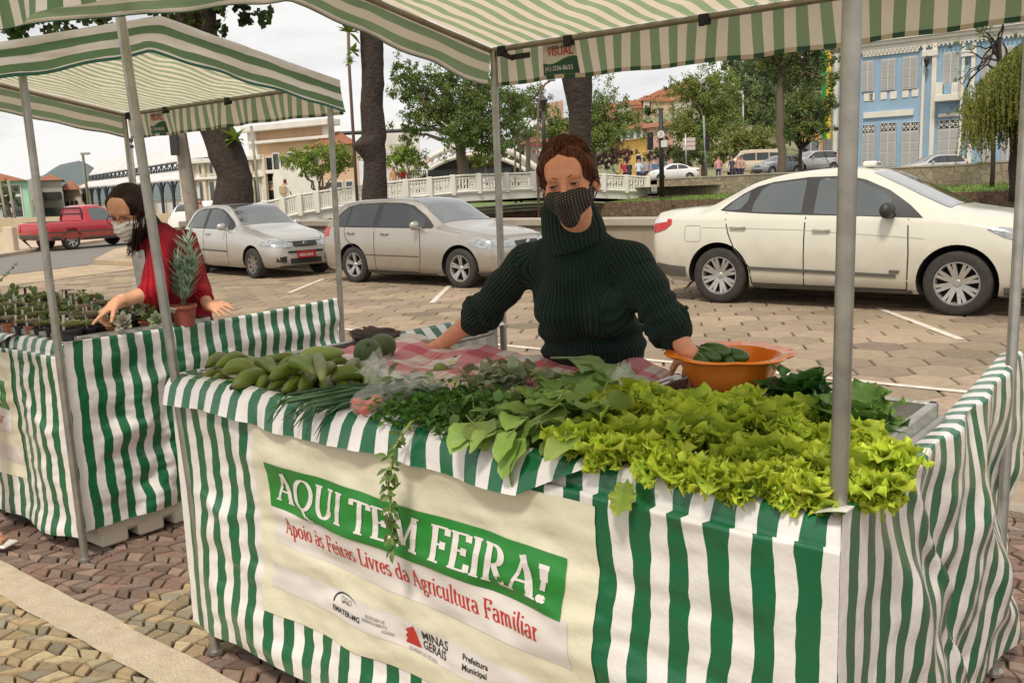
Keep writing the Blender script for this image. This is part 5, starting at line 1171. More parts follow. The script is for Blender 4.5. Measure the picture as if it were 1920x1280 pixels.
P_, F_ = surface(body, .009); bodymb = smesh(P_, F_, colfn=skincol)
for q, h_ in ((HEAD+[('c', (0, -.03, -.05), (0, -.06, -.10), .046, .046, .02)], .0032),):
    hP, hF = surface(q, h_); hm = smesh(hP, hF, frame=h2, colfn=facecol(h2)); b0 = len(bodymb.v); bodymb.v += hm.v; bodymb.f += [tuple(b0+i for i in f) for f in hm.f]; bodymb.c += hm.c; bodymb.m += hm.m
for q in (hand_prims(wr2[0], hand_c-wr2[0], Z+SV*.3, -SV-Z*.2, (.5, .08, .9, 1.0, 1.0), spread=.05, s=1.02)+[('c', T3(wr2[0]), T3(wr2[0].lerp(el2[0], .4)), .025, .032, .02)],
          hand_prims(wr2[1], pj(418, 580, 4.50)-wr2[1], Z-SV*.5, Z+SV*.5, (.2, .2, .25, .3, .35), spread=.2, s=.88)+[('c', T3(wr2[1]), T3(wr2[1].lerp(el2[1], .4)), .025, .03, .02)]):
    p2, f2 = surface(q, .003); m2 = smesh(p2, f2, colfn=skincol); b0 = len(bodymb.v); bodymb.v += m2.v; bodymb.f += [tuple(b0+i for i in f) for f in m2.f]; bodymb.c += m2.c; bodymb.m += m2.m
part('body', bodymb, M_SKIN, W2, True)
eyes(W2, h2, look=0, slit=(.02, -.22)); M_DK = mat('dark_brow', (.03, .015, .01), .8); brows(W2, h2, M_DK, .0022)
mask(W2, h2, mat('white_mask', (.74, .70, .66), .8, bump=.3, bscale=60), top=-.010, pleat=1)
mb = MB()
for s in (-1, 1):
    mb.tube([hp(h2, s*.033+.0275*math.cos(a), .100-.004*abs(math.cos(a)), .003+.0225*math.sin(a)) for a in [2*math.pi*i/24 for i in range(25)]], .0022, 6); mb.tube([hp(h2, s*.060, .094, .010), hp(h2, s*.078, .05, .012), hp(h2, s*.082, -.005, .010)], .0018, 6)
mb.tube([hp(h2, -.007, .101, .008), hp(h2, 0, .103, .011), hp(h2, .007, .101, .008)], .0018, 6); gl = part('glasses', mb, mat('tortoiseshell', (.10, .03, .015), .3), W2, True)
# cardigan
cg = [('c', T3(nk2-Z*.06), T3(pel2+Z*.04), .12, .145, .05), ('e', T3(pj(322, 525, 4.70)), (.165, .12, .20), AX2, .05), ('e', T3(nk2-Z*.045), (.15, .08, .07), AX2, .05), ('e', T3(pj(352, 590, 4.78)), (.13, .11, .20), AX2, .05),
      ('c', T3(sh2[0]), T3(el2[0]), .068, .060, .04), ('c', T3(el2[0]), T3(el2[0].lerp(wr2[0], .16)), .060, .054, .02), ('c', T3(sh2[1]), T3(el2[1]), .070, .062, .04), ('c', T3(el2[1]), T3(el2[1].lerp(wr2[1], .55)), .060, .048, .02)]
P_, F_ = surface(cg, .008)
def ribc2(p):
    v = Vector(p); t_ = max(0, min(1, (v.z-pel2.z)/(nk2.z-pel2.z))); dt = v-pel2.lerp(nk2, t_); return (math.atan2(dt.dot(SU), -dt.dot(SV))*.16+10, 0, 0)
P2 = fold(P_, lambda v: v+(v-pel2.lerp(nk2, max(0, min(1, (v.z-pel2.z)/(nk2.z-pel2.z))))).normalized()*(.012*noise.noise(v*9)+.006*noise.noise(v*20)+.006*math.sin((v-el2[0]).length*90)*math.exp(-((v-el2[0]).length/.09)**2)))
part('cardigan', smesh(P2, F_, colfn=ribc2), knit('red_knit', (.40, .010, .022), .010), W2, True)
mb = MB(); a = pj(258, 470, 4.40); mb.grid(lambda s, q: a+Vector((.030*(s-.5)*2+.02*q, -.01+.02*abs(s-.5), -.26*q+.004*math.sin(s*9))), 8, 10); part('blouse_front', mb, mat('patterned_blouse', (.55, .50, .47), .8, var=.6, scale=30, vcol2=(.08, .16, .10)), W2, True, solid=.01)
tr = [('e', T3(pel2-Z*.03), (.18, .13, .14), AX2, .03)]
for i in (0, 1):
    hip = pel2+SU*(-.09, .09)[i]; knee = Vector((pel2.x, pel2.y, .47))+SU*(-.1, .1)[i]; foot = Vector((pel2.x, pel2.y, .10))+SU*(-.12, .12)[i]+SV*.05; tr += [('c', T3(hip), T3(knee), .10, .07, .03), ('c', T3(knee), T3(foot), .068, .055, .02)]
P_, F_ = surface(tr, .012); part('trousers', smesh(P_, F_), mat('blue_trousers', (.04, .06, .10), .85), W2, True)
# long dark hair falling forward over the shoulder
M_H2 = hairmat('dark_hair', (.010, .006, .005), (.045, .020, .012))
pr = [('e', (0, -.014, .040), (.087, .104, .096), None, .01), ('e', (0, -.055, .0), (.078, .07, .09), None, .03), ('-e', (0, .108, -.030), (.064, .085, .092), None, .006), ('c', (.055, .045, .072), (.079, .010, .0), .016, .014, .02), ('c', (-.055, .045, .072), (-.079, .010, .0), .016, .014, .02), ('plane', (0, 0, -.09), (0, .2, -1), .01)]
o2, (r2, f2_, u2) = h2
loc = lambda v: ((v-o2).dot(r2), (v-o2).dot(f2_), (v-o2).dot(u2))
for a_, b_, ra, rb in ((hp(h2, .058, -.045, .0), pj(296, 455, 4.56), .042, .050), (pj(296, 455, 4.56), pj(322, 500, 4.62), .050, .022), (hp(h2, -.055, -.05, .0), pj(262, 470, 4.50), .030, .018), (hp(h2, 0, -.07, -.02), pj(305, 450, 4.66), .05, .05)): pr.append(('c', loc(a_), loc(b_), ra, rb, .03))
pr = [q for q in pr if q[0] != 'plane']
P_, F_ = surface(pr, .0038); part('hair', smesh(fold(P_, lambda v: v*(1+.02*noise.noise(Vector((v.x*30, v.y*12, v.z*9))))), F_, frame=h2), M_H2, W2, True)
mb = MB()
for k in range(420):
    s_ = random.random(); side = 1 if s_ < .72 else -1
    a = hp(h2, side*random.uniform(.060, .084), random.uniform(-.05, .03), random.uniform(-.01, .06))
    e = (pj(random.uniform(275, 335), random.uniform(465, 505), random.uniform(4.50, 4.60)) if side == 1 else pj(random.uniform(236, 262), random.uniform(455, 485), random.uniform(4.36, 4.44)))
    m_ = a.lerp(e, .45)+Vector((random.uniform(-.012, .02), random.uniform(-.03, .0), .02)); mb.tube([a, a.lerp(m_, .55)+rv(.004), m_, m_.lerp(e, .6)+rv(.008), e], [.0016, .0022, .0022, .0018, .0006], 4)
part('loose_hair', mb, M_H2, W2, True)
mb = MB(); c = wr2[0].lerp(el2[0], .10); d = (el2[0]-wr2[0]).normalized(); x_ = d.orthogonal().normalized(); y_ = d.cross(x_)
mb.lathe(c, [(.027, -.008), (.031, -.006), (.032, 0), (.031, .006), (.027, .008)], 28, (x_, y_, d)); wt = part('watch', mb, mat('gold_metal', (.75, .55, .26), .25, 1.0), W2, True)
mb = MB(); n_ = (Z+SV*-.3); n_ = (n_-d*n_.dot(d)).normalized(); mb.lathe(c+n_*.025, [(.001, .006), (.015, .006), (.017, .003), (.017, -.004)], 24, (d, d.cross(n_), n_)); part('dial', mb, mat('watch_dial', (.70, .66, .60), .3), wt, True)
mb = MB(); mb.ico(hp(h2, .084, -.002, -.034), .004, 2); part('earring', mb, mat('pearl', (.8, .75, .65), .2), W2, True)
# ================================================================ vehicles
from mathutils.bvhtree import BVHTree
def paint(name, c, metal=.0, rough=.28, dirt=(.30, .24, .17)):
    m = mat(name, c, rough, metal, coat=.8, var=.06, scale=2); nt = m.node_tree; N = nt.nodes.new; L = nt.links.new; p = nt.nodes['Principled BSDF']
    tc = N('ShaderNodeTexCoord'); sx = N('ShaderNodeSeparateXYZ'); L(tc.outputs['Object'], sx.inputs[0]); n = N('ShaderNodeTexNoise'); n.inputs['Scale'].default_value = 5; n.inputs['Detail'].default_value = 6; L(tc.outputs['Object'], n.inputs[0])
    a = N('ShaderNodeMath'); a.operation = 'MULTIPLY_ADD'; a.inputs[1].default_value = .5; L(n.outputs['Fac'], a.inputs[0]); s2 = N('ShaderNodeMath'); s2.operation = 'MULTIPLY'; s2.inputs[1].default_value = -1; L(sx.outputs[2], s2.inputs[0]); L(s2.outputs[0], a.inputs[2])
    mr = N('ShaderNodeMapRange'); mr.inputs[1].default_value = -.45; mr.inputs[2].default_value = .05; mr.inputs[3].default_value = 0; mr.inputs[4].default_value = .55; L(a.outputs[0], mr.inputs[0])
    mm = N('ShaderNodeMixRGB'); L(mr.outputs[0], mm.inputs[0]); L(p.inputs['Base Color'].links[0].from_socket, mm.inputs[1]); mm.inputs[2].default_value = (*dirt, 1); L(mm.outputs[0], p.inputs['Base Color']); return m
M_GLASS = mat('dark_car_glass', (.020, .024, .024), .03, spec=.9, coat=.4); M_GLASS2 = mat('tinted_car_glass', (.075, .088, .088), .03, spec=.9, coat=.5)
M_WSH = mat('windscreen_glass', (.07, .08, .08), .03, spec=1.0, coat=1.0); M_TRIM = mat('black_trim', (.028, .026, .025), .5); M_PLAS = mat('grey_bumper_plastic', (.085, .078, .068), .7, var=.3, scale=10, vcol2=(.16, .13, .10))
M_SEAM = mat('panel_gap', (.03, .028, .025), .7); M_ALLOY = mat('alloy_wheel', (.50, .48, .45), .38, .7, var=.2, scale=20); M_WCOV = mat('dusty_hubcap', (.20, .175, .145), .6, .2, var=.3, scale=20); M_TAILR = mat('red_tail_light', (.50, .012, .010), .15, coat=.6); M_TAILW = mat('clear_lamp', (.66, .62, .60), .12, coat=.8)
M_HEADL = mat('headlight_glass', (.42, .44, .44), .1, .4, coat=1.0, var=.6, scale=14); M_ORL = mat('amber_lamp', (.6, .2, .02), .2); M_TYRE = mat('dusty_tyre', (.040, .034, .029), .85, var=.4, scale=14, bump=.3, bscale=60); M_CHROME = mat('chrome', (.7, .7, .7), .12, 1.0); M_UNDER = mat('underbody', (.012, .011, .010), .95)
def cr(keys, x):                                            # smooth interpolation through keys
    n = len(keys)
    if x <= keys[0][0]: return keys[0][1:]
    if x >= keys[-1][0]: return keys[-1][1:]
    for i in range(n-1):
        if x <= keys[i+1][0]:
            a, b = keys[i], keys[i+1]; h = b[0]-a[0]; t = (x-a[0])/h; o = []
            for k in range(1, len(a)):
                def sl(j):
                    if j <= 0 or j >= n-1: return (keys[min(j+1, n-1)][k]-keys[max(j-1, 0)][k])/max(1e-6, keys[min(j+1, n-1)][0]-keys[max(j-1, 0)][0])
                    d0 = (keys[j][k]-keys[j-1][k])/(keys[j][0]-keys[j-1][0]); d1 = (keys[j+1][k]-keys[j][k])/(keys[j+1][0]-keys[j][0])
                    return 0 if d0*d1 <= 0 else 2*d0*d1/(d0+d1)
                m0, m1 = sl(i)*h, sl(i+1)*h; t2, t3 = t*t, t*t*t
                o.append((2*t3-3*t2+1)*a[k]+(t3-2*t2+t)*m0+(-2*t3+3*t2)*b[k]+(t3-t2)*m1)
            return tuple(o)
def car(name, label, cat, keys, wb, wr, pm, rearx, ang, scale=1.0, group=None, feats=None, spokes=(5, 2), rim=M_ALLOY, near_side=-1, wcut=.06, detail=2, wheelw=.20, origin=None):
    """keys: (x, zbot, zbelt, ztop, halfwidth, halftop). x=0 rear axle. Returns the root, placed with the rear axle centre at rearx."""
    root = thing(name, label, cat, (0, 0, 0), group)
    x0, x1 = keys[0][0], keys[-1][0]; n = 96 if detail > 1 else 48; mb = MB(); W_ = max(k[4] for k in keys)
    rows = []
    for i in range(n+1):
        s = i/n; x = x0+(x1-x0)*(.5-.5*math.cos(math.pi*s))*.35+(x1-x0)*s*.65; zb, zl, zt, w, wt = cr(keys, x)
        gap = max(0, zt-zl); g = min(1, gap/.3)
        sec = [(w*.90, zb), (w*.955, zb+.04), (w*.985, zb+.14), (w, zb+(zl-zb)*.5), (w*.992, zb+(zl-zb)*.72), (w*.965, zl-.035), (w*.94, zl)]
        yr = wt; zr = zt-.045*g-.012
        for k in (.3, .62, .88): sec.append((lerp(w*.93, yr, k**1.05), lerp(zl+.004, zr, k)))
        sec += [(yr-.015*g-.01, zr+.02*g+.004), (yr-.07, zt-.012), (yr*.62, zt-.001+.010*(1-g)), (yr*.3, zt+.008), (0, zt+.012)]
        rows.append([(x, y, z) for y, z in sec])
    m = len(rows[0]); full = []
    for r_ in rows: full += [(x, -y, z) for x, y, z in r_] + [(x, y, z) for x, y, z in r_[-2::-1]]
    w_ = 2*m-1; fs = [(i*w_+j, (i+1)*w_+j, (i+1)*w_+j+1, i*w_+j+1) for i in range(n) for j in range(w_-1)]
    fs += [(i*w_, i*w_+w_-1, (i+1)*w_+w_-1, (i+1)*w_) for i in range(n)]
    fs += [tuple(range(w_)), tuple(n*w_+j for j in range(w_-1, -1, -1))]
    mb.add(full, fs); me = mb.mesh('body'); me.materials.append(pm); me.materials.append(M_UNDER)
    tmp = D_.objects.new('body', me); COL.objects.link(tmp); cut = MB()
    for xw in (0, wb):
        for s in (-1, 1): cut.lathe((xw, s*(W_-.12), wr+.005), [(.001, -.16), (wr+wcut, -.16), (wr+wcut, .2), (.001, .2)], 40, (Vector((1, 0, 0)), Vector((0, 0, 1)), Vector((0, -1, 0))), mi=0)
    cm = cut.mesh('cut'); cm.materials.append(M_UNDER); co = D_.objects.new('cut', cm); COL.objects.link(co)
    md = tmp.modifiers.new('b', 'BOOLEAN'); md.operation = 'DIFFERENCE'; md.object = co; md.solver = 'EXACT'; md.material_mode = 'TRANSFER'
    dg = bpy.context.evaluated_depsgraph_get(); dg.update(); bm_ = D_.meshes.new_from_object(tmp.evaluated_get(dg)); bm_.name = 'body'
    bv = BVHTree.FromObject(tmp, dg) if False else BVHTree.FromPolygons([v.co.copy() for v in me.vertices], [tuple(p.vertices) for p in me.polygons])
    D_.objects.remove(tmp); D_.objects.remove(co)
    bm_.polygons.foreach_set('use_smooth', [True]*len(bm_.polygons)); bm_.set_sharp_from_angle(angle=math.radians(38))
    body = D_.objects.new('body', bm_); COL.objects.link(body); body.parent = root; ORG[body.name] = Vector()
    def cast(view, a, b, off):
        if view == 'side': o, d = Vector((a, -3, b)), Vector((0, 1, 0))
        elif view == 'side2': o, d = Vector((a, 3, b)), Vector((0, -1, 0))
        elif view == 'front': o, d = Vector((9, a, b)), Vector((-1, 0, 0))
        elif view == 'rear': o, d = Vector((-9, a, b)), Vector((1, 0, 0))
        else: o, d = Vector((a, b, 5)), Vector((0, 0, -1))
        h = bv.ray_cast(o, d)
        if h[0] is None: return None
        return h[0]-d*off
    def patch(nm, view, cols, m_, off=.004, sub=6, par=None, nx=1, both=False, smooth=True, label=None):
        """cols: (a, lo, hi) columns; draped on the body"""
        for vw in ((view, 'side2') if both else (view,)):
            C = []
            for a, b in zip(cols[:-1], cols[1:]):
                for k in range(nx): C.append(tuple(lerp(p, q, k/nx) for p, q in zip(a, b)))
            C.append(cols[-1]); P_ = []; ok = True
            for c in C:
                for j in range(sub+1):
                    h = cast(vw, c[0], lerp(c[1], c[2], j/sub), off)
                    if h is None and P_: h = P_[-1].copy()
                    if h is None: h = Vector((c[0], 0, 0)) if vw not in ('front', 'rear') else Vector((0, c[0], c[1]))
                    P_.append(h)
            q = MB(); k = sub+1; q.add(P_, [(i*k+j, (i+1)*k+j, (i+1)*k+j+1, i*k+j+1) for i in range(len(C)-1) for j in range(sub)])
            o_ = part(nm, q, m_, par or root, smooth)
        return o_
    def ribbon(nm, view, pts, w, m_, off=.0025, par=None, both=True):
        for vw in ((view, 'side2') if both and view == 'side' else (view,)):
            q = MB(); vs = []; P_ = []
            for a, b in zip(pts[:-1], pts[1:]):
                k = max(1, int(math.dist(a, b)/.06)); P_ += [(lerp(a[0], b[0], i/k), lerp(a[1], b[1], i/k)) for i in range(k)]
            P_.append(pts[-1])
            for i, p in enumerate(P_):
                a = P_[max(0, i-1)]; b = P_[min(len(P_)-1, i+1)]; l = math.dist(a, b) or 1; nx, ny = -(b[1]-a[1])/l*w/2, (b[0]-a[0])/l*w/2
                for sg in (1, -1):
                    h = cast(vw, p[0]+nx*sg, p[1]+ny*sg, off); vs.append(h if h is not None else (vs[-1] if vs else Vector()))
            q.add(vs, [(2*i, 2*i+1, 2*i+3, 2*i+2) for i in range(len(P_)-1)]); o_ = part(nm, q, m_, par or root)
        return o_
    Yx = (Vector((1, 0, 0)), Vector((0, 0, 1)), Vector((0, -1, 0)))
    for xw in (0, wb):
        for s in (-1, 1):
            yc = s*(W_-.02-wheelw/2); c = Vector((xw, yc, wr)); A3 = (Vector((1, 0, 0)), Vector((0, 0, 1)), Vector((0, s, 0))); h = wheelw/2
            wobj = MB(); wobj.lathe(c, [(wr*.66, h*.80), (wr*.70, h*.98), (wr*.84, h*1.0), (wr*.95, h*.93), (wr, h*.75), (wr, -h*.75), (wr*.95, -h*.95), (wr*.66, -h)], 44, A3)
            wh = part('wheel', wobj, M_TYRE, root, True, sharp=50)
            rm = MB(); rr = wr*.68
            rm.lathe(c, [(rr, -h), (rr, h*.86), (rr*.95, h*.88), (rr*.90, h*.70), (rr*.88, -h*.2)], 44, A3)
            nsp, dbl = spokes
            for k in range(nsp):
                for dd in ((-.13, .13) if dbl == 2 else ((0,) if dbl == 1 else (-.17, 0, .17))):
                    a = 2*math.pi*k/nsp+dd+.3; r0, r1 = rr*.16, rr*.93; d_ = A3[0]*math.cos(a)+A3[1]*math.sin(a); t_ = A3[0]*-math.sin(a)+A3[1]*math.cos(a); o_ = t_*(dd*.0)
                    w0, w1 = (rr*.085, rr*.075) if dbl > 1 else (rr*.16, rr*.13)
                    z0, z1 = A3[2]*(h*.55), A3[2]*(h*.84)
                    vs = [c+d_*r0-t_*w0+z0, c+d_*r0+t_*w0+z0, c+d_*r1+t_*w1+z1, c+d_*r1-t_*w1+z1]; vs += [v-A3[2]*.03 for v in vs]
                    rm.add(vs, [(0, 1, 2, 3), (0, 3, 7, 4), (1, 5, 6, 2), (4, 7, 6, 5), (2, 6, 7, 3), (0, 4, 5, 1)] if s > 0 else [(3, 2, 1, 0), (4, 7, 3, 0), (2, 6, 5, 1), (5, 6, 7, 4), (3, 7, 6, 2), (1, 5, 4, 0)])
            rm.lathe(c, [(.001, h*.66), (rr*.14, h*.64), (rr*.2, h*.5), (rr*.21, -h*.2)], 20, A3)
            part('rim', rm, rim, wh, True, sharp=35)
            bd = MB(); bd.lathe(c, [(.001, h*.05), (rr*.9, h*.05)], 24, A3); part('dark_backing', bd, M_UNDER, wh)  # near-black disc closing the wheel behind the spokes
    root_api = dict(patch=patch, ribbon=ribbon, cast=cast, root=root, W=W_)
    if feats: feats(root_api)
    root.rotation_euler = (0, 0, ang); root.location = rearx; root.scale = (scale,)*3; ORG[root.name] = Vector()
    return root
def addpart(api, nm, mb, m_, smooth=True, par=None): return part(nm, mb, m_, par or api['root'], smooth, sharp=40)
def mirrors(api, x, z, m_, s=1.0):
    for sd in (-1, 1):
        q = MB(); c = Vector((x, sd*(api['W']*.94+.09*s), z)); bmv = [((0, -.0, 0), 1)]
        q.lathe(c, [(.001, -.10*s), (.05*s, -.09*s), (.072*s, -.05*s), (.076*s, 0), (.070*s, .05*s), (.05*s, .085*s), (.001, .095*s)], 20, (Vector((.8, 0, 0)), Vector((0, 0, 1)), Vector((0, sd, 0)))); q.tube([c-Vector((0, sd*.05, .04)), c-Vector((-.03, sd*.16, .06))], [.03, .035], 8); part('mirror', q, m_, api['root'], True)
def handles(api, xs, z, m_, w=.095):
    for x, zz in xs:
        for vw, sd in (('side', -1), ('side2', 1)):
            h = api['cast'](vw, x, zz, .0)
            if h is None: continue
            q = MB(); q.bbox(h+Vector((0, sd*.020, 0)), (w, .012, .014), .008); q.bbox(h+Vector((-w*.8, sd*.008, 0)), (.015, .014, .012), .004); q.bbox(h+Vector((w*.8, sd*.008, 0)), (.015, .014, .012), .004); part('door_handle', q, m_, api['root'], True)
def topglass(api, nm, xa, xb, m_, fy, off=.005, sub=16, nx=12):
    """windscreen or rear window: x from xa to xb, half-width fy(t)"""
    q = MB(); P_ = []
    for i in range(nx+1):
        x = lerp(xa, xb, i/nx); hw = fy(i/nx)
        for j in range(sub+1):
            y = lerp(-hw, hw, j/sub); h = api['cast']('top', x, y, off); P_.append(h if h is not None else (P_[-1].copy() if P_ else Vector((x, y, 1))))
    k = sub+1; q.add(P_, [(i*k+j, (i+1)*k+j, (i+1)*k+j+1, i*k+j+1) for i in range(nx) for j in range(sub)]); return part(nm, q, m_, api['root'], True)
ANG = math.atan2(-.629, .777)
# ---- cream sedan, a taxi
K_TAXI = [(-.93, .42, .84, .93, .60, .50), (-.90, .36, .91, 1.01, .72, .60), (-.80, .30, .955, 1.05, .80, .66), (-.55, .24, .972, 1.07, .84, .68), (-.28, .22, .972, 1.09, .845, .60), (.0, .21, .97, 1.21, .85, .585), (.35, .20, .968, 1.365, .85, .575), (.75, .19, .962, 1.445, .85, .575), (1.15, .19, .956, 1.47, .85, .575), (1.5, .19, .95, 1.44, .85, .575), (1.85, .19, .945, 1.30, .85, .60), (2.15, .19, .94, 1.15, .85, .64), (2.40, .20, .93, 1.045, .85, .66), (2.75, .20, .88, .985, .84, .64), (3.05, .20, .80, .91, .80, .60), (3.24, .20, .70, .80, .70, .52), (3.32, .24, .62, .70, .58, .45), (3.34, .30, .56, .62, .48, .40)]
def f_taxi(api):
    P_, R_ = api['patch'], api['ribbon']; both = True
    # glasshouse trim, then panes
    P_('window_frame', 'side', [(-.03, 1.045, 1.05), (.06, 1.035, 1.13), (.20, 1.025, 1.225), (.36, 1.015, 1.30), (.55, 1.005, 1.345), (.95, .99, 1.385), (1.35, .98, 1.385), (1.55, .975, 1.34), (1.80, .965, 1.23), (2.02, .955, 1.08), (2.17, .95, .955)], M_TRIM, .003, nx=3, both=both)
    P_('rear_quarter_window', 'side', [(.03, 1.055, 1.065), (.12, 1.045, 1.15), (.22, 1.055, 1.215), (.29, 1.14, 1.25)], M_GLASS2, .006, nx=3, both=both)
    P_('rear_door_window', 'side', [(.37, 1.03, 1.12), (.43, 1.025, 1.26), (.52, 1.02, 1.325), (.9, 1.01, 1.36), (.935, 1.01, 1.35)], M_GLASS2, .006, nx=3, both=both)
    P_('front_door_window', 'side', [(1.07, 1.0, 1.34), (1.10, 1.0, 1.36), (1.32, .99, 1.36), (1.50, .985, 1.325), (1.72, .975, 1.225), (1.84, .97, 1.15)], M_GLASS2, .006, nx=3, both=both)
    topglass(api, 'windscreen', 1.60, 2.38, M_WSH, lambda t: lerp(.50, .60, t)); topglass(api, 'rear_window', -.18, .42, M_GLASS, lambda t: lerp(.50, .48, t))
    for x in (.995,): R_('door_seam', 'side', [(x, .23), (x, .97)], .013, M_SEAM)
    R_('door_seam', 'side', [(.06, 1.02), (.12, .80), (.20, .62), (.38, .42), (.40, .24)], .013, M_SEAM); R_('door_seam', 'side', [(2.05, .24), (2.06, .60), (2.04, .94)], .013, M_SEAM); R_('door_seam', 'side', [(.40, .245), (2.05, .235)], .013, M_SEAM)
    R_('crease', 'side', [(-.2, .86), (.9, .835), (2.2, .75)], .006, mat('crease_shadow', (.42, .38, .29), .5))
    R_('side_moulding', 'side', [(.36, .415), (1.0, .40), (1.95, .375)], .034, M_PLAS, off=.012)
    P_('sill_trim', 'side', [(.40, .19, .245), (1.2, .19, .235), (2.10, .19, .23)], M_PLAS, .006, nx=4, both=True); P_('bumper_trim', 'side', [(-.90, .35, .46), (-.6, .29, .42), (-.41, .285, .41)], M_PLAS, .008, nx=3, both=True); P_('bumper_trim', 'side', [(2.92, .21, .29), (3.15, .21, .29), (3.28, .24, .29)], M_PLAS, .006, nx=3, both=True)
    P_('tail_light', 'side', [(-.88, .79, .955), (-.80, .80, .965), (-.68, .84, .965), (-.60, .90, .955)], M_TAILR, .008, nx=2, both=True); P_('lamp_strip', 'side', [(-.87, .90, .957), (-.78, .91, .967), (-.66, .925, .968)], M_TAILW, .012, nx=2, both=True)
    P_('headlight', 'side', [(2.76, .84, .86), (2.90, .77, .86), (3.08, .71, .82), (3.22, .66, .76)], M_HEADL, .008, nx=3, both=True)
    R_('fuel_flap', 'side', [(-.42, .72), (-.42, .86), (-.40, .88), (-.24, .88), (-.22, .86), (-.22, .72), (-.24, .70), (-.40, .70), (-.42, .72)], .006, mat('flap_gap', (.30, .27, .20), .5))
    mirrors(api, 1.86, 1.03, M_TRIM, 1.1); handles(api, [(.24, .86), (1.18, .83)], .86, P_CREAM)
    q = MB(); q.bbox((1.42, 0, 1.50), (.07, .13, .032), .02); s = addpart(api, 'roof_sign', q, mat('taxi_sign', (.75, .73, .66), .4))
    for sx_, rot in ((1.495, 1), (1.345, -1)):
        q = MB(); build_text(q, 'TAXI', .075, lambda x, y: Vector((sx_+.0, rot*(x-.09), 1.485+y)), weight=.001); part('lettering', q, M_PBLACK, s)
    q = MB(); q.bbox((1.93, -.852, .42), (.05, .004, .014), .003); addpart(api, 'badge', q, M_PLAS)
    q = MB(); q.tube([(.98, 0, 1.47), (.86, 0, 1.66)], [.006, .003], 6); addpart(api, 'aerial', q, M_TRIM)
P_CREAM = paint('cream_paint', (.63, .60, .50))
car('parked_car', 'cream sedan taxi with silver spoked wheels parked at the right', 'car', K_TAXI, 2.51, .315, P_CREAM, S(-5.36, 10.9+.92), ANG, 1.13, feats=f_taxi, spokes=(8, 2))
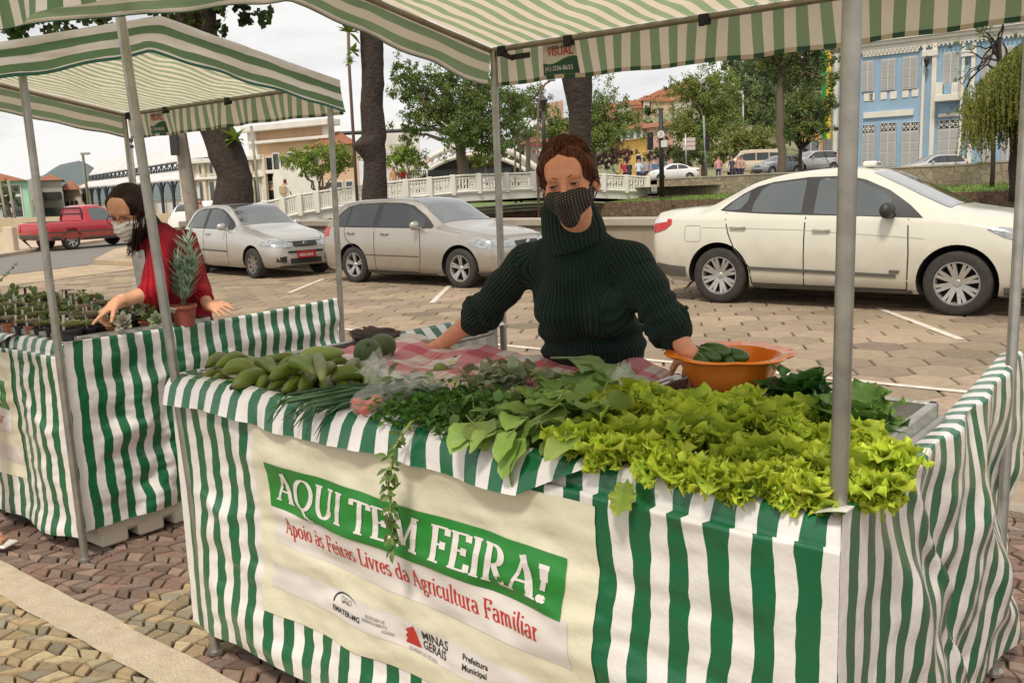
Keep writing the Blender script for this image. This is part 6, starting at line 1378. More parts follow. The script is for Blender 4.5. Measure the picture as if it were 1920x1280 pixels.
# ---- silver beige hatchback
K_GOLF = [(-.86, .40, .78, .84, .60, .50), (-.84, .33, .88, 1.02, .74, .58), (-.78, .26, .93, 1.16, .82, .60), (-.62, .22, .945, 1.34, .855, .585), (-.40, .20, .95, 1.41, .865, .58), (.1, .19, .95, 1.445, .867, .58), (.7, .18, .945, 1.452, .867, .58), (1.15, .18, .94, 1.44, .867, .58), (1.42, .18, .935, 1.385, .867, .59), (1.75, .18, .93, 1.20, .866, .62), (2.08, .18, .92, 1.01, .865, .66), (2.30, .19, .885, .965, .86, .66), (2.75, .20, .83, .90, .83, .62), (3.05, .21, .74, .83, .77, .58), (3.20, .22, .64, .73, .66, .50), (3.26, .26, .55, .63, .55, .42)]
def f_golf(api, dark=True):
    P_, R_ = api['patch'], api['ribbon']; g = M_GLASS if dark else M_GLASS2
    P_('window_frame', 'side', [(-.56, .985, 1.05), (-.45, .98, 1.22), (-.28, .975, 1.33), (0, .97, 1.372), (.6, .965, 1.385), (1.1, .96, 1.37), (1.35, .957, 1.32), (1.65, .953, 1.16), (1.90, .95, .99)], M_TRIM, .003, nx=3, both=True)
    P_('rear_quarter_window', 'side', [(-.50, 1.0, 1.07), (-.40, 1.0, 1.22), (-.24, 1.0, 1.315), (-.20, 1.0, 1.322)], g, .006, nx=3, both=True)
    P_('rear_door_window', 'side', [(-.16, 1.0, 1.325), (.0, 1.0, 1.345), (.46, .99, 1.36), (.50, .99, 1.355)], g, .006, nx=3, both=True)
    P_('front_door_window', 'side', [(.64, .985, 1.355), (1.05, .98, 1.345), (1.30, .975, 1.295), (1.55, .972, 1.17), (1.70, .97, 1.08)], g, .006, nx=3, both=True)
    topglass(api, 'windscreen', 1.22, 2.0, M_WSH, lambda t: lerp(.50, .62, t)); topglass(api, 'rear_window', -.79, -.52, M_GLASS, lambda t: .48, nx=5)
    R_('door_seam', 'side', [(.58, .23), (.57, .96)], .013, M_SEAM); R_('door_seam', 'side', [(-.22, .97), (-.16, .78), (.02, .66), (.30, .50), (.36, .23)], .013, M_SEAM); R_('door_seam', 'side', [(1.62, .22), (1.68, .55), (1.66, .94)], .013, M_SEAM); R_('door_seam', 'side', [(.36, .235), (1.62, .225)], .013, M_SEAM)
    R_('door_seam', 'front', [(-.60, .86), (-.3, .70), (.3, .70), (.60, .86)], .010, M_SEAM)
    R_('side_moulding', 'side', [(.34, .50), (1.64, .49)], .012, M_SEAM, off=.006); P_('sill_trim', 'side', [(.38, .18, .225), (2.0, .18, .215)], M_PLAS, .004, nx=6, both=True)
    P_('headlight', 'side', [(2.70, .70, .78), (2.86, .66, .795), (3.02, .63, .76), (3.12, .62, .70)], M_HEADL, .008, nx=2, both=True)
    for sd in (-1, 1): P_('headlight', 'front', [(sd*.30, .66, .74), (sd*.5, .65, .76), (sd*.66, .66, .77), (sd*.74, .68, .77)], M_HEADL, .008, nx=3)
    P_('grille', 'front', [(-.28, .64, .73), (0, .63, .74), (.28, .64, .73)], M_TRIM, .008, nx=4); P_('lower_grille', 'front', [(-.62, .30, .40), (-.3, .27, .45), (.3, .27, .45), (.62, .30, .40)], M_TRIM, .006, nx=4)
    q = MB(); q.lathe((3.265, 0, .685), [(.001, .012), (.045, .012), (.055, .004)], 20, (Vector((0, 1, 0)), Vector((0, 0, 1)), Vector((1, 0, 0)))); addpart(api, 'emblem', q, M_CHROME)
    P_('bumper_trim', 'side', [(2.86, .20, .27), (3.05, .21, .27), (3.2, .23, .28)], M_PLAS, .006, nx=3, both=True)
    P_('tail_light', 'side', [(-.82, .80, .98), (-.74, .80, .99), (-.62, .82, .98)], M_TAILR, .006, nx=2, both=True)
    mirrors(api, 1.62, 1.0, api['pm'], 1.0); handles(api, [(-.02, .87), (.83, .86)], .86, api['pm'])
P_BEIGE = paint('silver_beige_paint', (.42, .385, .33), .5, .30); P_SILV = paint('silver_paint', (.52, .50, .46), .5, .30)
def withp(f, pm): return lambda api: (api.__setitem__('pm', pm), f(api))
car('parked_car', 'silver beige hatchback with two spoke alloy wheels parked behind the woman in green', 'car', K_GOLF, 2.51, .315, P_BEIGE, S(-12.42, 10.95+.86), ANG, 1.0, feats=withp(f_golf, P_BEIGE), spokes=(5, 2))
# ---- small silver hatchback with a red number plate
K_FIAT = [(-.68, .38, .78, .84, .58, .48), (-.66, .30, .88, 1.0, .70, .56), (-.60, .25, .92, 1.15, .78, .57), (-.45, .21, .93, 1.32, .81, .56), (-.22, .20, .93, 1.385, .815, .555), (.3, .19, .925, 1.42, .818, .555), (.8, .19, .92, 1.42, .818, .555), (1.1, .19, .915, 1.385, .818, .56), (1.45, .19, .91, 1.19, .818, .60), (1.80, .19, .90, .995, .816, .63), (2.05, .20, .865, .95, .81, .63), (2.5, .20, .80, .885, .79, .60), (2.80, .21, .70, .81, .74, .57), (2.98, .22, .60, .72, .66, .52), (3.05, .25, .50, .60, .58, .46)]
def f_fiat(api):
    P_, R_ = api['patch'], api['ribbon']
    P_('window_frame', 'side', [(-.40, .965, 1.05), (-.30, .96, 1.22), (-.18, .955, 1.30), (.1, .95, 1.345), (.6, .945, 1.36), (.95, .94, 1.33), (1.2, .935, 1.24), (1.5, .93, 1.08), (1.62, .93, 1.0)], M_TRIM, .003, nx=3, both=True)
    P_('rear_door_window', 'side', [(-.34, .98, 1.05), (-.22, .975, 1.22), (-.10, .97, 1.29), (.34, .965, 1.335)], M_GLASS, .006, nx=4, both=True)
    P_('front_door_window', 'side', [(.46, .96, 1.335), (.85, .955, 1.325), (1.12, .95, 1.235), (1.4, .945, 1.09)], M_GLASS, .006, nx=4, both=True)
    topglass(api, 'windscreen', .98, 1.74, M_WSH, lambda t: lerp(.47, .58, t))
    R_('door_seam', 'side', [(.40, .23), (.40, .95)], .013, M_SEAM); R_('door_seam', 'side', [(1.42, .23), (1.45, .55), (1.43, .92)], .013, M_SEAM); R_('side_moulding', 'side', [(.34, .52), (1.44, .505)], .03, M_PLAS, off=.010)
    R_('door_seam', 'front', [(-.56, .84), (-.36, .69), (.36, .69), (.56, .84)], .012, M_SEAM)
    for sd in (-1, 1):
        P_('headlight', 'front', [(sd*.32, .60, .67), (sd*.45, .585, .71), (sd*.60, .59, .735), (sd*.70, .62, .74)], M_HEADL, .008, nx=3)
        P_('fog_lamp_recess', 'front', [(sd*.42, .30, .42), (sd*.62, .32, .40)], M_TRIM, .006, nx=3)
    P_('headlight', 'side', [(2.62, .64, .72), (2.76, .62, .735), (2.9, .60, .70)], M_HEADL, .008, nx=2, both=True)
    P_('grille', 'front', [(-.26, .60, .68), (0, .59, .685), (.26, .60, .68)], M_TRIM, .008, nx=4); P_('lower_grille', 'front', [(-.34, .27, .37), (.34, .27, .37)], M_TRIM, .006, nx=6); P_('bumper_slot', 'front', [(-.38, .475, .515), (.38, .475, .515)], M_TRIM, .006, nx=6)
    R_('grille_bar', 'front', [(-.24, .635), (.24, .635)], .012, M_CHROME, off=.014); q = MB(); q.lathe((3.035, 0, .64), [(.001, .012), (.040, .012), (.048, .004)], 20, (Vector((0, 1, 0)), Vector((0, 0, 1)), Vector((1, 0, 0)))); addpart(api, 'emblem', q, M_CHROME)
    q = MB(); q.bbox((3.085, 0, .435), (.008, .20, .065), .004); pl_ = addpart(api, 'number_plate', q, mat('plate_red', (.36, .02, .025), .45)); q = MB(); build_text(q, 'HGS-4333', .075, lambda x, y: Vector((3.0945, -.165+x, .405+y)), weight=.001, cond=.95); part('lettering', q, M_PWHITE, pl_)
    mirrors(api, 1.36, .99, api['pm'], .95); handles(api, [(-.04, .85), (.62, .84)], .86, api['pm'])
car('parked_car', 'small silver hatchback with a red number plate parked behind the left stall', 'car', K_FIAT, 2.37, .29, P_SILV, S(-15.1, 10.77)+Vector((-.687, .727, 0))*2.37+Vector((.727, .687, 0))*.78, math.atan2(-.727, .687), 1.0, feats=withp(f_fiat, P_SILV), spokes=(8, 1), rim=M_WCOV)
# ---- red pickup driving on the cross road
K_PICK = [(-.98, .50, .78, .84, .66, .60), (-.95, .42, .88, .93, .76, .70), (-.80, .36, .93, .97, .81, .73), (.0, .32, .94, .98, .82, .74), (.62, .30, .94, .99, .82, .74), (.66, .30, .94, 1.42, .82, .56), (.9, .30, .94, 1.50, .82, .56), (1.3, .30, .94, 1.50, .82, .56), (1.65, .30, .93, 1.36, .82, .58), (2.1, .30, .92, 1.06, .82, .62), (2.35, .30, .88, .98, .81, .62), (2.9, .30, .82, .90, .79, .60), (3.2, .31, .70, .82, .73, .55), (3.38, .33, .58, .68, .62, .48)]
P_RED = paint('red_paint', (.45, .012, .022))
def f_pick(api):
    P_, R_ = api['patch'], api['ribbon']
    P_('side_window', 'side', [(.86, .97, 1.38), (1.3, .96, 1.42), (1.62, .955, 1.30), (2.0, .95, 1.06)], M_GLASS2, .006, nx=4, both=True); topglass(api, 'windscreen', 1.4, 2.22, M_WSH, lambda t: lerp(.48, .58, t))
    R_('side_moulding', 'side', [(-.9, .62), (3.1, .60)], .05, M_PLAS, off=.008); P_('sill_trim', 'side', [(-.9, .36, .50), (-.4, .34, .47)], M_PLAS, .008, nx=3, both=True); P_('sill_trim', 'side', [(.45, .31, .40), (2.2, .31, .40)], M_PLAS, .008, nx=5, both=True)
    P_('rear_bumper', 'rear', [(-.66, .42, .56), (.66, .42, .56)], M_PLAS, .03, nx=6)
    for sd in (-1, 1): P_('tail_light', 'rear', [(sd*.55, .64, .86), (sd*.68, .64, .86)], M_TAILR, .01, nx=2)
    R_('door_seam', 'side', [(.80, .32), (.80, .95)], .01, M_SEAM); R_('door_seam', 'side', [(2.0, .32), (2.0, .93)], .01, M_SEAM)
    q = MB(); q.add([(-.86, -.66, .985), (.56, -.66, .985), (.56, .66, .985), (-.86, .66, .985)], [(0, 1, 2, 3)]); addpart(api, 'bed_cover', q, M_TRIM, False)
    q = MB()
    for y in (-.6, .6): q.tube([(.60, y, 1.0), (.60, y*.92, 1.42)], .025, 8)
    q.tube([(.60, -.55, 1.42), (.60, .55, 1.42)], .025, 8); q.tube([(.60, -.55, 1.22), (.60, .55, 1.22)], .018, 8); addpart(api, 'roll_bar', q, M_TRIM); mirrors(api, 1.98, 1.02, M_TRIM, 1.0)
car('pickup_truck', 'red pickup truck driving away on the cross road at the far left', 'pickup truck', K_PICK, 2.72, .315, P_RED, Vector((-15.3, 31.6, .01)), math.atan2(.87, .50), .97, feats=f_pick, spokes=(7, 1))
# ---- distant cars
P_WHITE = paint('white_paint', (.78, .76, .73)); P_GREY = paint('grey_paint', (.30, .31, .32), .5); P_SIL2 = paint('light_silver_paint', (.55, .54, .52), .4)
def f_sedan2(pm):
    def f(api):
        P_, R_ = api['patch'], api['ribbon']
        P_('side_window', 'side', [(.05, 1.04, 1.08), (.3, 1.02, 1.27), (.6, 1.01, 1.35), (1.0, 1.0, 1.375), (1.4, .99, 1.36), (1.75, .975, 1.22), (2.02, .965, 1.07)], M_GLASS, .005, nx=3, both=True); R_('pillar', 'side', [(1.0, 1.0), (1.0, 1.38)], .07, pm, off=.008)
        topglass(api, 'windscreen', 1.60, 2.38, M_WSH, lambda t: lerp(.50, .60, t)); topglass(api, 'rear_window', -.18, .42, M_GLASS, lambda t: .48)
        P_('tail_light', 'side', [(-.88, .74, .90), (-.60, .80, .915)], M_TAILR, .008, nx=4, both=True); P_('headlight', 'side', [(2.85, .76, .86), (3.22, .66, .76)], M_HEADL, .008, nx=4, both=True); R_('door_seam', 'side', [(.995, .23), (.995, .97)], .012, M_SEAM)
        for sd in (-1, 1): P_('tail_light', 'rear', [(sd*.42, .76, .88), (sd*.66, .76, .88)], M_TAILR, .01, nx=3)
    return f
def far_sedan(lab, p, ang, pm, k=1.0): return car('distant_car', lab, 'car', K_TAXI, 2.51, .315, pm, p, ang, k, feats=f_sedan2(pm), spokes=(7, 1), detail=1)
def far_hatch(lab, p, ang, pm, k=1.0): return car('distant_car', lab, 'car', K_GOLF, 2.51, .315, pm, p, ang, k, feats=withp(lambda a: f_golf(a), pm), spokes=(5, 1), detail=1)
# ================================================================ far bank, bridge, town
def ZY(px, py, y): return UY(px, py, y).z
def XY(px, y, z=0): p = UY(px, 350, y); return Vector((p.x, p.y, z))
def sm(a, b, x): t = max(0, min(1, (x-a)/(b-a))); return t*t*(3-2*t)
M_GRASS = mat('grass', (.10, .17, .03), .95, var=.7, scale=.9, bump=.6, bscale=30, vcol2=(.20, .24, .06))
M_STONE = mat('rubble_stone', (.30, .24, .16), .9, var=.3, scale=2, bump=.6, bscale=20)
def stonemat(name, c1, c2, mortar, sc=3.4):
    m = mat(name, c1, .9, bump=.4, bscale=50); nt = m.node_tree; N = nt.nodes.new; L = nt.links.new; p = nt.nodes['Principled BSDF']; tc = N('ShaderNodeTexCoord')
    v = N('ShaderNodeTexVoronoi'); v.inputs['Scale'].default_value = sc; L(tc.outputs['Object'], v.inputs['Vector']); e = N('ShaderNodeTexVoronoi'); e.feature = 'DISTANCE_TO_EDGE'; e.inputs['Scale'].default_value = sc; L(tc.outputs['Object'], e.inputs['Vector'])
    sp = N('ShaderNodeSeparateXYZ'); L(v.outputs['Color'], sp.inputs[0]); a = N('ShaderNodeMixRGB'); a.inputs[1].default_value = (*c1, 1); a.inputs[2].default_value = (*c2, 1); L(sp.outputs[0], a.inputs[0])
    g = N('ShaderNodeMapRange'); g.inputs[1].default_value = .02; g.inputs[2].default_value = .06; L(e.outputs['Distance'], g.inputs[0]); b = N('ShaderNodeMixRGB'); L(g.outputs[0], b.inputs[0]); b.inputs[1].default_value = (*mortar, 1); L(a.outputs[0], b.inputs[2]); L(b.outputs[0], p.inputs['Base Color']); return m
M_RUB = stonemat('rubble_wall', (.36, .29, .20), (.24, .19, .13), (.17, .14, .10)); M_RUB2 = stonemat('old_river_wall', (.20, .125, .075), (.13, .085, .05), (.06, .045, .03), 3.2)
bank = [XY(-300, 60), XY(600, 56), XY(1235, 46), XY(1920, 33), XY(2600, 26), XY(4300, 19)]; wallb = [XY(-300, 66), XY(600, 60), XY(1235, 50), XY(1830, 38.5), XY(2600, 30), XY(4300, 22)]
zb = [.5, .5, .62, .78, .8, .8]; zw = [.6, .6, .80, .98, 1.0, 1.0]
mb = MB(); mb.grid(lambda s, t: (lambda i, f: bank[i].lerp(bank[i+1], f).lerp(wallb[i].lerp(wallb[i+1], f), t)+Z*(lerp(lerp(zb[i], zb[i+1], f), lerp(zw[i], zw[i+1], f), t**.7)+.04*fbm(s*60, t*3)))(min(4, int(s*5)), s*5-min(4, int(s*5))), 200, 8)
struct('grass_bank', mb, M_GRASS, True)
mb = MB()
for k in range(9000):
    s = random.uniform(.38, .75)*5; i = min(4, int(s)); f = s-i; t = random.random()**1.4; p = bank[i].lerp(bank[i+1], f).lerp(wallb[i].lerp(wallb[i+1], f), t); z = lerp(lerp(zb[i], zb[i+1], f), lerp(zw[i], zw[i+1], f), t**.7)-.02
    h = random.uniform(.05, .14); a = random.uniform(0, 6.28); d = Vector((math.cos(a), math.sin(a), 0))*.02; mb.add([p+Z*z-d, p+Z*z+d, p+Z*(z+h)+rv(.04)], [(0, 1, 2)], col=tint((.13, .21, .035), .35, .1))
tag(part('grass', mb, M_LEAF), 'short grass and weeds growing on the far river bank', 'grass', kind='stuff')
mb = MB()
for a, b, z1, z2 in zip(bank[:-1], bank[1:], zb[:-1], zb[1:]): mb.grid(lambda s, t: a.lerp(b, s)+Z*(lerp(-3, lerp(z1, z2, s)+.02, t)), 30, 6)
w = single('river_wall', mb, M_RUB2, 'old brown stone retaining wall of the far river bank under the grass', 'wall')
mb = MB(); cop = MB(); pil = MB()
wp = [(XY(1232, 50), .80), (XY(1830, 38.5), .98), (XY(2600, 30), 1.0)]; 
t = thing('stone_wall', 'low rubble stone wall with pale pillars above the grass on the far bank', 'wall', wp[0][0])
for (a, z1), (b, z2) in zip(wp[:-1], wp[1:]):
    n_ = (b-a).normalized(); n_ = Vector((-n_.y, n_.x, 0)); mb.prism([a+Z*(z1-.3), b+Z*(z2-.3), b+Z*(z2+.80), a+Z*(z1+.86)], n_*.35); cop.prism([a-n_*.03+Z*(z1+.865), b-n_*.03+Z*(z2+.805), b-n_*.03+Z*(z2+.87), a-n_*.03+Z*(z1+.93)], n_*.42)
part('wall_body', mb, M_RUB, t); part('coping', cop, mat('wall_top', (.40, .36, .28), .9, var=.3), t)
for px, d, z1 in ((1712, 40.9, .95), (1478, 45.5, .88)):
    pil = MB(); pil.bbox(XY(px, d-.1, z1+.36), (.22, .22, .55), .02); part('pillar', pil, mat('pale_plaster', (.58, .54, .47), .9, var=.2), t)
# far street and hill as one terrain
def hill(x, y):
    q = x/max(1, y); px = 960+q*1730
    Hh = np.interp(px, [300, 820, 1000, 1120, 1250, 1400, 1600, 2200], [0, 2, 11, 15, 20, 27, 33, 33]); r = 1.45+Hh*sm(105, 265, y)+sm(48, 66, y)*.2
    if px < 900: r = lerp(.0, r, sm(560, 960, px))
    return r
mb = MB(); mb.grid(lambda s, t: (lambda y: (lambda px: Vector((UY(px, 350, y).x, y, hill(UY(px, 350, y).x, y)-.15*(1-sm(50, 60, y)))))(lerp(560, 3200, s)))(lerp(40.5+9.5*(1-s)+(16 if s < .25 else 0)*(1-s*4), 420, t**1.8)), 120, 60)
struct('hillside', mb, mat('hill_ground', (.30, .26, .16), .95, var=.7, scale=.05, vcol2=(.10, .15, .05)), True)
mb = MB(); mb.add([XY(1000, 56, 1.69), XY(1400, 52, 1.62), XY(2100, 42, 1.52), XY(2500, 52, 1.70), XY(1700, 60, 1.74), XY(1000, 72, 1.74)], [(0, 1, 4, 5), (1, 2, 3, 4)]); struct('far_street', mb, M_ASPH)
for z_ in mb.v[:0]: pass
# ---- mountain
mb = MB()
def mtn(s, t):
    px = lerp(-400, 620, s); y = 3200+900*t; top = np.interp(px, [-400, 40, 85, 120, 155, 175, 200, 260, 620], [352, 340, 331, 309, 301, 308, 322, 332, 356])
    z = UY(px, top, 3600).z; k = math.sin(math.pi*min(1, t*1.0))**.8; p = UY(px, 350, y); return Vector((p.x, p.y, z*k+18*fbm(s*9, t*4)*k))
mb.grid(mtn, 120, 14); struct('mountain', mb, mat('haze_tinted_forest', (.10, .13, .135), 1, var=.5, scale=.006, vcol2=(.15, .17, .16)), True)  # bluish grey-green stands in for distance haze, put into the base colour
# ---- bridge with pierced balustrade
M_BAL = mat('white_painted_concrete', (.74, .70, .62), .8, var=.3, scale=3, vcol2=(.50, .46, .38), bump=.2, bscale=40)
bp = [UY(355, 408, 37.5), UY(480, 381, 38), UY(560, 364, 39), UY(640, 351, 40), UY(760, 337, 41.5), UY(870, 327, 43), UY(1000, 322.5, 45), UY(1110, 325, 47), UY(1214, 331, 49)]
def along(P_, s):
    f = s*(len(P_)-1); i = min(len(P_)-2, int(f)); return P_[i].lerp(P_[i+1], f-i)
for off, lab in ((Vector((0, 0, 0)), 'white pierced concrete balustrade on the near side of the bridge'), (Vector((1.2, 7.5, -.12)), 'white pierced concrete balustrade on the far side of the bridge')):
    t = thing('balustrade', lab, 'balustrade', bp[0]+off-Z*.9); n = 20
    rail = MB(); base = MB(); rail.tube([along(bp, i/40)+off-Z*.05 for i in range(41)], .075, 8, flat=.7); base.tube([along(bp, i/40)+off-Z*.80 for i in range(41)], .11, 6)
    part('top_rail', rail, M_BAL, t); part('plinth', base, M_BAL, t)
    for i in range(n+1):
        p = along(bp, i/n)+off; q = MB(); q.bbox(p-Z*.44, (.13, .13, .47), .02); part('post', q, M_BAL, t)
    for i in range(n):
        a, b = along(bp, i/n)+off, along(bp, (i+1)/n)+off; q = MB(); m_ = 7
        for k in range(m_):
            p = a.lerp(b, (k+1)/(m_+1)); q.bbox(p-Z*.42, (.045, .05, .30), .01)
            if k % 2 == 0 and k < m_-1: q.bbox(a.lerp(b, (k+1.5)/(m_+1))-Z*.42, ((b-a).length/(m_+1)*.5, .035, .05), .01)
        q.tube([a-Z*.17, b-Z*.17], .05, 6); q.tube([a-Z*.68, b-Z*.68], .06, 6); part('pierced_panel', q, M_BAL, t)
t = thing('bridge', 'arched concrete road bridge over the river behind the parked cars', 'bridge', bp[4]-Z*1.5)
off = Vector((1.2, 7.5, -.12)); mb = MB(); mb.grid(lambda s, q: along(bp, s).lerp(along(bp, s)+off, q)-Z*.86, 60, 2); mb.grid(lambda s, q: along(bp, s)-Z*lerp(.86, 1.22, q)-off*.002, 60, 2); mb.grid(lambda s, q: along(bp, s).lerp(along(bp, s)+off, q)-Z*1.22, 60, 2); part('deck', mb, M_BAL, t)
mb = MB()
for k, o in enumerate((-.0, .35, .7)): mb.tube([along(bp, lerp(.62, 1.04, i/8) if i < 8 else 1)+Vector((0, o, -1.42-k*.16-.10*abs(i-4)/4)) for i in range(9)], .055, 8)
part('pipe', mb, mat('green_pipe', (.24, .27, .17), .6, var=.2), t)
mb = MB(); p = along(bp, 1.0); mb.box(p+Vector((1.0, 3, -2.6)), (1.2, 4.5, 1.6)); part('abutment', mb, M_RUB2, t)
mb = MB(); mb.add([XY(200, 45, .02), XY(350, 38.5, .02), bp[1]-Z*.9, bp[1]+off-Z*.9, XY(200, 56, .02)], [(0, 1, 2, 3, 4)]); struct('bridge_approach', mb, M_ASPH)
# ---- buildings
def facade(root, P0, d, n, z0, rects, m_, name='window', frame=None, dep=.12, pane=None, fw=.09):
    """rects in (s, z, w, h) along d from P0, on the outer face (n points outward)"""
    for (s, z, w_, h_) in rects:
        q = MB(); c = P0+d*(s+w_/2)+Z*(z+h_/2)+n*.03; q.bbox(c, (w_/2, .05, h_/2), .01, (d, n, Z)); wd = part(name, q, frame or m_, root)
        q = MB(); c2 = c+n*.053; q.add([c2-d*(w_/2-fw)-Z*(h_/2-fw), c2+d*(w_/2-fw)-Z*(h_/2-fw), c2+d*(w_/2-fw)+Z*(h_/2-fw), c2-d*(w_/2-fw)+Z*(h_/2-fw)], [(0, 1, 2, 3)]); part('pane', q, pane or M_GLASS, wd)
def building(name, lab, P, Q, z0, z1, depth, wm, cat='building', roof=None, rm=None, rows=(), fm=None, parapet=0, pane=None):
    P, Q = Vector((P.x, P.y, 0)), Vector((Q.x, Q.y, 0)); d = (Q-P).normalized(); n = Vector((d.y, -d.x, 0)); L_ = (Q-P).length
    if n.dot(-P) < 0: n = -n
    t = thing(name, lab, cat, P+Z*z0); mb = MB(); E_ = (Q if abs(Q.x/Q.y) < abs(P.x/P.y) else P).normalized(); mb.prism([P+Z*z0, Q+Z*z0, Q+Z*z1, P+Z*z1], E_*depth); part('wall', mb, wm, t)
    if roof:
        o = .4; a, b, c, e = P-d*o+n*o, Q+d*o+n*o, Q+d*o+E_*(depth+o), P-d*o+E_*(depth+o); mb = MB()
        if roof[0] == 'hip': k = depth/2; r1, r2 = P+d*min(k, L_*.45)+E_*k, Q-d*min(k, L_*.45)+E_*k
        else: r1, r2 = P-d*o+E_*depth/2, Q+d*o+E_*depth/2
        vs = [a+Z*z1, b+Z*z1, c+Z*z1, e+Z*z1, r1+Z*(z1+roof[1]), r2+Z*(z1+roof[1])]; mb.add(vs, [(0, 1, 5, 4), (2, 3, 4, 5), (1, 2, 5), (3, 0, 4), (3, 2, 1, 0)]); part('roof', mb, rm or M_TILE, t)
    for (z, h_, w_, cnt, mg) in rows:
        st = (L_-2*mg)/cnt; facade(t, P, d, n, z0, [(mg+st*(i+.5)-w_/2, z, w_, h_) for i in range(cnt)], fm or M_WFR, frame=fm or M_WFR, pane=pane)
    return t, P, Q, d, n
def tilemat(name, c):
    m = mat(name, c, .9, var=.45, scale=1.5, vcol2=(.20, .09, .05)); nt = m.node_tree; N = nt.nodes.new; L = nt.links.new; w = N('ShaderNodeTexWave'); w.inputs['Scale'].default_value = 3; tc = N('ShaderNodeTexCoord'); L(tc.outputs['Object'], w.inputs[0]); b = N('ShaderNodeBump'); b.inputs['Strength'].default_value = .7; b.inputs['Distance'].default_value = .1; L(w.outputs[0], b.inputs['Height']); L(b.outputs[0], nt.nodes['Principled BSDF'].inputs['Normal']); return m
M_TILE = tilemat('clay_tiles', (.42, .15, .07)); M_WFR = mat('white_window_frame', (.62, .60, .55), .7); M_SHUT = mat('grey_shutter', (.46, .45, .42), .7, var=.1, scale=3)
def plaster(n, c): return mat(n, c, .9, var=.18, scale=.8, bump=.1, bscale=20)
# blue two storey building, parallel to the river
V0 = 63.0
def FB(px, py):
    d = _f + RT*((px-960)/CF) + UP*((640-py)/CF); n = SV; tt = (V0-Vector((0, 0, CH)).dot(n))/d.dot(n); p = Vector((0, 0, CH))+d*tt; return p.dot(SU), p.z
def FC(cx_, cy_): return FB(1560+cx_/4, 30+cy_/4)
M_BLUE = mat('blue_plaster', (.28, .42, .54), .85, var=.15, scale=.8, bump=.1, bscale=15); M_CRM = mat('cream_stucco', (.70, .66, .57), .8, var=.12, scale=2)
uL_, _ = FB(1546, 200); zc = FC(690, 185)[1]; zbase = 1.6; ztop = FC(690, 60)[1]-.15
bt = thing('blue_building', 'long two storey pale blue building with white trim and tiled roof at the right', 'building', S(uL_, V0, zbase))
q = MB(); q.box(S((uL_+40)/2+0, V0+7, (zbase+zc)/2), ((40-uL_)/2, 7, (zc-zbase)/2), (SU, SV, Z)); part('wall', q, M_BLUE, bt)
q = MB(); q.box(S((uL_+40)/2, V0+.3, (zc+.55+ztop)/2), ((40-uL_)/2, .25, (ztop-zc-.55)/2), (SU, SV, Z)); part('parapet', q, M_BLUE, bt)
for k, (o, za, zb_) in enumerate(((.18, -.35, 0), (.34, .0, .22), (.50, .22, .40), (.58, .40, .56))): q = MB(); q.box(S((uL_+40)/2, V0-o/2+.1, zc+(za+zb_)/2), ((40-uL_)/2+o*.5, o/2+.1, (zb_-za)/2-.002), (SU, SV, Z)); part('cornice', q, M_CRM, bt)
q = MB(); 
for i in range(240): q.box(S(uL_+.2+i*.24, V0-.20, zc-.42), (.05, .05, .05), (SU, SV, Z))
part('dentils', q, M_CRM, bt)
q = MB(); q.add([S(uL_, V0+.6, ztop-.5), S(40, V0+.6, ztop-.5), S(40, V0+7, ztop+2.6), S(uL_+4, V0+7, ztop+2.6)], [(0, 1, 2, 3)]); q.add([S(uL_, V0+.6, ztop-.5), S(uL_+4, V0+7, ztop+2.6), S(uL_, V0+14, ztop-.5)], [(0, 1, 2)]); part('roof', q, M_TILE, bt)
def frect(nm, x0, y0, x1, y1, o, m_, par=None, thick=.08):
    ua, za = FC(x0, y0); ub, zb_ = FC(x1, y1); ub2, _ = FC(x1, y0); q = MB(); q.bbox(S((ua+ub2)/2, V0-o-thick/2, (za+zb_)/2), (abs(ub2-ua)/2, thick/2, abs(za-zb_)/2), .015, (SU, SV, Z)); return part(nm, q, m_, par or bt)
def bwin(x0, y0, x1, y1, door=False):
    w_ = frect('door' if door else 'window', x0, y0, x1, y1, .0, M_SHUT, thick=.10); ua, za = FC(x0, y0); ub, _ = FC(x1, y0); _, zb_ = FC(x1, y1); W2_, H2 = (ub-ua), (za-zb_)
    if door:
        q = MB(); q.box(S((ua+ub)/2, V0-.108, za-H2*.10), (W2_*.46, .003, H2*.085), (SU, SV, Z)); tr_ = part('transom', q, M_TRIM, w_); q = MB()
        for a in (.14, .38, .62, .86):
            for g_ in (-.11, .11): q.tube([S(ua+W2_*(a-g_), V0-.12, za-H2*.03), S(ua+W2_*(a+g_), V0-.12, za-H2*.175)], .022, 5)
        q.tube([S(ua+W2_*.04, V0-.12, za-H2*.10), S(ua+W2_*.96, V0-.12, za-H2*.10)], .022, 5)
        part('lattice', q, M_WFR, w_); rows_ = ((.24, .42), (.46, .64), (.68, .95))
    else: rows_ = ((.05, .30), (.34, .62), (.66, .95))
    q = MB()
    for a, b in rows_:
        for c_, e_ in ((.08, .27), (.29, .47), (.53, .71), (.73, .92)): q.box(S(ua+W2_*(c_+e_)/2, V0-.112, za-H2*(a+b)/2), (W2_*(e_-c_)/2, .004, H2*(b-a)/2), (SU, SV, Z))
    part('shutter_panels', q, mat('shutter_panel', (.36, .35, .33), .8) if not door else M_SHP, w_)
    q = MB(); q.box(S((ua+ub)/2, V0-.115, za-H2*.5), (.02, .012, H2*.49), (SU, SV, Z)); part('mullion', q, M_WFR, w_)
M_SHP = mat('door_panel', (.38, .37, .35), .8)
for r_ in ((90, 362, 182, 585), (230, 345, 320, 565), (372, 330, 482, 555), (535, 312, 650, 545), (838, 280, 958, 505), (1130, 250, 1230, 480), (1270, 235, 1370, 465), (-55, 375, 20, 600)): bwin(*r_)
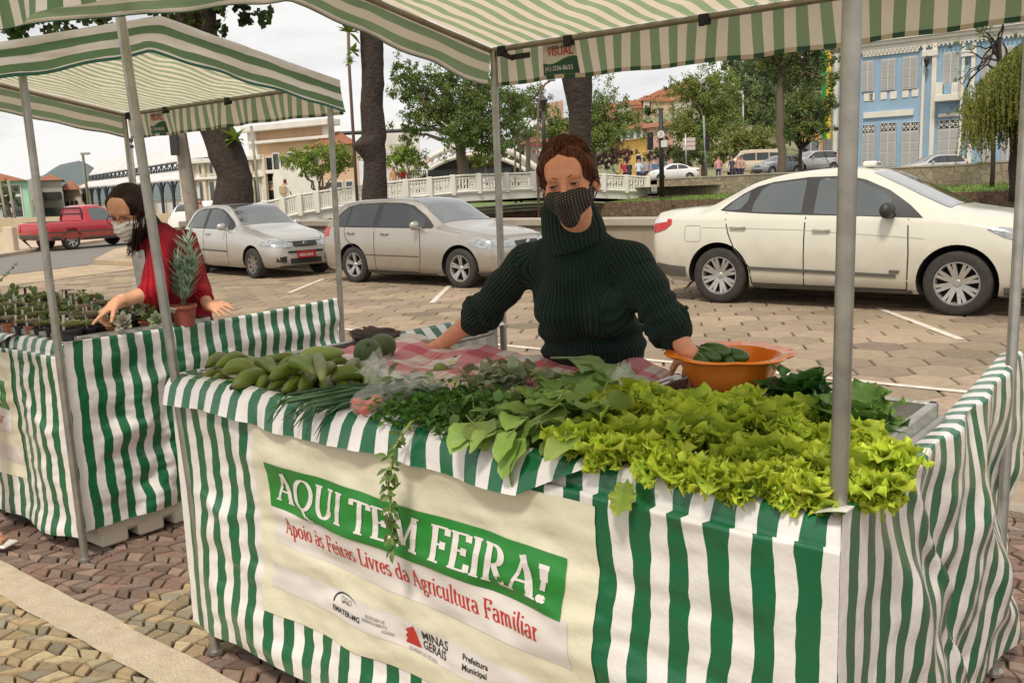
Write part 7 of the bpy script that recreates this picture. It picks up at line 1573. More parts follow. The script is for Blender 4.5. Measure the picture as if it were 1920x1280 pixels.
for r_ in ((95, 835, 190, 1130), (228, 820, 328, 1130), (365, 805, 488, 1130), (528, 800, 658, 1130), (800, 785, 978, 1115), (1125, 800, 1240, 1110), (1280, 790, 1390, 1110), (-55, 850, 20, 1140)): bwin(*r_, door=True)
for x0, x1 in ((30, 60), (690, 712), (762, 798), (985, 1008), (1056, 1088), (1440, 1470)): frect('pilaster', x0, 205, x1, 1130, .0, M_CRM, thick=.22)
for x0, x1 in ((690, 798), (985, 1088)): frect('pilaster_cap', x0-6, 265, x1+4, 300, .0, M_CRM, thick=.30); frect('parapet_pier', x0, 60 if x0 < 800 else 20, x1, 95, -.2, M_CRM, thick=.30)
for x0, x1, y0 in ((240, 310, 585), (365, 415, 575), (435, 487, 570), (528, 578, 560), (598, 650, 552), (1130, 1175, 500), (1190, 1230, 495), (275, 322, 583)): frect('panel', x0, y0, x1, y0+52, .0, M_CRM, thick=.05)
for x0, x1, y0, y1 in ((235, 655, 250, 268), (240, 615, 728, 745), (800, 975, 735, 750)): frect('moulding', x0, y0, x1, y1, .0, M_CRM, thick=.14)
for x0, x1, y0 in ((240, 300, 112), (378, 470, 92), (548, 645, 70), (850, 950, 30)): frect('panel', x0, y0, x1, y0+34, -.05, M_CRM, thick=.05)
bc_ = frect('balcony', 795, 600, 972, 635, .0, M_CRM, thick=.9)
for x0, x1 in ((805, 855), (922, 970)): frect('pedestal', x0, 510, x1, 598, .05, M_CRM, bc_, thick=.8)
frect('panel', 860, 520, 920, 585, .2, M_BLUE, bc_, thick=.5)
def lantern(t, c, s=1.0, par=None):
    q = MB(); q.lathe(c, [(.02, -.28*s), (.05*s, -.26*s), (.13*s, .0), (.15*s, .02*s), (.05*s, .14*s), (.015, .2*s)], 6); part('lantern', q, M_TRIM, t)
u_, z_ = FC(727, 340); lt = thing('wall_lantern', 'black wall lantern mounted on the blue building pilaster', 'lantern', S(u_, V0-.4, z_)); lantern(lt, S(u_, V0-.5, z_), 1.5); q = MB(); q.tube([S(u_, V0-.2, z_-.55), S(u_, V0-.5, z_-.5), S(u_, V0-.5, z_-.3)], .035, 6); part('bracket', q, M_TRIM, lt)
# green and yellow banner hanging at the corner of the blue building
def ffl(x0, x1, col, nm, t, V=V0-1.2, ylo=0.0):
    mb = MB(); mb.grid(lambda s, q: (lambda u: S(u+.16*math.sin(q*5)*.6+.30*q*q*(1 if True else 0), V+.10*math.sin(q*7+s*2), lerp(FB(1552, 100)[1], FB(1552, 262)[1]+(.6*abs(s-.5) if False else 0), q)))(lerp(x0, x1, s)), 6, 30); return part(nm, mb, col, t, True)
uf = FB(1549, 180)[0]; ft = thing('hanging_banner', 'long green and yellow banner hanging at the corner of the blue building', 'banner', S(uf, V0-1.2, 2)); ffl(uf, uf+.32, mat('green_cloth', (.02, .25, .05), .6, trans=.2), 'green_cloth', ft); ffl(uf+.32, uf+.72, mat('yellow_cloth', (.80, .60, .03), .6, trans=.2), 'yellow_cloth', ft)
q = MB(); q.tube([S(uf+.9, V0-1.2, 1.5), S(uf+.75, V0-1.2, FB(1552, 95)[1])], .05, 8); part('pole', q, G_STEEL, ft)
# yellow and white shops, hill houses
D = lambda px, y: XY(px, y)
building('shop_building', 'yellow single storey shop with a white sign between the trees', D(1160, 112), D(1216, 104), 1.6, ZY(1190, 262, 108), 12, plaster('yellow_plaster', (.72, .46, .12)), roof=('gable', .3), rows=((2.0, 2.6, 1.6, 2, .5),), rm=plaster('orange_fascia', (.70, .40, .22)))
building('town_house', 'white house with an orange tiled roof above the yellow shop', D(1165, 135), D(1222, 128), 1.5, ZY(1190, 240, 130), 10, plaster('white_plaster', (.70, .66, .60)), roof=('hip', 1.8), rows=((7.5, 1.4, 1.2, 4, .5),))
building('red_roof_house', 'pink house with a red porch roof beside the black traffic light', D(1214, 100), D(1262, 96), 1.6, ZY(1235, 238, 98), 10, plaster('pink_plaster', (.62, .36, .32)), roof=('gable', .8), rows=((2, 1.5, 1.2, 2, .5),))
building('apartment_block', 'plain salmon coloured block on the skyline behind the curved street lamp', D(1012, 260), D(1060, 250), 5, ZY(1035, 192, 255), 20, plaster('salmon_plaster', (.55, .34, .24)), rows=((14, 1.4, 1.3, 6, .5), (18, 1.4, 1.3, 6, .5)))
building('white_house', 'white low building glimpsed behind the woman in green', D(985, 92), D(1040, 88), 1.4, ZY(1010, 268, 90), 10, plaster('offwhite_plaster', (.60, .56, .50)), roof=('hip', 1.0), rows=((2, 1.6, 1.2, 3, .5),))
building('orange_house', 'orange house behind the thin trees left of the blue building', D(1500, 82), D(1542, 78), 1.6, ZY(1520, 225, 80), 10, plaster('orange_plaster', (.60, .33, .14)), roof=('hip', 1.5), rows=((1.9, 2.6, 1.5, 2, .5), (5.2, 1.8, 1.1, 2, .5)))
hc = [(.62, .40, .28), (.66, .58, .48), (.58, .30, .20), (.70, .66, .60), (.60, .45, .30), (.52, .36, .28)]
hm_ = [plaster('house_plaster', c) for c in hc]
HL = {}
for k in range(24):
    px = random.choice([random.uniform(1120, 1262), random.uniform(1385, 1540), random.uniform(980, 1080)]) if k > 13 else lerp(1178, 1262, (k % 7)/6)+random.uniform(-4, 4)
    y = random.uniform(200, 262) if k > 13 else (210+24*(k//7)+random.uniform(-6, 6)); p = XY(px, y); z0 = hill(p.x, y)-.6; w_ = random.uniform(3.5, 6); h_ = random.uniform(2.4, 4.6)
    a = random.uniform(-.4, .3); d = Vector((math.cos(a), math.sin(a), 0))*w_
    t, *_ = building('hill_house', 'small house with a clay tiled roof among many on the wooded hill', p, p+d, z0, z0+h_, random.uniform(5, 8), random.choice(hm_), roof=('hip', 1.6), rows=((h_*.45, 1.2, 1.0, 3, .5),)); t['group'] = 'houses on the hill'; t['category'] = 'house'
# left side: mint building, grey block, low houses
building('mint_building', 'mint green three storey building with a clay roof at the far left', D(-160, 70), D(52, 66), 0, ZY(30, 340, 68), 12, plaster('mint_plaster', (.36, .58, .42)), roof=('hip', 1.3), rows=((.6, 1.6, 1.0, 9, .5), (2.2, .8, 1.0, 9, .5)))
t, P_, Q_, d_, n_ = building('mint_wing', 'light green side wing with narrow windows next to the mint building', D(53, 67), D(72, 74), 0, ZY(62, 338, 70), 8, plaster('pale_mint_plaster', (.55, .70, .55)), rows=((.8, 1.1, .4, 3, .5), (2.4, .9, .4, 3, .4)))
t, P_, Q_, d_, n_ = building('grey_apartments', 'grey apartment house with balconies and an orange roof terrace at the left', D(76, 80), D(116, 80), 0, ZY(95, 338, 80), 9, plaster('grey_plaster', (.40, .36, .31)), roof=('hip', .6))
for z in (.9, 2.2): q = MB(); q.bbox(P_+d_*1.0+n_*.4+Z*z, (.7, .4, .30), .02, (d_, n_, Z)); part('balcony', q, M_TRIM, t)
building('beige_house', 'beige low house between the grey apartments and the station shed', D(117, 86), D(150, 84), 0, ZY(130, 356, 85), 8, plaster('beige_plaster', (.60, .50, .38)), roof=('hip', .9), rows=((.8, 1.0, .7, 3, .4),))
building('brown_house', 'brown flat house behind the beige one at the left', D(130, 100), D(170, 100), 0, ZY(150, 345, 100), 8, plaster('brown_plaster', (.36, .28, .22)), rows=((1.6, .9, .8, 3, .4),))
# low walls by the road at the left
q = MB(); a, b = XY(-300, 47), XY(320, 41); n_ = Vector((0, .3, 0)); q.prism([a, b, b+Z*.95, a+Z*.95], n_); single('roadside_wall', q, plaster('ochre_wall', (.50, .40, .26)), 'low ochre wall along the far side of the cross road', 'wall')
for k, (px, y) in enumerate(((3, 33.5), (3, 33.5),)[:1]): q = MB(); p = XY(8, 30); q.bbox(p+Z*.42, (.16, .16, .45), .02); q.box(XY(-120, 30.6)+Z*.38, (2.1, .06, .30)); single('gate_post', q, plaster('pale_post', (.62, .52, .38)), 'pale concrete post and low wall by the road at the left edge', 'post')
# ---- railway station: iron shed, then the cream building
st = thing('station_shed', 'long railway shed with two tiers of pale roof on dark iron trusses', 'station', XY(160, 85)); M_IRON = mat('dark_iron', (.03, .035, .04), .6); M_ZINC = mat('pale_zinc_roof', (.62, .60, .57), .6, var=.15, scale=.5)
def quad(nm, pts, m_, t, th=.12): q = MB(); q.prism([Vector(p) for p in pts], (0, 0, -th)); return part(nm, q, m_, t)
u0 = [UY(167, 328, 95), UY(405, 290, 66)]; u1 = [UY(187, 302, 99), UY(405, 268, 71)]
quad('upper_roof', [u0[0], u0[1], u1[1], u1[0]], M_ZINC, st)
l0 = [UY(145, 352, 92), UY(345, 335, 66)]; l1 = [UY(170, 338, 96), UY(400, 305, 69)]
quad('lower_roof', [l0[0], l0[1], l1[1], l1[0]], M_ZINC, st)
q = MB(); n = 26
for i in range(n+1):
    a = u0[0].lerp(u0[1], i/n)-Z*.15; b = a-Z*.85; q.tube([a, b], .06, 5)
    if i < n: c = u0[0].lerp(u0[1], (i+1)/n)-Z*.15; q.tube([a, c-Z*.85], .05, 5); q.tube([b, c], .05, 5)
q.tube([u0[0]-Z*1.0, u0[1]-Z*1.0], .08, 5); q.tube([u0[0]-Z*.15, u0[1]-Z*.15], .08, 5); part('truss', q, M_IRON, st)
q = MB(); q.prism([l1[0]-Z*.05, l1[1]-Z*.05, u0[1]+Vector((.5, 2, -1)), u0[0]+Vector((.5, 2, -1))], (0, .2, 0)); part('clerestory', q, mat('roof_gap_shade', (.06, .06, .06), .9), st)  # dark sheet standing for the shade between the two roofs
for i in range(13):
    a = l0[0].lerp(l0[1], i/12); q = MB(); q.tube([Vector((a.x, a.y, 0)), a-Z*.1], .12, 8)
    for s in (-1, 1):
        d = (l0[1]-l0[0]).normalized()*s; q.tube([a-Z*1.3, a+d*.5-Z*.5, a+d*1.1-Z*.15], .07, 5)
    part('column', q, M_IRON, st)
q = MB(); q.prism([XY(140, 94, 0), XY(345, 67, 0), XY(345, 67, ZY(345, 378, 67)), XY(140, 94, .9)], (0, .3, 0)); part('platform_wall', q, plaster('white_wall', (.66, .62, .56)), st)
M_CR = plaster('station_cream', (.68, .58, .44)); M_PK = plaster('station_salmon', (.66, .44, .28)); M_WT = plaster('station_white', (.74, .70, .64))
t, P_, Q_, d_, n_ = building('station_building', 'ornate cream and white railway station building with tall windows', D(345, 66), D(500, 62), 0, ZY(420, 300, 64), 10, M_WT, rows=((.8, 1.9, .75, 7, .4), (3.1, .8, .5, 7, .4)), parapet=1)
L_ = (Q_-P_).length
for i in range(8): q = MB(); q.bbox(P_+d_*(L_*i/7)+n_*.1+Z*(ZY(420, 300, 64)/2), (.16, .12, ZY(420, 300, 64)/2), .02, (d_, n_, Z)); part('pilaster', q, M_CR, t)
q = MB(); q.bbox(P_.lerp(Q_, .5)+n_*.15+Z*(ZY(420, 300, 64)), (L_/2, .3, .15), .03, (d_, n_, Z)); q.bbox(P_.lerp(Q_, .5)+n_*.12+Z*(3.0*.95), (L_/2, .2, .08), .03, (d_, n_, Z)); part('cornice', q, M_WT, t)
zt_ = ZY(550, 234, 60)
t, P_, Q_, d_, n_ = building('station_tower_block', 'tall salmon and white central block of the railway station', D(484, 63), D(625, 59), 0, zt_, 10, M_PK, rows=((zt_-2.9, 1.3, .7, 3, 1.3), (2.4, 1.7, .8, 4, .6), (.4, 1.6, .8, 4, .6)))
L_ = (Q_-P_).length
for s in (0, 1): q = MB(); q.bbox(P_.lerp(Q_, s)+n_*.1+Z*zt_/2, (.4, .15, zt_/2), .02, (d_, n_, Z)); part('corner_pilaster', q, M_WT, t)
for z, h, o in ((zt_, .2, .5), (zt_-.9, .10, .25), (zt_*.52, .12, .3)): q = MB(); q.bbox(P_.lerp(Q_, .5)+n_*.1+Z*z, (L_/2+o, .1+o, h), .03, (d_, n_, Z)); part('cornice', q, M_WT, t)
q = MB(); pts = [P_+d_*(L_*.35)+n_*.6+Z*0, P_+d_*(L_*.98)+n_*.6]; zz = ZY(560, 300, 60)
sc_ = [pts[0].lerp(pts[1], s)+Z*(zz*(.72+.28*(1-abs(2*s-1))**.5)+.12*math.sin(s*28)) for s in [i/24 for i in range(25)]]
q.prism([pts[0]]+sc_+[pts[1]], n_*.25); part('scrolled_gable', q, M_WT, t)
building('tiled_annex', 'low annex with a terracotta hip roof beside the station tower', D(600, 58), D(676, 56), 0, ZY(640, 272, 57), 6, M_PK, roof=('hip', 1.0), rows=((1, 1.3, .7, 3, .4),))
sh2_ = thing('arched_shed', 'white arched iron train shed with a dark opening behind the big tree', 'station', XY(840, 72)); c = XY(850, 70); rad = (ZY(800, 262, 70)-0.5); q = MB(); pts = []
for a in range(20, 161, 7): pts.append(XY(lerp(1010, 770, (a-20)/140), 70, 1.0+(ZY(850, 272, 70)-1.0)*math.sin(math.radians(a))**.7))
q.tube(pts, .22, 8); q.tube([p-Z*.75 for p in pts], .16, 8)
for a, b in zip(pts[:-1], pts[1:]): q.tube([a, b-Z*.75], .08, 5)
part('arch_truss', q, M_WT, sh2_)
q = MB(); q.prism([Vector((p.x, p.y, 0)) for p in (pts[0],)]+[p-Z*.5 for p in pts]+[Vector((pts[-1].x, pts[-1].y, 0))], (0, .2, 0)); q.v = [(x, y+.6, z) for x, y, z in q.v]; part('opening', q, mat('shed_shade', (.028, .026, .024), .95), sh2_)  # near-black panel painted as the shade inside the shed
quad('roof', [UY(620, 252, 75), UY(1000, 238, 78), UY(1000, 215, 90), UY(620, 236, 84)], M_ZINC, sh2_)
q = MB(); q.prism([XY(700, 76, 0), XY(790, 74, 0), XY(790, 74, ZY(790, 247, 74)), XY(700, 76, ZY(700, 252, 76))], (0, .3, 0)); part('end_wall', q, M_WT, sh2_)
q = MB(); q.tube([UY(622, 251, 74), UY(860, 240, 74)], .16, 6); part('ridge_beam', q, M_IRON, sh2_)
q = MB()
for i in range(60): p = XY(770+i*3.2, 66, 0); q.box(p+Z*(ZY(800, 322, 66)-.4), (.03, .03, .5))
q.box(XY(865, 66, ZY(800, 320, 66)), (3.7, .03, .03)); single('iron_fence', q, M_IRON, 'dark iron railing in front of the arched station shed', 'fence')
# ================================================================ trees, lamps, signs, people far off
M_BARK = mat('bark', (.060, .042, .031), .95, var=.8, scale=9, bump=2.2, bscale=16, vcol2=(.022, .015, .012)); M_BARK2 = mat('pale_bark', (.16, .12, .085), .95, var=.4, scale=8, bump=.6, bscale=30, vcol2=(.08, .06, .04))
M_CROWN = leafmat('foliage', .3, .55, 0); M_CROWN.node_tree.nodes['Principled BSDF'].inputs['Specular IOR Level'].default_value = .25
def limb(mb, a, b, r0, r1, n=7, wob=.08, seg=7, knob=0.0):
    pts = []; rs = []
    for i in range(seg+1):
        s = i/seg; pts.append(a.lerp(b, s)+(rv(wob*(b-a).length*.25) if 0 < i < seg else Vector())); rs.append(lerp(r0, r1, s)*(1+random.uniform(-knob, knob)))
    mb.tube(pts, rs, n); return pts
def foliage(mb, blobs, n, ls, col, dens=.55, var=.3, droop=0.0):
    tot = sum(b[1]**2 for b in blobs)
    for c, r, *sc in blobs:
        sc = sc[0] if sc else (1, 1, .75); k = int(n*r*r/tot); clumps = [(Vector(c)+Vector((random.gauss(0, .5)*r*sc[0], random.gauss(0, .5)*r*sc[1], random.gauss(0, .5)*r*sc[2])), random.uniform(.14, .34)*r, random.uniform(1-var, 1+var), random.uniform(-.15, .25)) for _ in range(max(6, int(k/45)))]
        for i in range(k):
            cc, cr_, kk, hue = random.choice(clumps); v = rv(1)
            if v.length > 1: v = v.normalized()*random.random()
            p = cc+v*cr_; l = ls*random.uniform(.6, 1.3); d = (rv(1)+Z*-droop).normalized(); u = d.orthogonal().normalized()*l*.42; m_ = kk*random.uniform(.75, 1.25)
            mb.add([p, p+d*l*.5+u, p+d*l, p+d*l*.5-u], [(0, 1, 2, 3)], col=(col[0]*m_*(1+hue), col[1]*m_, col[2]*m_*(1-hue*.5)))
def tree(name, lab, base, h, tr, blobs, n, ls, col, bark=None, limbs=6, cat='tree', lean=(0, 0), group=None, split=.35, var=.3, droop=0):
    t = thing(name, lab, cat, base, group); mb = MB(); base = Vector(base); top = base+Z*h*split+Vector((lean[0]*split, lean[1]*split, 0)); bl_ = [(base+Vector(b[0]), *b[1:]) for b in blobs]
    limb(mb, base-Z*.3, top, tr, tr*.72, 9, .06)
    for i in range(limbs):
        b = bl_[i % len(bl_)]; e = Vector(b[0])+rv(b[1]*.35); m_ = limb(mb, top-Z*random.uniform(0, h*split*.2), e, tr*.5, tr*.12, 6, .22)
        for k in range(3): s = random.choice(m_[2:]); limb(mb, s, s+(rv(1)+Z*.3).normalized()*b[1]*random.uniform(.4, .8), tr*.16, tr*.03, 5, .2, 4)
    part('trunk', mb, bark or M_BARK2, t, True); mb = MB(); foliage(mb, bl_, n, ls, col, var=var, droop=droop); part('crown', mb, M_CROWN, t); return t
def pb(base, px, py, y, r, sc=(1, .8, .75)): p = UY(px, py, y); return (p-Vector(base), r, sc)
# big feathery tree left of the middle
b = XY(868, 44, .9); tree('feathery_tree', 'large feathery green tree with an open crown behind the bridge', b, 7, .30, [pb(b, 780, 165, 44, 1.1), pb(b, 800, 215, 44, 1.1), pb(b, 850, 190, 44, 1.2), pb(b, 900, 210, 43.5, 1.2), pb(b, 760, 130, 44, .6), pb(b, 840, 150, 44.5, 1.0), pb(b, 905, 160, 44, 1.0), pb(b, 875, 250, 43, 1.1), pb(b, 945, 235, 43.6, .9), pb(b, 960, 190, 44, .9), pb(b, 770, 250, 44, .6), pb(b, 920, 270, 43.5, .8)], 34000, .095, (.12, .18, .045), limbs=16, split=.45, droop=.5)
b = XY(600, 40, .5); tree('round_tree', 'low spreading bright green tree beside the station tower', b, 3, .10, [pb(b, 560, 300, 40, .75, (1.1, .8, .4)), pb(b, 610, 290, 40, .95, (1.1, .8, .5)), pb(b, 655, 300, 40, .7, (1.1, .8, .5)), pb(b, 590, 318, 40, .7, (1, .8, .4)), pb(b, 630, 315, 40, .6, (1, .8, .4))], 8000, .08, (.19, .28, .045), limbs=7)
b = XY(760, 46, .7); tree('round_tree', 'light green rounded shrub tree just right of the dark trunk', b, 2.5, .10, [pb(b, 745, 298, 46, .7), pb(b, 775, 300, 46, .7), pb(b, 760, 285, 46, .6)], 4200, .08, (.20, .30, .045), limbs=5)
b = XY(1115, 72, 1.6); tree('leafy_tree', 'rounded green tree behind the trunk over the woman in green', b, 9, .25, [pb(b, 1070, 250, 72, 1.7), pb(b, 1120, 205, 72, 2.2), pb(b, 1160, 240, 72, 1.8), pb(b, 1120, 260, 71, 2.0), pb(b, 1040, 240, 72, 1.2), pb(b, 1175, 215, 73, 1.0)], 14000, .16, (.155, .22, .05), limbs=8)
b = XY(1320, 80, 1.7); tree('leafy_tree', 'tall yellowish green tree between the two traffic lights', b, 10, .22, [pb(b, 1290, 170, 80, 1.7), pb(b, 1325, 160, 80, 2.0), pb(b, 1355, 190, 80, 2.2), pb(b, 1300, 215, 80, 2.3), pb(b, 1350, 235, 80, 2.0), pb(b, 1275, 250, 79, 1.7), pb(b, 1320, 262, 79, 1.6)], 18000, .165, (.17, .22, .045), limbs=9)
b = XY(1500, 56, 1.6); tree('leafy_tree', 'small dark trunked tree with horizontal boughs left of the blue building', b, 5, .14, [pb(b, 1500, 195, 56, 1.2), pb(b, 1535, 210, 56, 1.1), pb(b, 1480, 235, 56, 1.1), pb(b, 1520, 240, 55, .9), pb(b, 1555, 195, 55, .7), pb(b, 1560, 240, 54, .5)], 9500, .12, (.12, .17, .04), limbs=8, bark=M_BARK)
b = XY(1463, 46, 1.0); tree('tall_thin_tree', 'tall slender tree with a forked pale trunk in front of the hill', b, 13, .22, [pb(b, 1430, 110, 46, 1.3), pb(b, 1480, 90, 46, 1.4), pb(b, 1530, 110, 46, 1.5), pb(b, 1560, 150, 45, .9), pb(b, 1500, 150, 46, 1.2), pb(b, 1545, 90, 46, .9), pb(b, 1450, 60, 46, 1.6), pb(b, 1520, 50, 46, 1.6)], 11000, .12, (.10, .14, .035), limbs=10, split=.5)
b = XY(1410, 68, 1.7); tree('shrub_tree', 'low yellow green spreading tree above the parked van', b, 4, .12, [pb(b, 1370, 268, 68, 1.2), pb(b, 1410, 255, 68, 1.3), pb(b, 1445, 270, 68, 1.1), pb(b, 1385, 285, 68, 1.0), pb(b, 1340, 290, 68, .9)], 7500, .14, (.21, .25, .06), limbs=6)
b = XY(1160, 66, 1.6); tree('purple_bush', 'dusky purple leaved bush behind the head of the woman in green', b, 2, .06, [pb(b, 1140, 295, 66, .8), pb(b, 1170, 292, 66, .9), pb(b, 1120, 300, 66, .6)], 2400, .12, (.10, .045, .045), limbs=4, cat='bush', split=.2)
b = XY(1290, 70, 1.6); tree('dark_bush', 'dark green bush behind the white moving car', b, 2, .06, [pb(b, 1260, 285, 70, 1.0), pb(b, 1300, 290, 70, 1.1), pb(b, 1340, 300, 70, .8), pb(b, 1225, 290, 70, .7)], 6000, .12, (.09, .12, .04), limbs=4, cat='bush', split=.2)
b = XY(15, 56, 0); tree('roadside_tree', 'small round tree in front of the mint green building', b, 3, .08, [pb(b, 5, 355, 56, .8), pb(b, 22, 370, 56, .6), pb(b, -20, 372, 56, .8), pb(b, 8, 382, 56, .6)], 2400, .11, (.10, .15, .05), limbs=5)
b = XY(1005, 92, 1.5); tree('clipped_tree', 'small dome shaped dark tree on the skyline right of the stall pole', b, 6, .1, [pb(b, 1004, 214, 92, .9, (1.1, 1, .5))], 900, .18, (.045, .075, .03), limbs=2)
b = XY(910, 58, 1.2); tree('small_tree', 'small bright tree behind the bridge beside the stall pole', b, 3, .07, [pb(b, 895, 300, 58, .7), pb(b, 925, 295, 58, .8), pb(b, 905, 280, 58, .6)], 2200, .11, (.17, .22, .05), limbs=4)
for k, (px, d) in enumerate(((966, 50), (976, 51))):
    b = XY(px, d, .9); tree('slim_tree', ('left' if k == 0 else 'right')+' one of two slim trunked trees just right of the stall pole', b, 6, .07, [pb(b, px-15+k*45, 180, d, .8), pb(b, px+10+k*20, 205, d, .8), pb(b, px-5, 220, d, .6)], 2800, .10, (.11, .16, .035), limbs=5, split=.6)
# palm
b = XY(990, 56, 1.1); t = thing('palm_tree', 'short shaggy palm tree behind the bridge right of the stall pole', 'palm tree', b); mb = MB(); top = UY(990, 250, 56); limb(mb, b, top, .16, .12, 8, .03); part('trunk', mb, M_BARK2, t, True); mb = MB()
for k in range(34):
    a = random.uniform(0, 6.28); e = random.uniform(-.5, 1.0); d = Vector((math.cos(a)*math.cos(e), math.sin(a)*math.cos(e), math.sin(e))); L_ = random.uniform(.9, 1.5)
    for i in range(12):
        s = i/11; p = top+d*L_*s-Z*(.6*s*s*L_); side = d.cross(Z).normalized()
        for sg in (-1, 1): q = p+side*sg*.28*(1-s*.5)-Z*.15+d*.1; mb.add([p, p+d*.05, q], [(0, 1, 2)], col=tint((.14, .19, .05), .3, .1))
part('fronds', mb, M_CROWN, t)
# weeping tree at the right edge
b = XY(1905, 31, .8); t = thing('weeping_tree', 'big weeping tree with hanging olive green strands at the right edge', 'tree', b); mb = MB(); limb(mb, b-Z*.3, UY(1900, 150, 31), .22, .14, 9, .05)
for px, py in ((1850, 120), (1880, 80), (1920, 70), (1960, 90), (1830, 160), (1990, 140)): limb(mb, UY(1900, 170, 31), UY(px, py, 31), .09, .03, 6, .2)
part('trunk', mb, M_BARK, t, True); mb = MB()
for k in range(2300):
    px = random.gauss(1905, 46); px = max(1812, min(2040, px)); py0 = 92+abs(px-1915)*.85*(1 if px < 1915 else .6)+random.uniform(-14, 60); y = random.uniform(29.6, 32.4); p = UY(px, py0, y); L_ = random.uniform(.5, 1.9)*(1.25 if random.random() < .2 else 1)
    if px < 1850: L_ *= .75
    q = p.copy(); d = rv(.35)+Z*.1; c_ = tint((.20, .215, .045), .35, .1)
    for i in range(int(L_/.09)):
        s = i/(L_/.09); q2 = q+(d*(1-s)*.5+Z*-(.35+s)).normalized()*.09+rv(.012)
        for _ in range(2): w_ = rv(.055)-Z*.04; mb.add([q, q+w_+rv(.01), q2], [(0, 1, 2)], col=tint(c_, .15))
        q = q2
part('crown', mb, M_CROWN, t)
b = XY(1860, 36, 1.0); tree('bare_tree', 'thin half bare tree with sparse leaves in front of the blue building top', b, 9, .09, [pb(b, 1800, 100, 36, .5), pb(b, 1830, 40, 36, .9), pb(b, 1880, 20, 36, .9), pb(b, 1790, 210, 36, .3), pb(b, 1805, 150, 36, .4), pb(b, 1860, 60, 36, .6)], 1500, .085, (.14, .18, .04), limbs=12, split=.6, bark=M_BARK)
# forest on the hill as one mass of far crowns
mb = MB()
for k in range(330):
    px = random.choice([random.uniform(1340, 1560), random.uniform(1375, 1560), random.uniform(1375, 1600), random.uniform(1120, 1340), random.uniform(900, 1100), random.uniform(1560, 1900)]); y = random.uniform(112, 262); p = XY(px, y); z = hill(p.x, y)
    hh = (7.5 if 1370 < px < 1600 else 3.0); r = random.uniform(2.2, 3.8) if px > 1350 else random.uniform(1.2, 2.2); foliage(mb, [((p.x, p.y, z+random.uniform(.3, 1)*hh), r)], 130, .7, (.065, .10, .03), var=.45)
tag(part('hill_forest', mb, M_CROWN), 'dense dark evergreen wood covering the top of the hill', 'wood', kind='stuff')
# ---- street trees beside the parked cars: dark trunks that run up out of the picture
def streettree(lab, y, prof, crown, sprouts):
    """prof: (px, py, width px) up the trunk"""
    P_ = [UY(px, py, y) for px, py, w in prof]; base = Vector((P_[0].x+(P_[0].x-P_[1].x)*.0, y, .05)); t = thing('street_tree', lab, 'tree', base); mb = MB(); rs = [w/2*y/CF for _, _, w in prof]
    pts = [base]+P_; rs = [rs[0]*1.2]+rs; Q = []; R2 = []
    for i in range(len(pts)-1):
        for k in range(6): s = k/6; Q.append(pts[i].lerp(pts[i+1], s)); R2.append(lerp(rs[i], rs[i+1], s))
    Q.append(pts[-1]); R2.append(rs[-1]); n = 18; vs = []
    for i, p in enumerate(Q):
        for j in range(n): a = 2*math.pi*j/n; o = Vector((math.cos(a), math.sin(a), 0)); r_ = R2[i]*(1+.13*noise.noise(Vector((o.x*1.3, o.y*1.3, p.z*1.6)))+.05*noise.noise(Vector((o.x*5, o.y*5, p.z*5)))); vs.append(p+o*r_)
    mb.add(vs, [(i*n+j, i*n+(j+1) % n, (i+1)*n+(j+1) % n, (i+1)*n+j) for i in range(len(Q)-1) for j in range(n)])
    top = pts[-1]
    for c, r in crown: limb(mb, top-Z*.3, UY(*c), R2[-1]*.7, R2[-1]*.2, 8, .15)
    part('trunk', mb, M_BARK, t, True); mb = MB()
    if crown: foliage(mb, [(UY(*c), r, (1, 1, .7)) for c, r in crown], sum(int(900*r*r) for _, r in crown), .16, (.055, .085, .022), var=.35)
    for (px, py, s) in sprouts:
        c = UY(px, py, y-.3)
        for k in range(16): leaf(mb, c, (rv(1)+Z*.5), Z, s*random.uniform(.7, 1.1), s*.22, curl=.4, cin=tint((.20, .30, .04), .25), nu=5, nv=2)
    part('crown', mb, M_CROWN, t)
streettree('thick leaning street tree trunk left of the silver hatchback', 20.5, [(436, 420, 74), (438, 380, 72), (440, 330, 64), (425, 290, 66), (405, 240, 62), (385, 150, 64), (372, 70, 70), (365, 20, 70), (350, -60, 70)], [((420, 12, 20.5), .75), ((445, -10, 20.5), .6), ((330, -60, 20.5), 1.4), ((120, 10, 21), .9), ((60, 24, 21), .7), ((20, 20, 21), .7), ((400, -120, 21), 1.6)], [(440, 262, .36)])
streettree('dark knobbly street tree trunk behind the beige hatchback', 19.2, [(702, 400, 48), (703, 365, 46), (703, 300, 42), (690, 272, 60), (700, 255, 46), (697, 200, 42), (700, 160, 42), (697, 80, 42), (694, 10, 42), (690, -80, 44)], [((700, -180, 19.2), 1.6), ((600, -220, 19.5), 1.3)], [(655, 62, .28), (662, 98, .2), (656, 118, .16)])
streettree('street tree trunk rising behind the head of the woman in green', 17.5, [(1086, 420, 46), (1086, 330, 44), (1087, 270, 40), (1086, 210, 42), (1084, 165, 54), (1082, 120, 60), (1080, 40, 60)], [((1150, -60, 17.5), 1.2), ((1000, -70, 17.5), 1.2)], [])
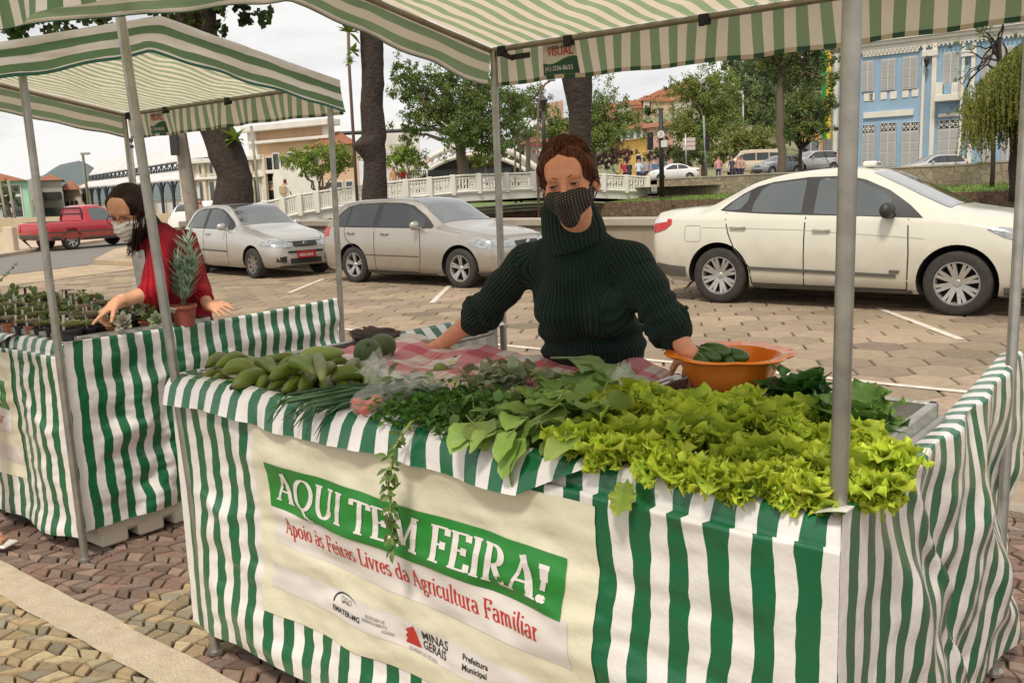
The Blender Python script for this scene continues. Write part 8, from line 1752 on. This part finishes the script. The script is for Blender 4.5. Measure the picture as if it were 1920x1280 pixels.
# ---- poles and lamps
def pole(name, lab, cat, pts, r, m_=None, extra=None, grp=None):
    t = thing(name, lab, cat, pts[0], grp); mb = MB(); mb.tube(pts, r, 8); part('pole', mb, m_ or G_STEEL, t, True)
    if extra: extra(t)
    return t
M_CPOLE = mat('concrete_pole', (.30, .26, .21), .9, var=.3, scale=5, bump=.3)
def px_(a, y): return UY(a[0], a[1], y)
def boxpart(t, nm, c, h, m_): q = MB(); q.bbox(c, h, .01); return part(nm, q, m_, t)
p0 = XY(362, 20.5, 0); pole('utility_pole', 'leaning concrete utility pole with a black sign back beside the thick tree', 'pole', [p0, px_((358, 380), 20.5), px_((336, 240), 20.5), px_((322, 120), 20.5), px_((305, -40), 20.5)], [.17, .16, .14, .13, .12], M_CPOLE, lambda t: boxpart(t, 'sign_back', px_((326, 262), 20.2), (.09, .03, .33), M_TRIM))
pole('street_lamp', 'slim street lamp with a short arm in front of the mountain', 'street lamp', [XY(163, 60, 0), px_((155, 290), 60), px_((164, 288), 60)], .09, G_STEEL, lambda t: boxpart(t, 'lamp_head', px_((160, 288), 59.8), (.28, .12, .06), G_STEEL))
pole('floodlight_pole', 'floodlight pole in front of the station shed', 'lamp pole', [XY(254, 50, 0), px_((244, 264), 50)], .09, M_CPOLE, lambda t: (boxpart(t, 'floodlight', px_((243, 263), 50), (.16, .1, .1), M_TRIM), boxpart(t, 'floodlight', px_((245, 275), 50), (.14, .1, .08), M_TRIM)))
pole('flag_pole', 'thin grey pole in front of the station windows', 'pole', [XY(485, 46, 0), px_((471, 236), 46)], .07, M_CPOLE)
pole('street_lamp', 'thin brown lamp post left of the dark knobbly trunk', 'street lamp', [XY(668, 30, 0), px_((655, 130), 30), px_((652, 20), 30)], .05, mat('rusty_pole', (.16, .10, .07), .8))
def lampcurve(t): boxpart(t, 'lamp_head', px_((1034, 150), 30), (.12, .08, .04), G_STEEL)
pole('curved_street_lamp', 'street lamp with a curved brown arm right of the stall pole', 'street lamp', [XY(1008, 30, 0), px_((1008, 280), 30), px_((1009, 200), 30), px_((1014, 172), 30), px_((1022, 158), 30), px_((1034, 150), 30)], .035, mat('brown_pole', (.20, .13, .09), .8), lampcurve)
M_BLK = mat('black_pole_paint', (.015, .017, .016), .5); M_SIGW = mat('sign_white', (.66, .63, .58), .5); M_SIGR = mat('sign_red', (.55, .02, .02), .5); M_LENS = mat('dark_lens', (.12, .02, .02), .2)
def tlight(t, c, s=1.0):
    h = boxpart(t, 'signal_head', c, (.14*s, .10*s, .42*s), M_BLK)
    for k in (-1, 0, 1): q = MB(); q.lathe(c+Vector((0, -.11*s, .27*s*k)), [(.001, 0), (.085*s, 0), (.095*s, .03)], 12, (Vector((1, 0, 0)), Z, Vector((0, -1, 0)))); part('lens', q, M_LENS if k == 1 else M_TRIM, h)
def disc(t, c, r, ring=True, txt=None):
    q = MB(); q.lathe(c, [(.001, .03), (r, .03), (r, 0), (.001, 0)], 24, (Vector((1, 0, 0)), Z, Vector((0, -1, 0)))); d = part('round_sign', q, M_SIGR if ring == 'red' else M_SIGW, t); q = MB(); q.lathe(c+Vector((0, -.034, 0)), [(.001, 0), (r*.78, 0)], 24, (Vector((1, 0, 0)), Z, Vector((0, -1, 0)))); part('sign_face', q, M_SIGW, d)
    q = MB(); q.box(c+Vector((0, -.040, 0)), (r*.07, .002, r*.45)); q.box(c+Vector((0, -.040, r*.42)), (r*.16, .002, r*.06)); part('sign_mark', q, M_TRIM, d)
def tl1(t): tlight(t, px_((1219, 265), 46), 1.0); disc(t, px_((1239, 252), 45.8), .18); boxpart(t, 'sign_plate', px_((1245, 270), 45.8), (.15, .02, .16), M_SIGW)
pole('traffic_light', 'black traffic light pole with round sign at the end of the bridge', 'traffic light', [XY(1241, 46, .8), px_((1239, 203), 46)], [.13, .10], M_BLK, tl1)
def tl2(t): tlight(t, px_((1326, 268), 60), 1.0)
pole('traffic_light', 'green traffic light pole in front of the yellowish tree', 'traffic light', [XY(1325, 60, 1.6), px_((1319, 217), 60)], .07, mat('green_grey_pole', (.22, .26, .22), .7), tl2)
def sg1(t):
    for k in range(3): boxpart(t, 'direction_plate', px_((1292, 262+k*8), 63), (.42, .02, .12), mat('sign_pink', (.62, .48, .46), .6))
pole('direction_sign', 'pole with three small pale direction plates behind the bushes', 'sign', [XY(1288, 63, 1.6), px_((1285, 250), 63)], .06, G_STEEL, sg1)
pole('street_lamp', 'double headed white street lamp on the hill street', 'street lamp', [XY(1393, 95, 2), px_((1393, 178), 95), px_((1386, 173), 95)], .09, M_SIGW, lambda t: boxpart(t, 'lamp_head', px_((1386, 173), 95), (.35, .15, .1), M_SIGW))
def lb(t): lantern(t, px_((1018, 190), 33), 1.2); boxpart(t, 'sign_plate', px_((1012, 272), 33), (.34, .03, .05), mat('maroon_sign', (.25, .05, .04), .6)); boxpart(t, 'sign_plate', px_((1014, 284), 33), (.30, .03, .05), mat('maroon_plate', (.25, .05, .04), .6)); disc(t, px_((1011, 286), 32.8), .12)
pole('lantern_post', 'black lantern post with maroon name plates left of the woman in green', 'lamp post', [XY(1025, 33, 0), px_((1020, 262), 33), px_((1018, 196), 33)], [.09, .07, .03], M_BLK, lb)
for k, (px, py) in enumerate(((800, 300), (910, 303))): pole('road_sign', ('left' if k == 0 else 'right')+' round red and white no parking sign behind the bridge', 'road sign', [XY(px+1, 58, .4), px_((px, py+6), 58)], .035, G_STEEL, lambda t, px=px, py=py: disc(t, px_((px, py), 57.9), .20, 'red'))
for px in (0, 17, 60): pole('wooden_post', ['weathered wooden pole at the left picture edge', 'weathered wooden pole in front of the small round tree', 'weathered pole between mint building and apartments'][[0, 17, 60].index(px)], 'pole', [XY(px+6, 50, 0), px_((px-2, 338), 50)], .07, M_CPOLE)
# ---- people in the distance
def walker(lab, p, h, top, low, ang=0, seated=False, hair=(.02, .012, .01), skin=(.42, .22, .14), pack=None, grp=None, stride=.12):
    t = thing('person', lab, 'person', p, grp); f = Vector((math.sin(ang), -math.cos(ang), 0)); r = Vector((math.cos(ang), math.sin(ang), 0)); k = h/1.7; p = Vector(p)
    pr = [('c', T3(p+Z*.92*k), T3(p+Z*1.38*k), .13*k, .15*k, .04), ('c', T3(p+Z*1.4*k), T3(p+Z*1.5*k), .05*k, .05*k, .03), ('e', T3(p+Z*1.60*k), (.085*k, .10*k, .115*k), None, .02), ('c', T3(p+Z*1.57*k+f*.09*k), T3(p+Z*1.55*k+f*.10*k), .02*k, .02*k, .02)]
    for s in (-1, 1):
        st_ = f*stride*s; pr += [('c', T3(p+r*.08*s+Z*.9*k), T3(p+r*.09*s+st_*.5+Z*.48*k), .085*k, .06*k, .03), ('c', T3(p+r*.09*s+st_*.5+Z*.48*k), T3(p+r*.10*s+st_+Z*.08*k), .055*k, .04*k, .02), ('c', T3(p+r*.10*s+st_+Z*.04*k), T3(p+r*.10*s+st_+f*.14+Z*.04*k), .04*k, .035*k, .02),
                               ('c', T3(p+r*.19*s*k+Z*1.36*k), T3(p+r*.24*s*k-st_*.4+Z*1.08*k), .05*k, .042*k, .03), ('c', T3(p+r*.24*s*k-st_*.4+Z*1.08*k), T3(p+r*.22*s*k-st_*.8+f*.08+Z*.84*k), .040*k, .03*k, .02)]
    P_, F_ = surface(pr, .03*k)
    def c(q):
        z = (q[2]-p.z)/k; d = Vector(q)-p; lat = abs(d.dot(r))/k
        if z > 1.66 or (z > 1.50 and d.dot(f) < .01): return hair
        if z > 1.42: return skin
        if z > .92: return skin if (lat > .21 and z < 1.12) else top
        return low if z > .1 else (.04, .03, .03)
    part('body', smesh(P_, F_, colfn=c), M_FIG, t, True)
    if pack: q = MB(); q.bbox(p+Z*1.2*k-f*.18, (.15, .09, .2), .05); part('backpack', q, mat('bag_fabric', pack, .8), t)
    return t
M_FIG = mat('clothing', (1, 1, 1), .85, attr=True, var=.15, scale=8)
def dk(s): return along(bp, s)-Z*.86
walker('woman with a tan backpack in a white top walking on the bridge', XY(535, 42.2, dk(.22).z-.0), 1.62, (.72, .68, .62), (.03, .03, .05), 2.6, hair=(.10, .02, .03), pack=(.45, .33, .18))
walker('person in a patterned ochre top standing on the bridge behind the dark trunk', XY(740, 46, dk(.48).z), 1.60, (.45, .26, .12), (.05, .05, .08), .3)
walker('person with long dark hair in a red top on the bridge right of the trunk', XY(757, 46.5, dk(.5).z), 1.62, (.50, .03, .05), (.05, .05, .08), -.5)
walker('person in a grey shirt and dark mask standing by the white car', XY(371, 27, 0), 1.55, (.42, .46, .56), (.06, .06, .09), .3)
walker('person in an orange shirt standing beside the thick tree', XY(402, 26, 0), 1.62, (.78, .30, .05), (.08, .07, .07), -.3)
for k, (px, d, tp_, lab) in enumerate(((1198, 57, (.72, .74, .76), 'person in a white shirt beyond the end of the bridge'), (1213, 57, (.35, .36, .40), 'person in grey with a bag beyond the end of the bridge'), (1172, 60, (.50, .03, .05), 'person in a red top beyond the bridge'), (1180, 60, (.05, .05, .06), 'person in black clothes beyond the bridge'), (1206, 68, (.25, .30, .38), 'person in blue by the yellow shop'),
        (1231, 60, (.10, .22, .38), 'person in a blue jacket beside the black traffic light pole'), (1347, 58, (.70, .35, .36), 'person in a pink shirt behind the stone wall'), (1372, 59, (.08, .08, .09), 'person in dark clothes sitting height behind the stone wall'), (1384, 59, (.66, .36, .30), 'person in a salmon top in the group behind the stone wall'), (1391, 60, (.62, .46, .36), 'person in a beige top in the group behind the stone wall'))):
    p = XY(px, d, 1.35); walker(lab, p, 1.6, tp_, (.05, .05, .08), random.uniform(-1, 1))
t = walker('cyclist in a pink shirt in front of the blue building corner', XY(1572, 45, 1.3), 1.5, (.70, .42, .42), (.05, .06, .12), 1.4); mb = MB()
for dx in (-.5, .5): mb.tube([XY(1572, 45, 1.62)+Vector((dx+.32*math.cos(a), 0, .32*math.sin(a))) for a in [i*math.pi/8 for i in range(17)]], .02, 5)
bk = XY(1572, 45, 1.62); mb.tube([bk+Vector((-.5, 0, 0)), bk+Vector((-.1, 0, .45)), bk+Vector((.4, 0, .5)), bk+Vector((.5, 0, 0))], .02, 5); single('bicycle', mb, M_TRIM, 'dark bicycle ridden in front of the blue building', 'bicycle')
# ---- distant vehicles
far_hatch('white hatchback seen from behind on the bridge approach', XY(300, 29, .05)+Vector((1.2, .3, 0)), math.atan2(.9, .42), P_WHITE, .98)
far_sedan('white sedan driving past beyond the end of the bridge', XY(1288, 56, 1.55), math.pi+.10, P_WHITE, .70)
far_hatch('light silver car driving past in front of the blue building', XY(1778, 44.5, 1.25), math.pi+.12, P_SIL2, .75)
far_hatch('grey car parked behind the thin trees', XY(1478, 58, 1.7), math.pi+.5, P_GREY, .8)
far_hatch('silver car parked left of the blue building', XY(1548, 60, 1.75), math.pi+.3, P_SIL2, .95)
for k, (px, d) in enumerate(((196, 55), (214, 56))): far_hatch(['left', 'right'][k]+' one of two small bluish cars in the station forecourt', XY(px, d, 0), .4, P_GREY, .8)
K_VAN = [(-1.0, .4, .95, 1.7, .80, .70), (-.95, .35, 1.0, 1.95, .86, .74), (-.6, .3, 1.05, 2.05, .9, .78), (1.5, .3, 1.05, 2.08, .9, .78), (2.5, .3, 1.0, 2.0, .9, .76), (2.9, .3, .98, 1.6, .9, .74), (3.4, .3, .95, 1.2, .88, .72), (3.7, .32, .7, .95, .8, .6), (3.8, .36, .6, .75, .7, .5)]
def f_van(api):
    api['patch']('window_band', 'side', [(-.8, 1.2, 1.75), (.2, 1.2, 1.8), (1.6, 1.2, 1.8), (2.3, 1.2, 1.75), (2.7, 1.2, 1.6)], M_GLASS, .006, nx=4, both=True); topglass(api, 'windscreen', 2.55, 3.3, M_GLASS, lambda t: .6)
    for x in (.25, 1.35): api['ribbon']('pillar', 'side', [(x, 1.2), (x, 1.8)], .09, P_BGE, off=.01)
P_BGE = paint('beige_van_paint', (.62, .50, .36)); car('van', 'beige minibus with white roof parked under the low yellow green tree', 'van', K_VAN, 2.9, .33, P_BGE, XY(1440, 66, 1.75), math.pi+.1, .85, feats=f_van, spokes=(6, 1), detail=1)
# ================================================================ succulents on the left stall
M_TERRA = mat('terracotta', (.36, .12, .06), .8, var=.3, scale=20, bump=.2, vcol2=(.42, .20, .13)); M_PLANT = leafmat('succulent', .2, .5); _q = M_PLANT.node_tree.nodes['Mix'] if 'Mix' in M_PLANT.node_tree.nodes else None
for _x in M_PLANT.node_tree.nodes:
    if _x.type == 'MIX_RGB' and _x.inputs[2].default_value[0] == 1.0: _x.inputs[2].default_value = (1.3, 1.2, 1.35, 1); break
M_POTB = mat('black_pot', (.018, .018, .019), .55); M_SOIL = mat('soil', (.22, .14, .10), .95, var=.5, scale=60); M_TAG = mat('white_tag', (.68, .65, .60), .6)
def pot(t, c, r, h, m_):
    q = MB(); q.lathe(c, [(.001, 0), (r*.74, 0), (r*.95, h*.84), (r*1.06, h*.85), (r*1.06, h), (r*.93, h), (r*.90, h*.86), (.001, h*.86)], 20); part('pot', q, m_, t, True, sharp=40); q = MB(); q.lathe(c+Z*h*.88, [(r*.91, 0), (.001, .004)], 14); part('soil', q, M_SOIL, t)
def rosette(mb, c, R, n, col, tip, fat=.34, open_=1.0, up=Z):
    o = up.orthogonal().normalized()
    for i in range(n):
        f = (i+.5)/n; th = i*2.39996; el = lerp(1.35, .15, f**.8)*open_; d0 = Matrix.Rotation(th, 3, up) @ o; d = d0*math.cos(el)+up*math.sin(el); cc = tint(col, .12, .04)
        leaf(mb, c+d0*.003, d, up, R*lerp(.45, 1.0, f), R*fat, curl=-.35, cin=cc, ced=tip, nu=6, nv=2, cup=.45, tipp=0)
def plantA(kind, c, label, grp, r=.036, potm=None, tagh=0):
    t = thing('potted_succulent', label, 'potted plant', c, grp); h = r*1.5; pot(t, c, r, h, potm or (M_POTB if kind in (0, 3) else M_TERRA)); mb = MB(); top = Vector(c)+Z*h*.9
    if kind == 0: rosette(mb, top+Z*.01, r*1.25, 20, (.17, .25, .09), (.30, .30, .12))
    elif kind == 1: rosette(mb, top+Z*.015, r*1.35, 18, (.26, .32, .20), (.42, .34, .24), fat=.26)
    elif kind == 2:
        for k in range(26): d = (rv(.7)+Z).normalized(); p = top+d*r*random.uniform(.3, 1.6); rosette(mb, p, .014, 6, (.14, .23, .06), (.25, .28, .08)); mb.tube([top, p], .0018, 4, col=(.15, .2, .06))
    elif kind == 3:
        for k in range(3): p = top+Vector((random.uniform(-.4, .4)*r, random.uniform(-.4, .4)*r, 0)); hh = random.uniform(.04, .07); mb.lathe(p, [(.010, -.01), (.014, hh*.3), (.0145, hh*.7), (.010, hh*.95), (.001, hh)], 12, wave=lambda tt, i: 1+.12*math.cos(6*tt), col=tint((.12, .20, .07), .2))
    elif kind == 4:
        for k in range(22): d = (rv(.9)+Z*.8).normalized(); leaf(mb, top, d, Z, r*random.uniform(.9, 1.7), r*.26, curl=.5, cin=tint((.12, .21, .05), .25), ced=(.20, .26, .08), nu=6, nv=2, tipp=0)
    elif kind == 5:
        for k in range(4): p = top+rv(.008)+Z*.01; hh = random.uniform(.035, .055); mb.ico(p+Z*hh*.5, hh*.5, 2, col=tint((.16, .24, .07), .2), sc=(.75, .25, 1)); mb.ico(p+Z*hh*1.15+Vector((random.uniform(-.02, .02), 0, 0)), hh*.35, 2, col=tint((.18, .27, .08), .2), sc=(.8, .25, 1))
    elif kind == 6:
        mb.tube([top, top+Z*.06], [.009, .008], 8, col=(.14, .04, .06)); 
        for k in range(14): a = k*2.4; d = Vector((math.cos(a), math.sin(a), .6)); leaf(mb, top+Z*.055, d, Z, .055, .010, curl=.9, cin=(.08, .13, .07), ced=(.16, .10, .08), nu=6, nv=2, tipp=0)
    part('plant', mb, M_PLANT, t, True)
    if tagh: q = MB(); a = rv(.25); q.bbox(top+Vector((r*.7, 0, tagh*.4)), (.006, .001, tagh*.55), .0005, (Vector((1, 0, a.x*.5)).normalized(), Vector((0, 1, 0)), Vector((a.x*.5, a.y*.4, 1)).normalized())); part('name_tag', q, M_TAG, t)
    return t
LB = ['small green rosette succulent in a black pot among many on the left stall', 'pale dusty rosette succulent in a terracotta pot among many on the left stall', 'trailing small leaved succulent in a terracotta pot on the left stall', 'ribbed columnar cactus in a black pot on the left stall', 'leafy green succulent in a terracotta pot on the left stall', 'flat padded cactus in a terracotta pot on the left stall', 'dark stemmed succulent with drooping leaves in a terracotta pot on the left stall']
GR = ['green rosettes on the left stall', 'pale rosettes on the left stall', 'trailing succulents on the left stall', 'columnar cacti on the left stall', 'leafy succulents on the left stall', 'padded cacti on the left stall', 'dark stemmed succulents on the left stall']
protos = {}; uu = -4.10; placed = 0
for i in range(20):
    for j in range(8):
        u = -4.13-i*.105+random.uniform(-.012, .012)-(j % 2)*.05; v = 1.965+j*.092+random.uniform(-.012, .012)
        if u < -6.1: continue
        if j > 6 and u > -4.5: continue
        if (UZ(190, 605, 1.05)-S(u, v, 1.05)).length < .10 : continue
        wts = [7, 2.5, 3, .4, .6, .5, .3] if j < 4 else [2, 2, 3, 2, 4, 2, 1]; k = random.choices(range(7), wts)[0]; var_ = random.randrange(2); c = S(u, v, .946)
        if (k, var_) not in protos: protos[(k, var_)] = plantA(k, c, LB[k], GR[k], r=.040+.006*var_, tagh=(.07 if var_ else 0)); o = protos[(k, var_)]
        else: o = copy_tree(protos[(k, var_)])
        o.location = c; o.rotation_euler = (0, 0, random.uniform(0, 6.28)); s_ = random.uniform(.85, 1.15)*(.92 if j > 3 else .95); o.scale = (s_, s_, s_); placed += 1
# larger single plants
c = UZ(347, 611, .965); t = thing('potted_plant', 'tall blue green spiky plant in a terracotta pot at the corner of the left stall', 'potted plant', c); pot(t, c, .062, .105, mat('brick_red_pot', (.30, .075, .05), .6, var=.15, scale=12)); mb = MB()
for (dx, dz) in ((.055, .33), (-.01, .22), (.075, .24)):
    a = Vector(c)+Z*.09; b = a+RT*dx+Z*dz; mb.tube([a, a.lerp(b, .5)+rv(.006), b], [.006, .005, .003], 6, col=(.25, .28, .15))
    for k in range(120): s = random.uniform(.15, 1); p = a.lerp(b, s); th = random.uniform(0, 6.28); d = Vector((math.cos(th), math.sin(th), .55 if s < .95 else 1.6)).normalized(); leaf(mb, p, d, Z, random.uniform(.06, .10), .0055, curl=-.25, cin=tint((.30, .42, .30), .18), ced=(.38, .50, .37), nu=4, nv=1)
part('plant', mb, M_LEAF, t, True)
for px, py, R, lab in ((237, 605, .060, 'large pale grey rosette leaning out of a black pot near the pointing hand'), (298, 600, .050, 'pale green starry rosette in a black pot left of the spiky plant')):
    c = UZ(px+6, py+18, .95); t = thing('potted_rosette', lab, 'potted plant', c); pot(t, c, .055, .085, M_POTB); mb = MB(); rosette(mb, UZ(px, py, 1.03)+Vector((0, -.02, 0)), R, 22, (.36, .40, .30), (.50, .42, .36) if R > .055 else (.32, .40, .20), fat=.22, up=(Z*.6+Vector((.1, -.9, 0))).normalized()); part('plant', mb, M_LEAF, t, True); mb = MB(); rosette(mb, UZ(px+25, py-15, 1.05), R*.6, 16, (.36, .40, .28), (.45, .42, .33), fat=.24, up=(Z+Vector((0, -.5, 0))).normalized()); part('plant', mb, M_LEAF, t, True)
q = MB(); a = UZ(-20, 545, 1.05); b_ = UZ(32, 492, 1.12); q.tube([a-Z*.1, a, a.lerp(b_, .5), b_], [.006, .005, .004, .002], 6, col=(.2, .25, .08))
for k in range(60): s = random.random(); leaf(q, a.lerp(b_, s), rv(1), Z, .025, .006, cin=tint((.14, .22, .07), .2), nu=3, nv=1)
single('tall_succulent', q, M_LEAF, 'long leaning leafy stem at the left picture edge', 'plant', smooth=True)
# white crate under the left stall
t = thing('plastic_crate', 'white plastic crate turned over under the left stall', 'crate', S(-4.35, 2.3, 0)); q = MB(); q.bbox(S(-4.36, 2.55, .155), (.33, .62, .105), .02, (SU, SV, Z)); 
for k in range(7): q.bbox(S(-4.36, 2.00+k*.183, .04), (.332, .066, .035), .01, (SU, SV, Z))
part('crate_body', q, M_CRATEW, t)
q = MB(); q.bbox(S(-4.9, 1.98, .08), (.35, .12, .06), .03, (SU, SV, Z)); single('crate', q, mat('dark_green_crate', (.015, .06, .045), .6), 'dark green crate on the ground under the left stall front', 'crate')
# foot with sandal at the left edge
sf_ = UZ(2, 1022, .02); t = thing('person', 'bare foot in a white flip flop at the left picture edge', 'person', sf_); SK = (.55, .27, .17)
d_ = (UZ(22, 1026, .02)-UZ(-60, 1020, .02)).normalized(); pr = [('c', T3(sf_-d_*.18+Z*.05), T3(sf_-d_*.02+Z*.035), .035, .032, .02), ('c', T3(sf_-d_*.19+Z*.06), T3(sf_-d_*.22+Z*.45), .04, .055, .03), ('c', T3(sf_-d_*.22+Z*.45), T3(sf_-d_*.2+Z*.9), .06, .08, .03)]
sd_ = Vector((-d_.y, d_.x, 0))
for k in range(5): o = (k-2)*.014; pr.append(('c', T3(sf_-d_*.03+sd_*o+Z*.034), T3(sf_+d_*(.028-.006*k)+sd_*o*1.15+Z*.028), .011, .0085 if k else .011, .006))
P_, F_ = surface(pr, .005); part('body', smesh(P_, F_, colfn=skincol), M_SKIN, t, True); q = MB(); q.bbox(sf_-d_*.09+Z*.008, (.15, .045, .008), .008, (d_, sd_, Z)); part('sandal', q, M_PWHITE, t)
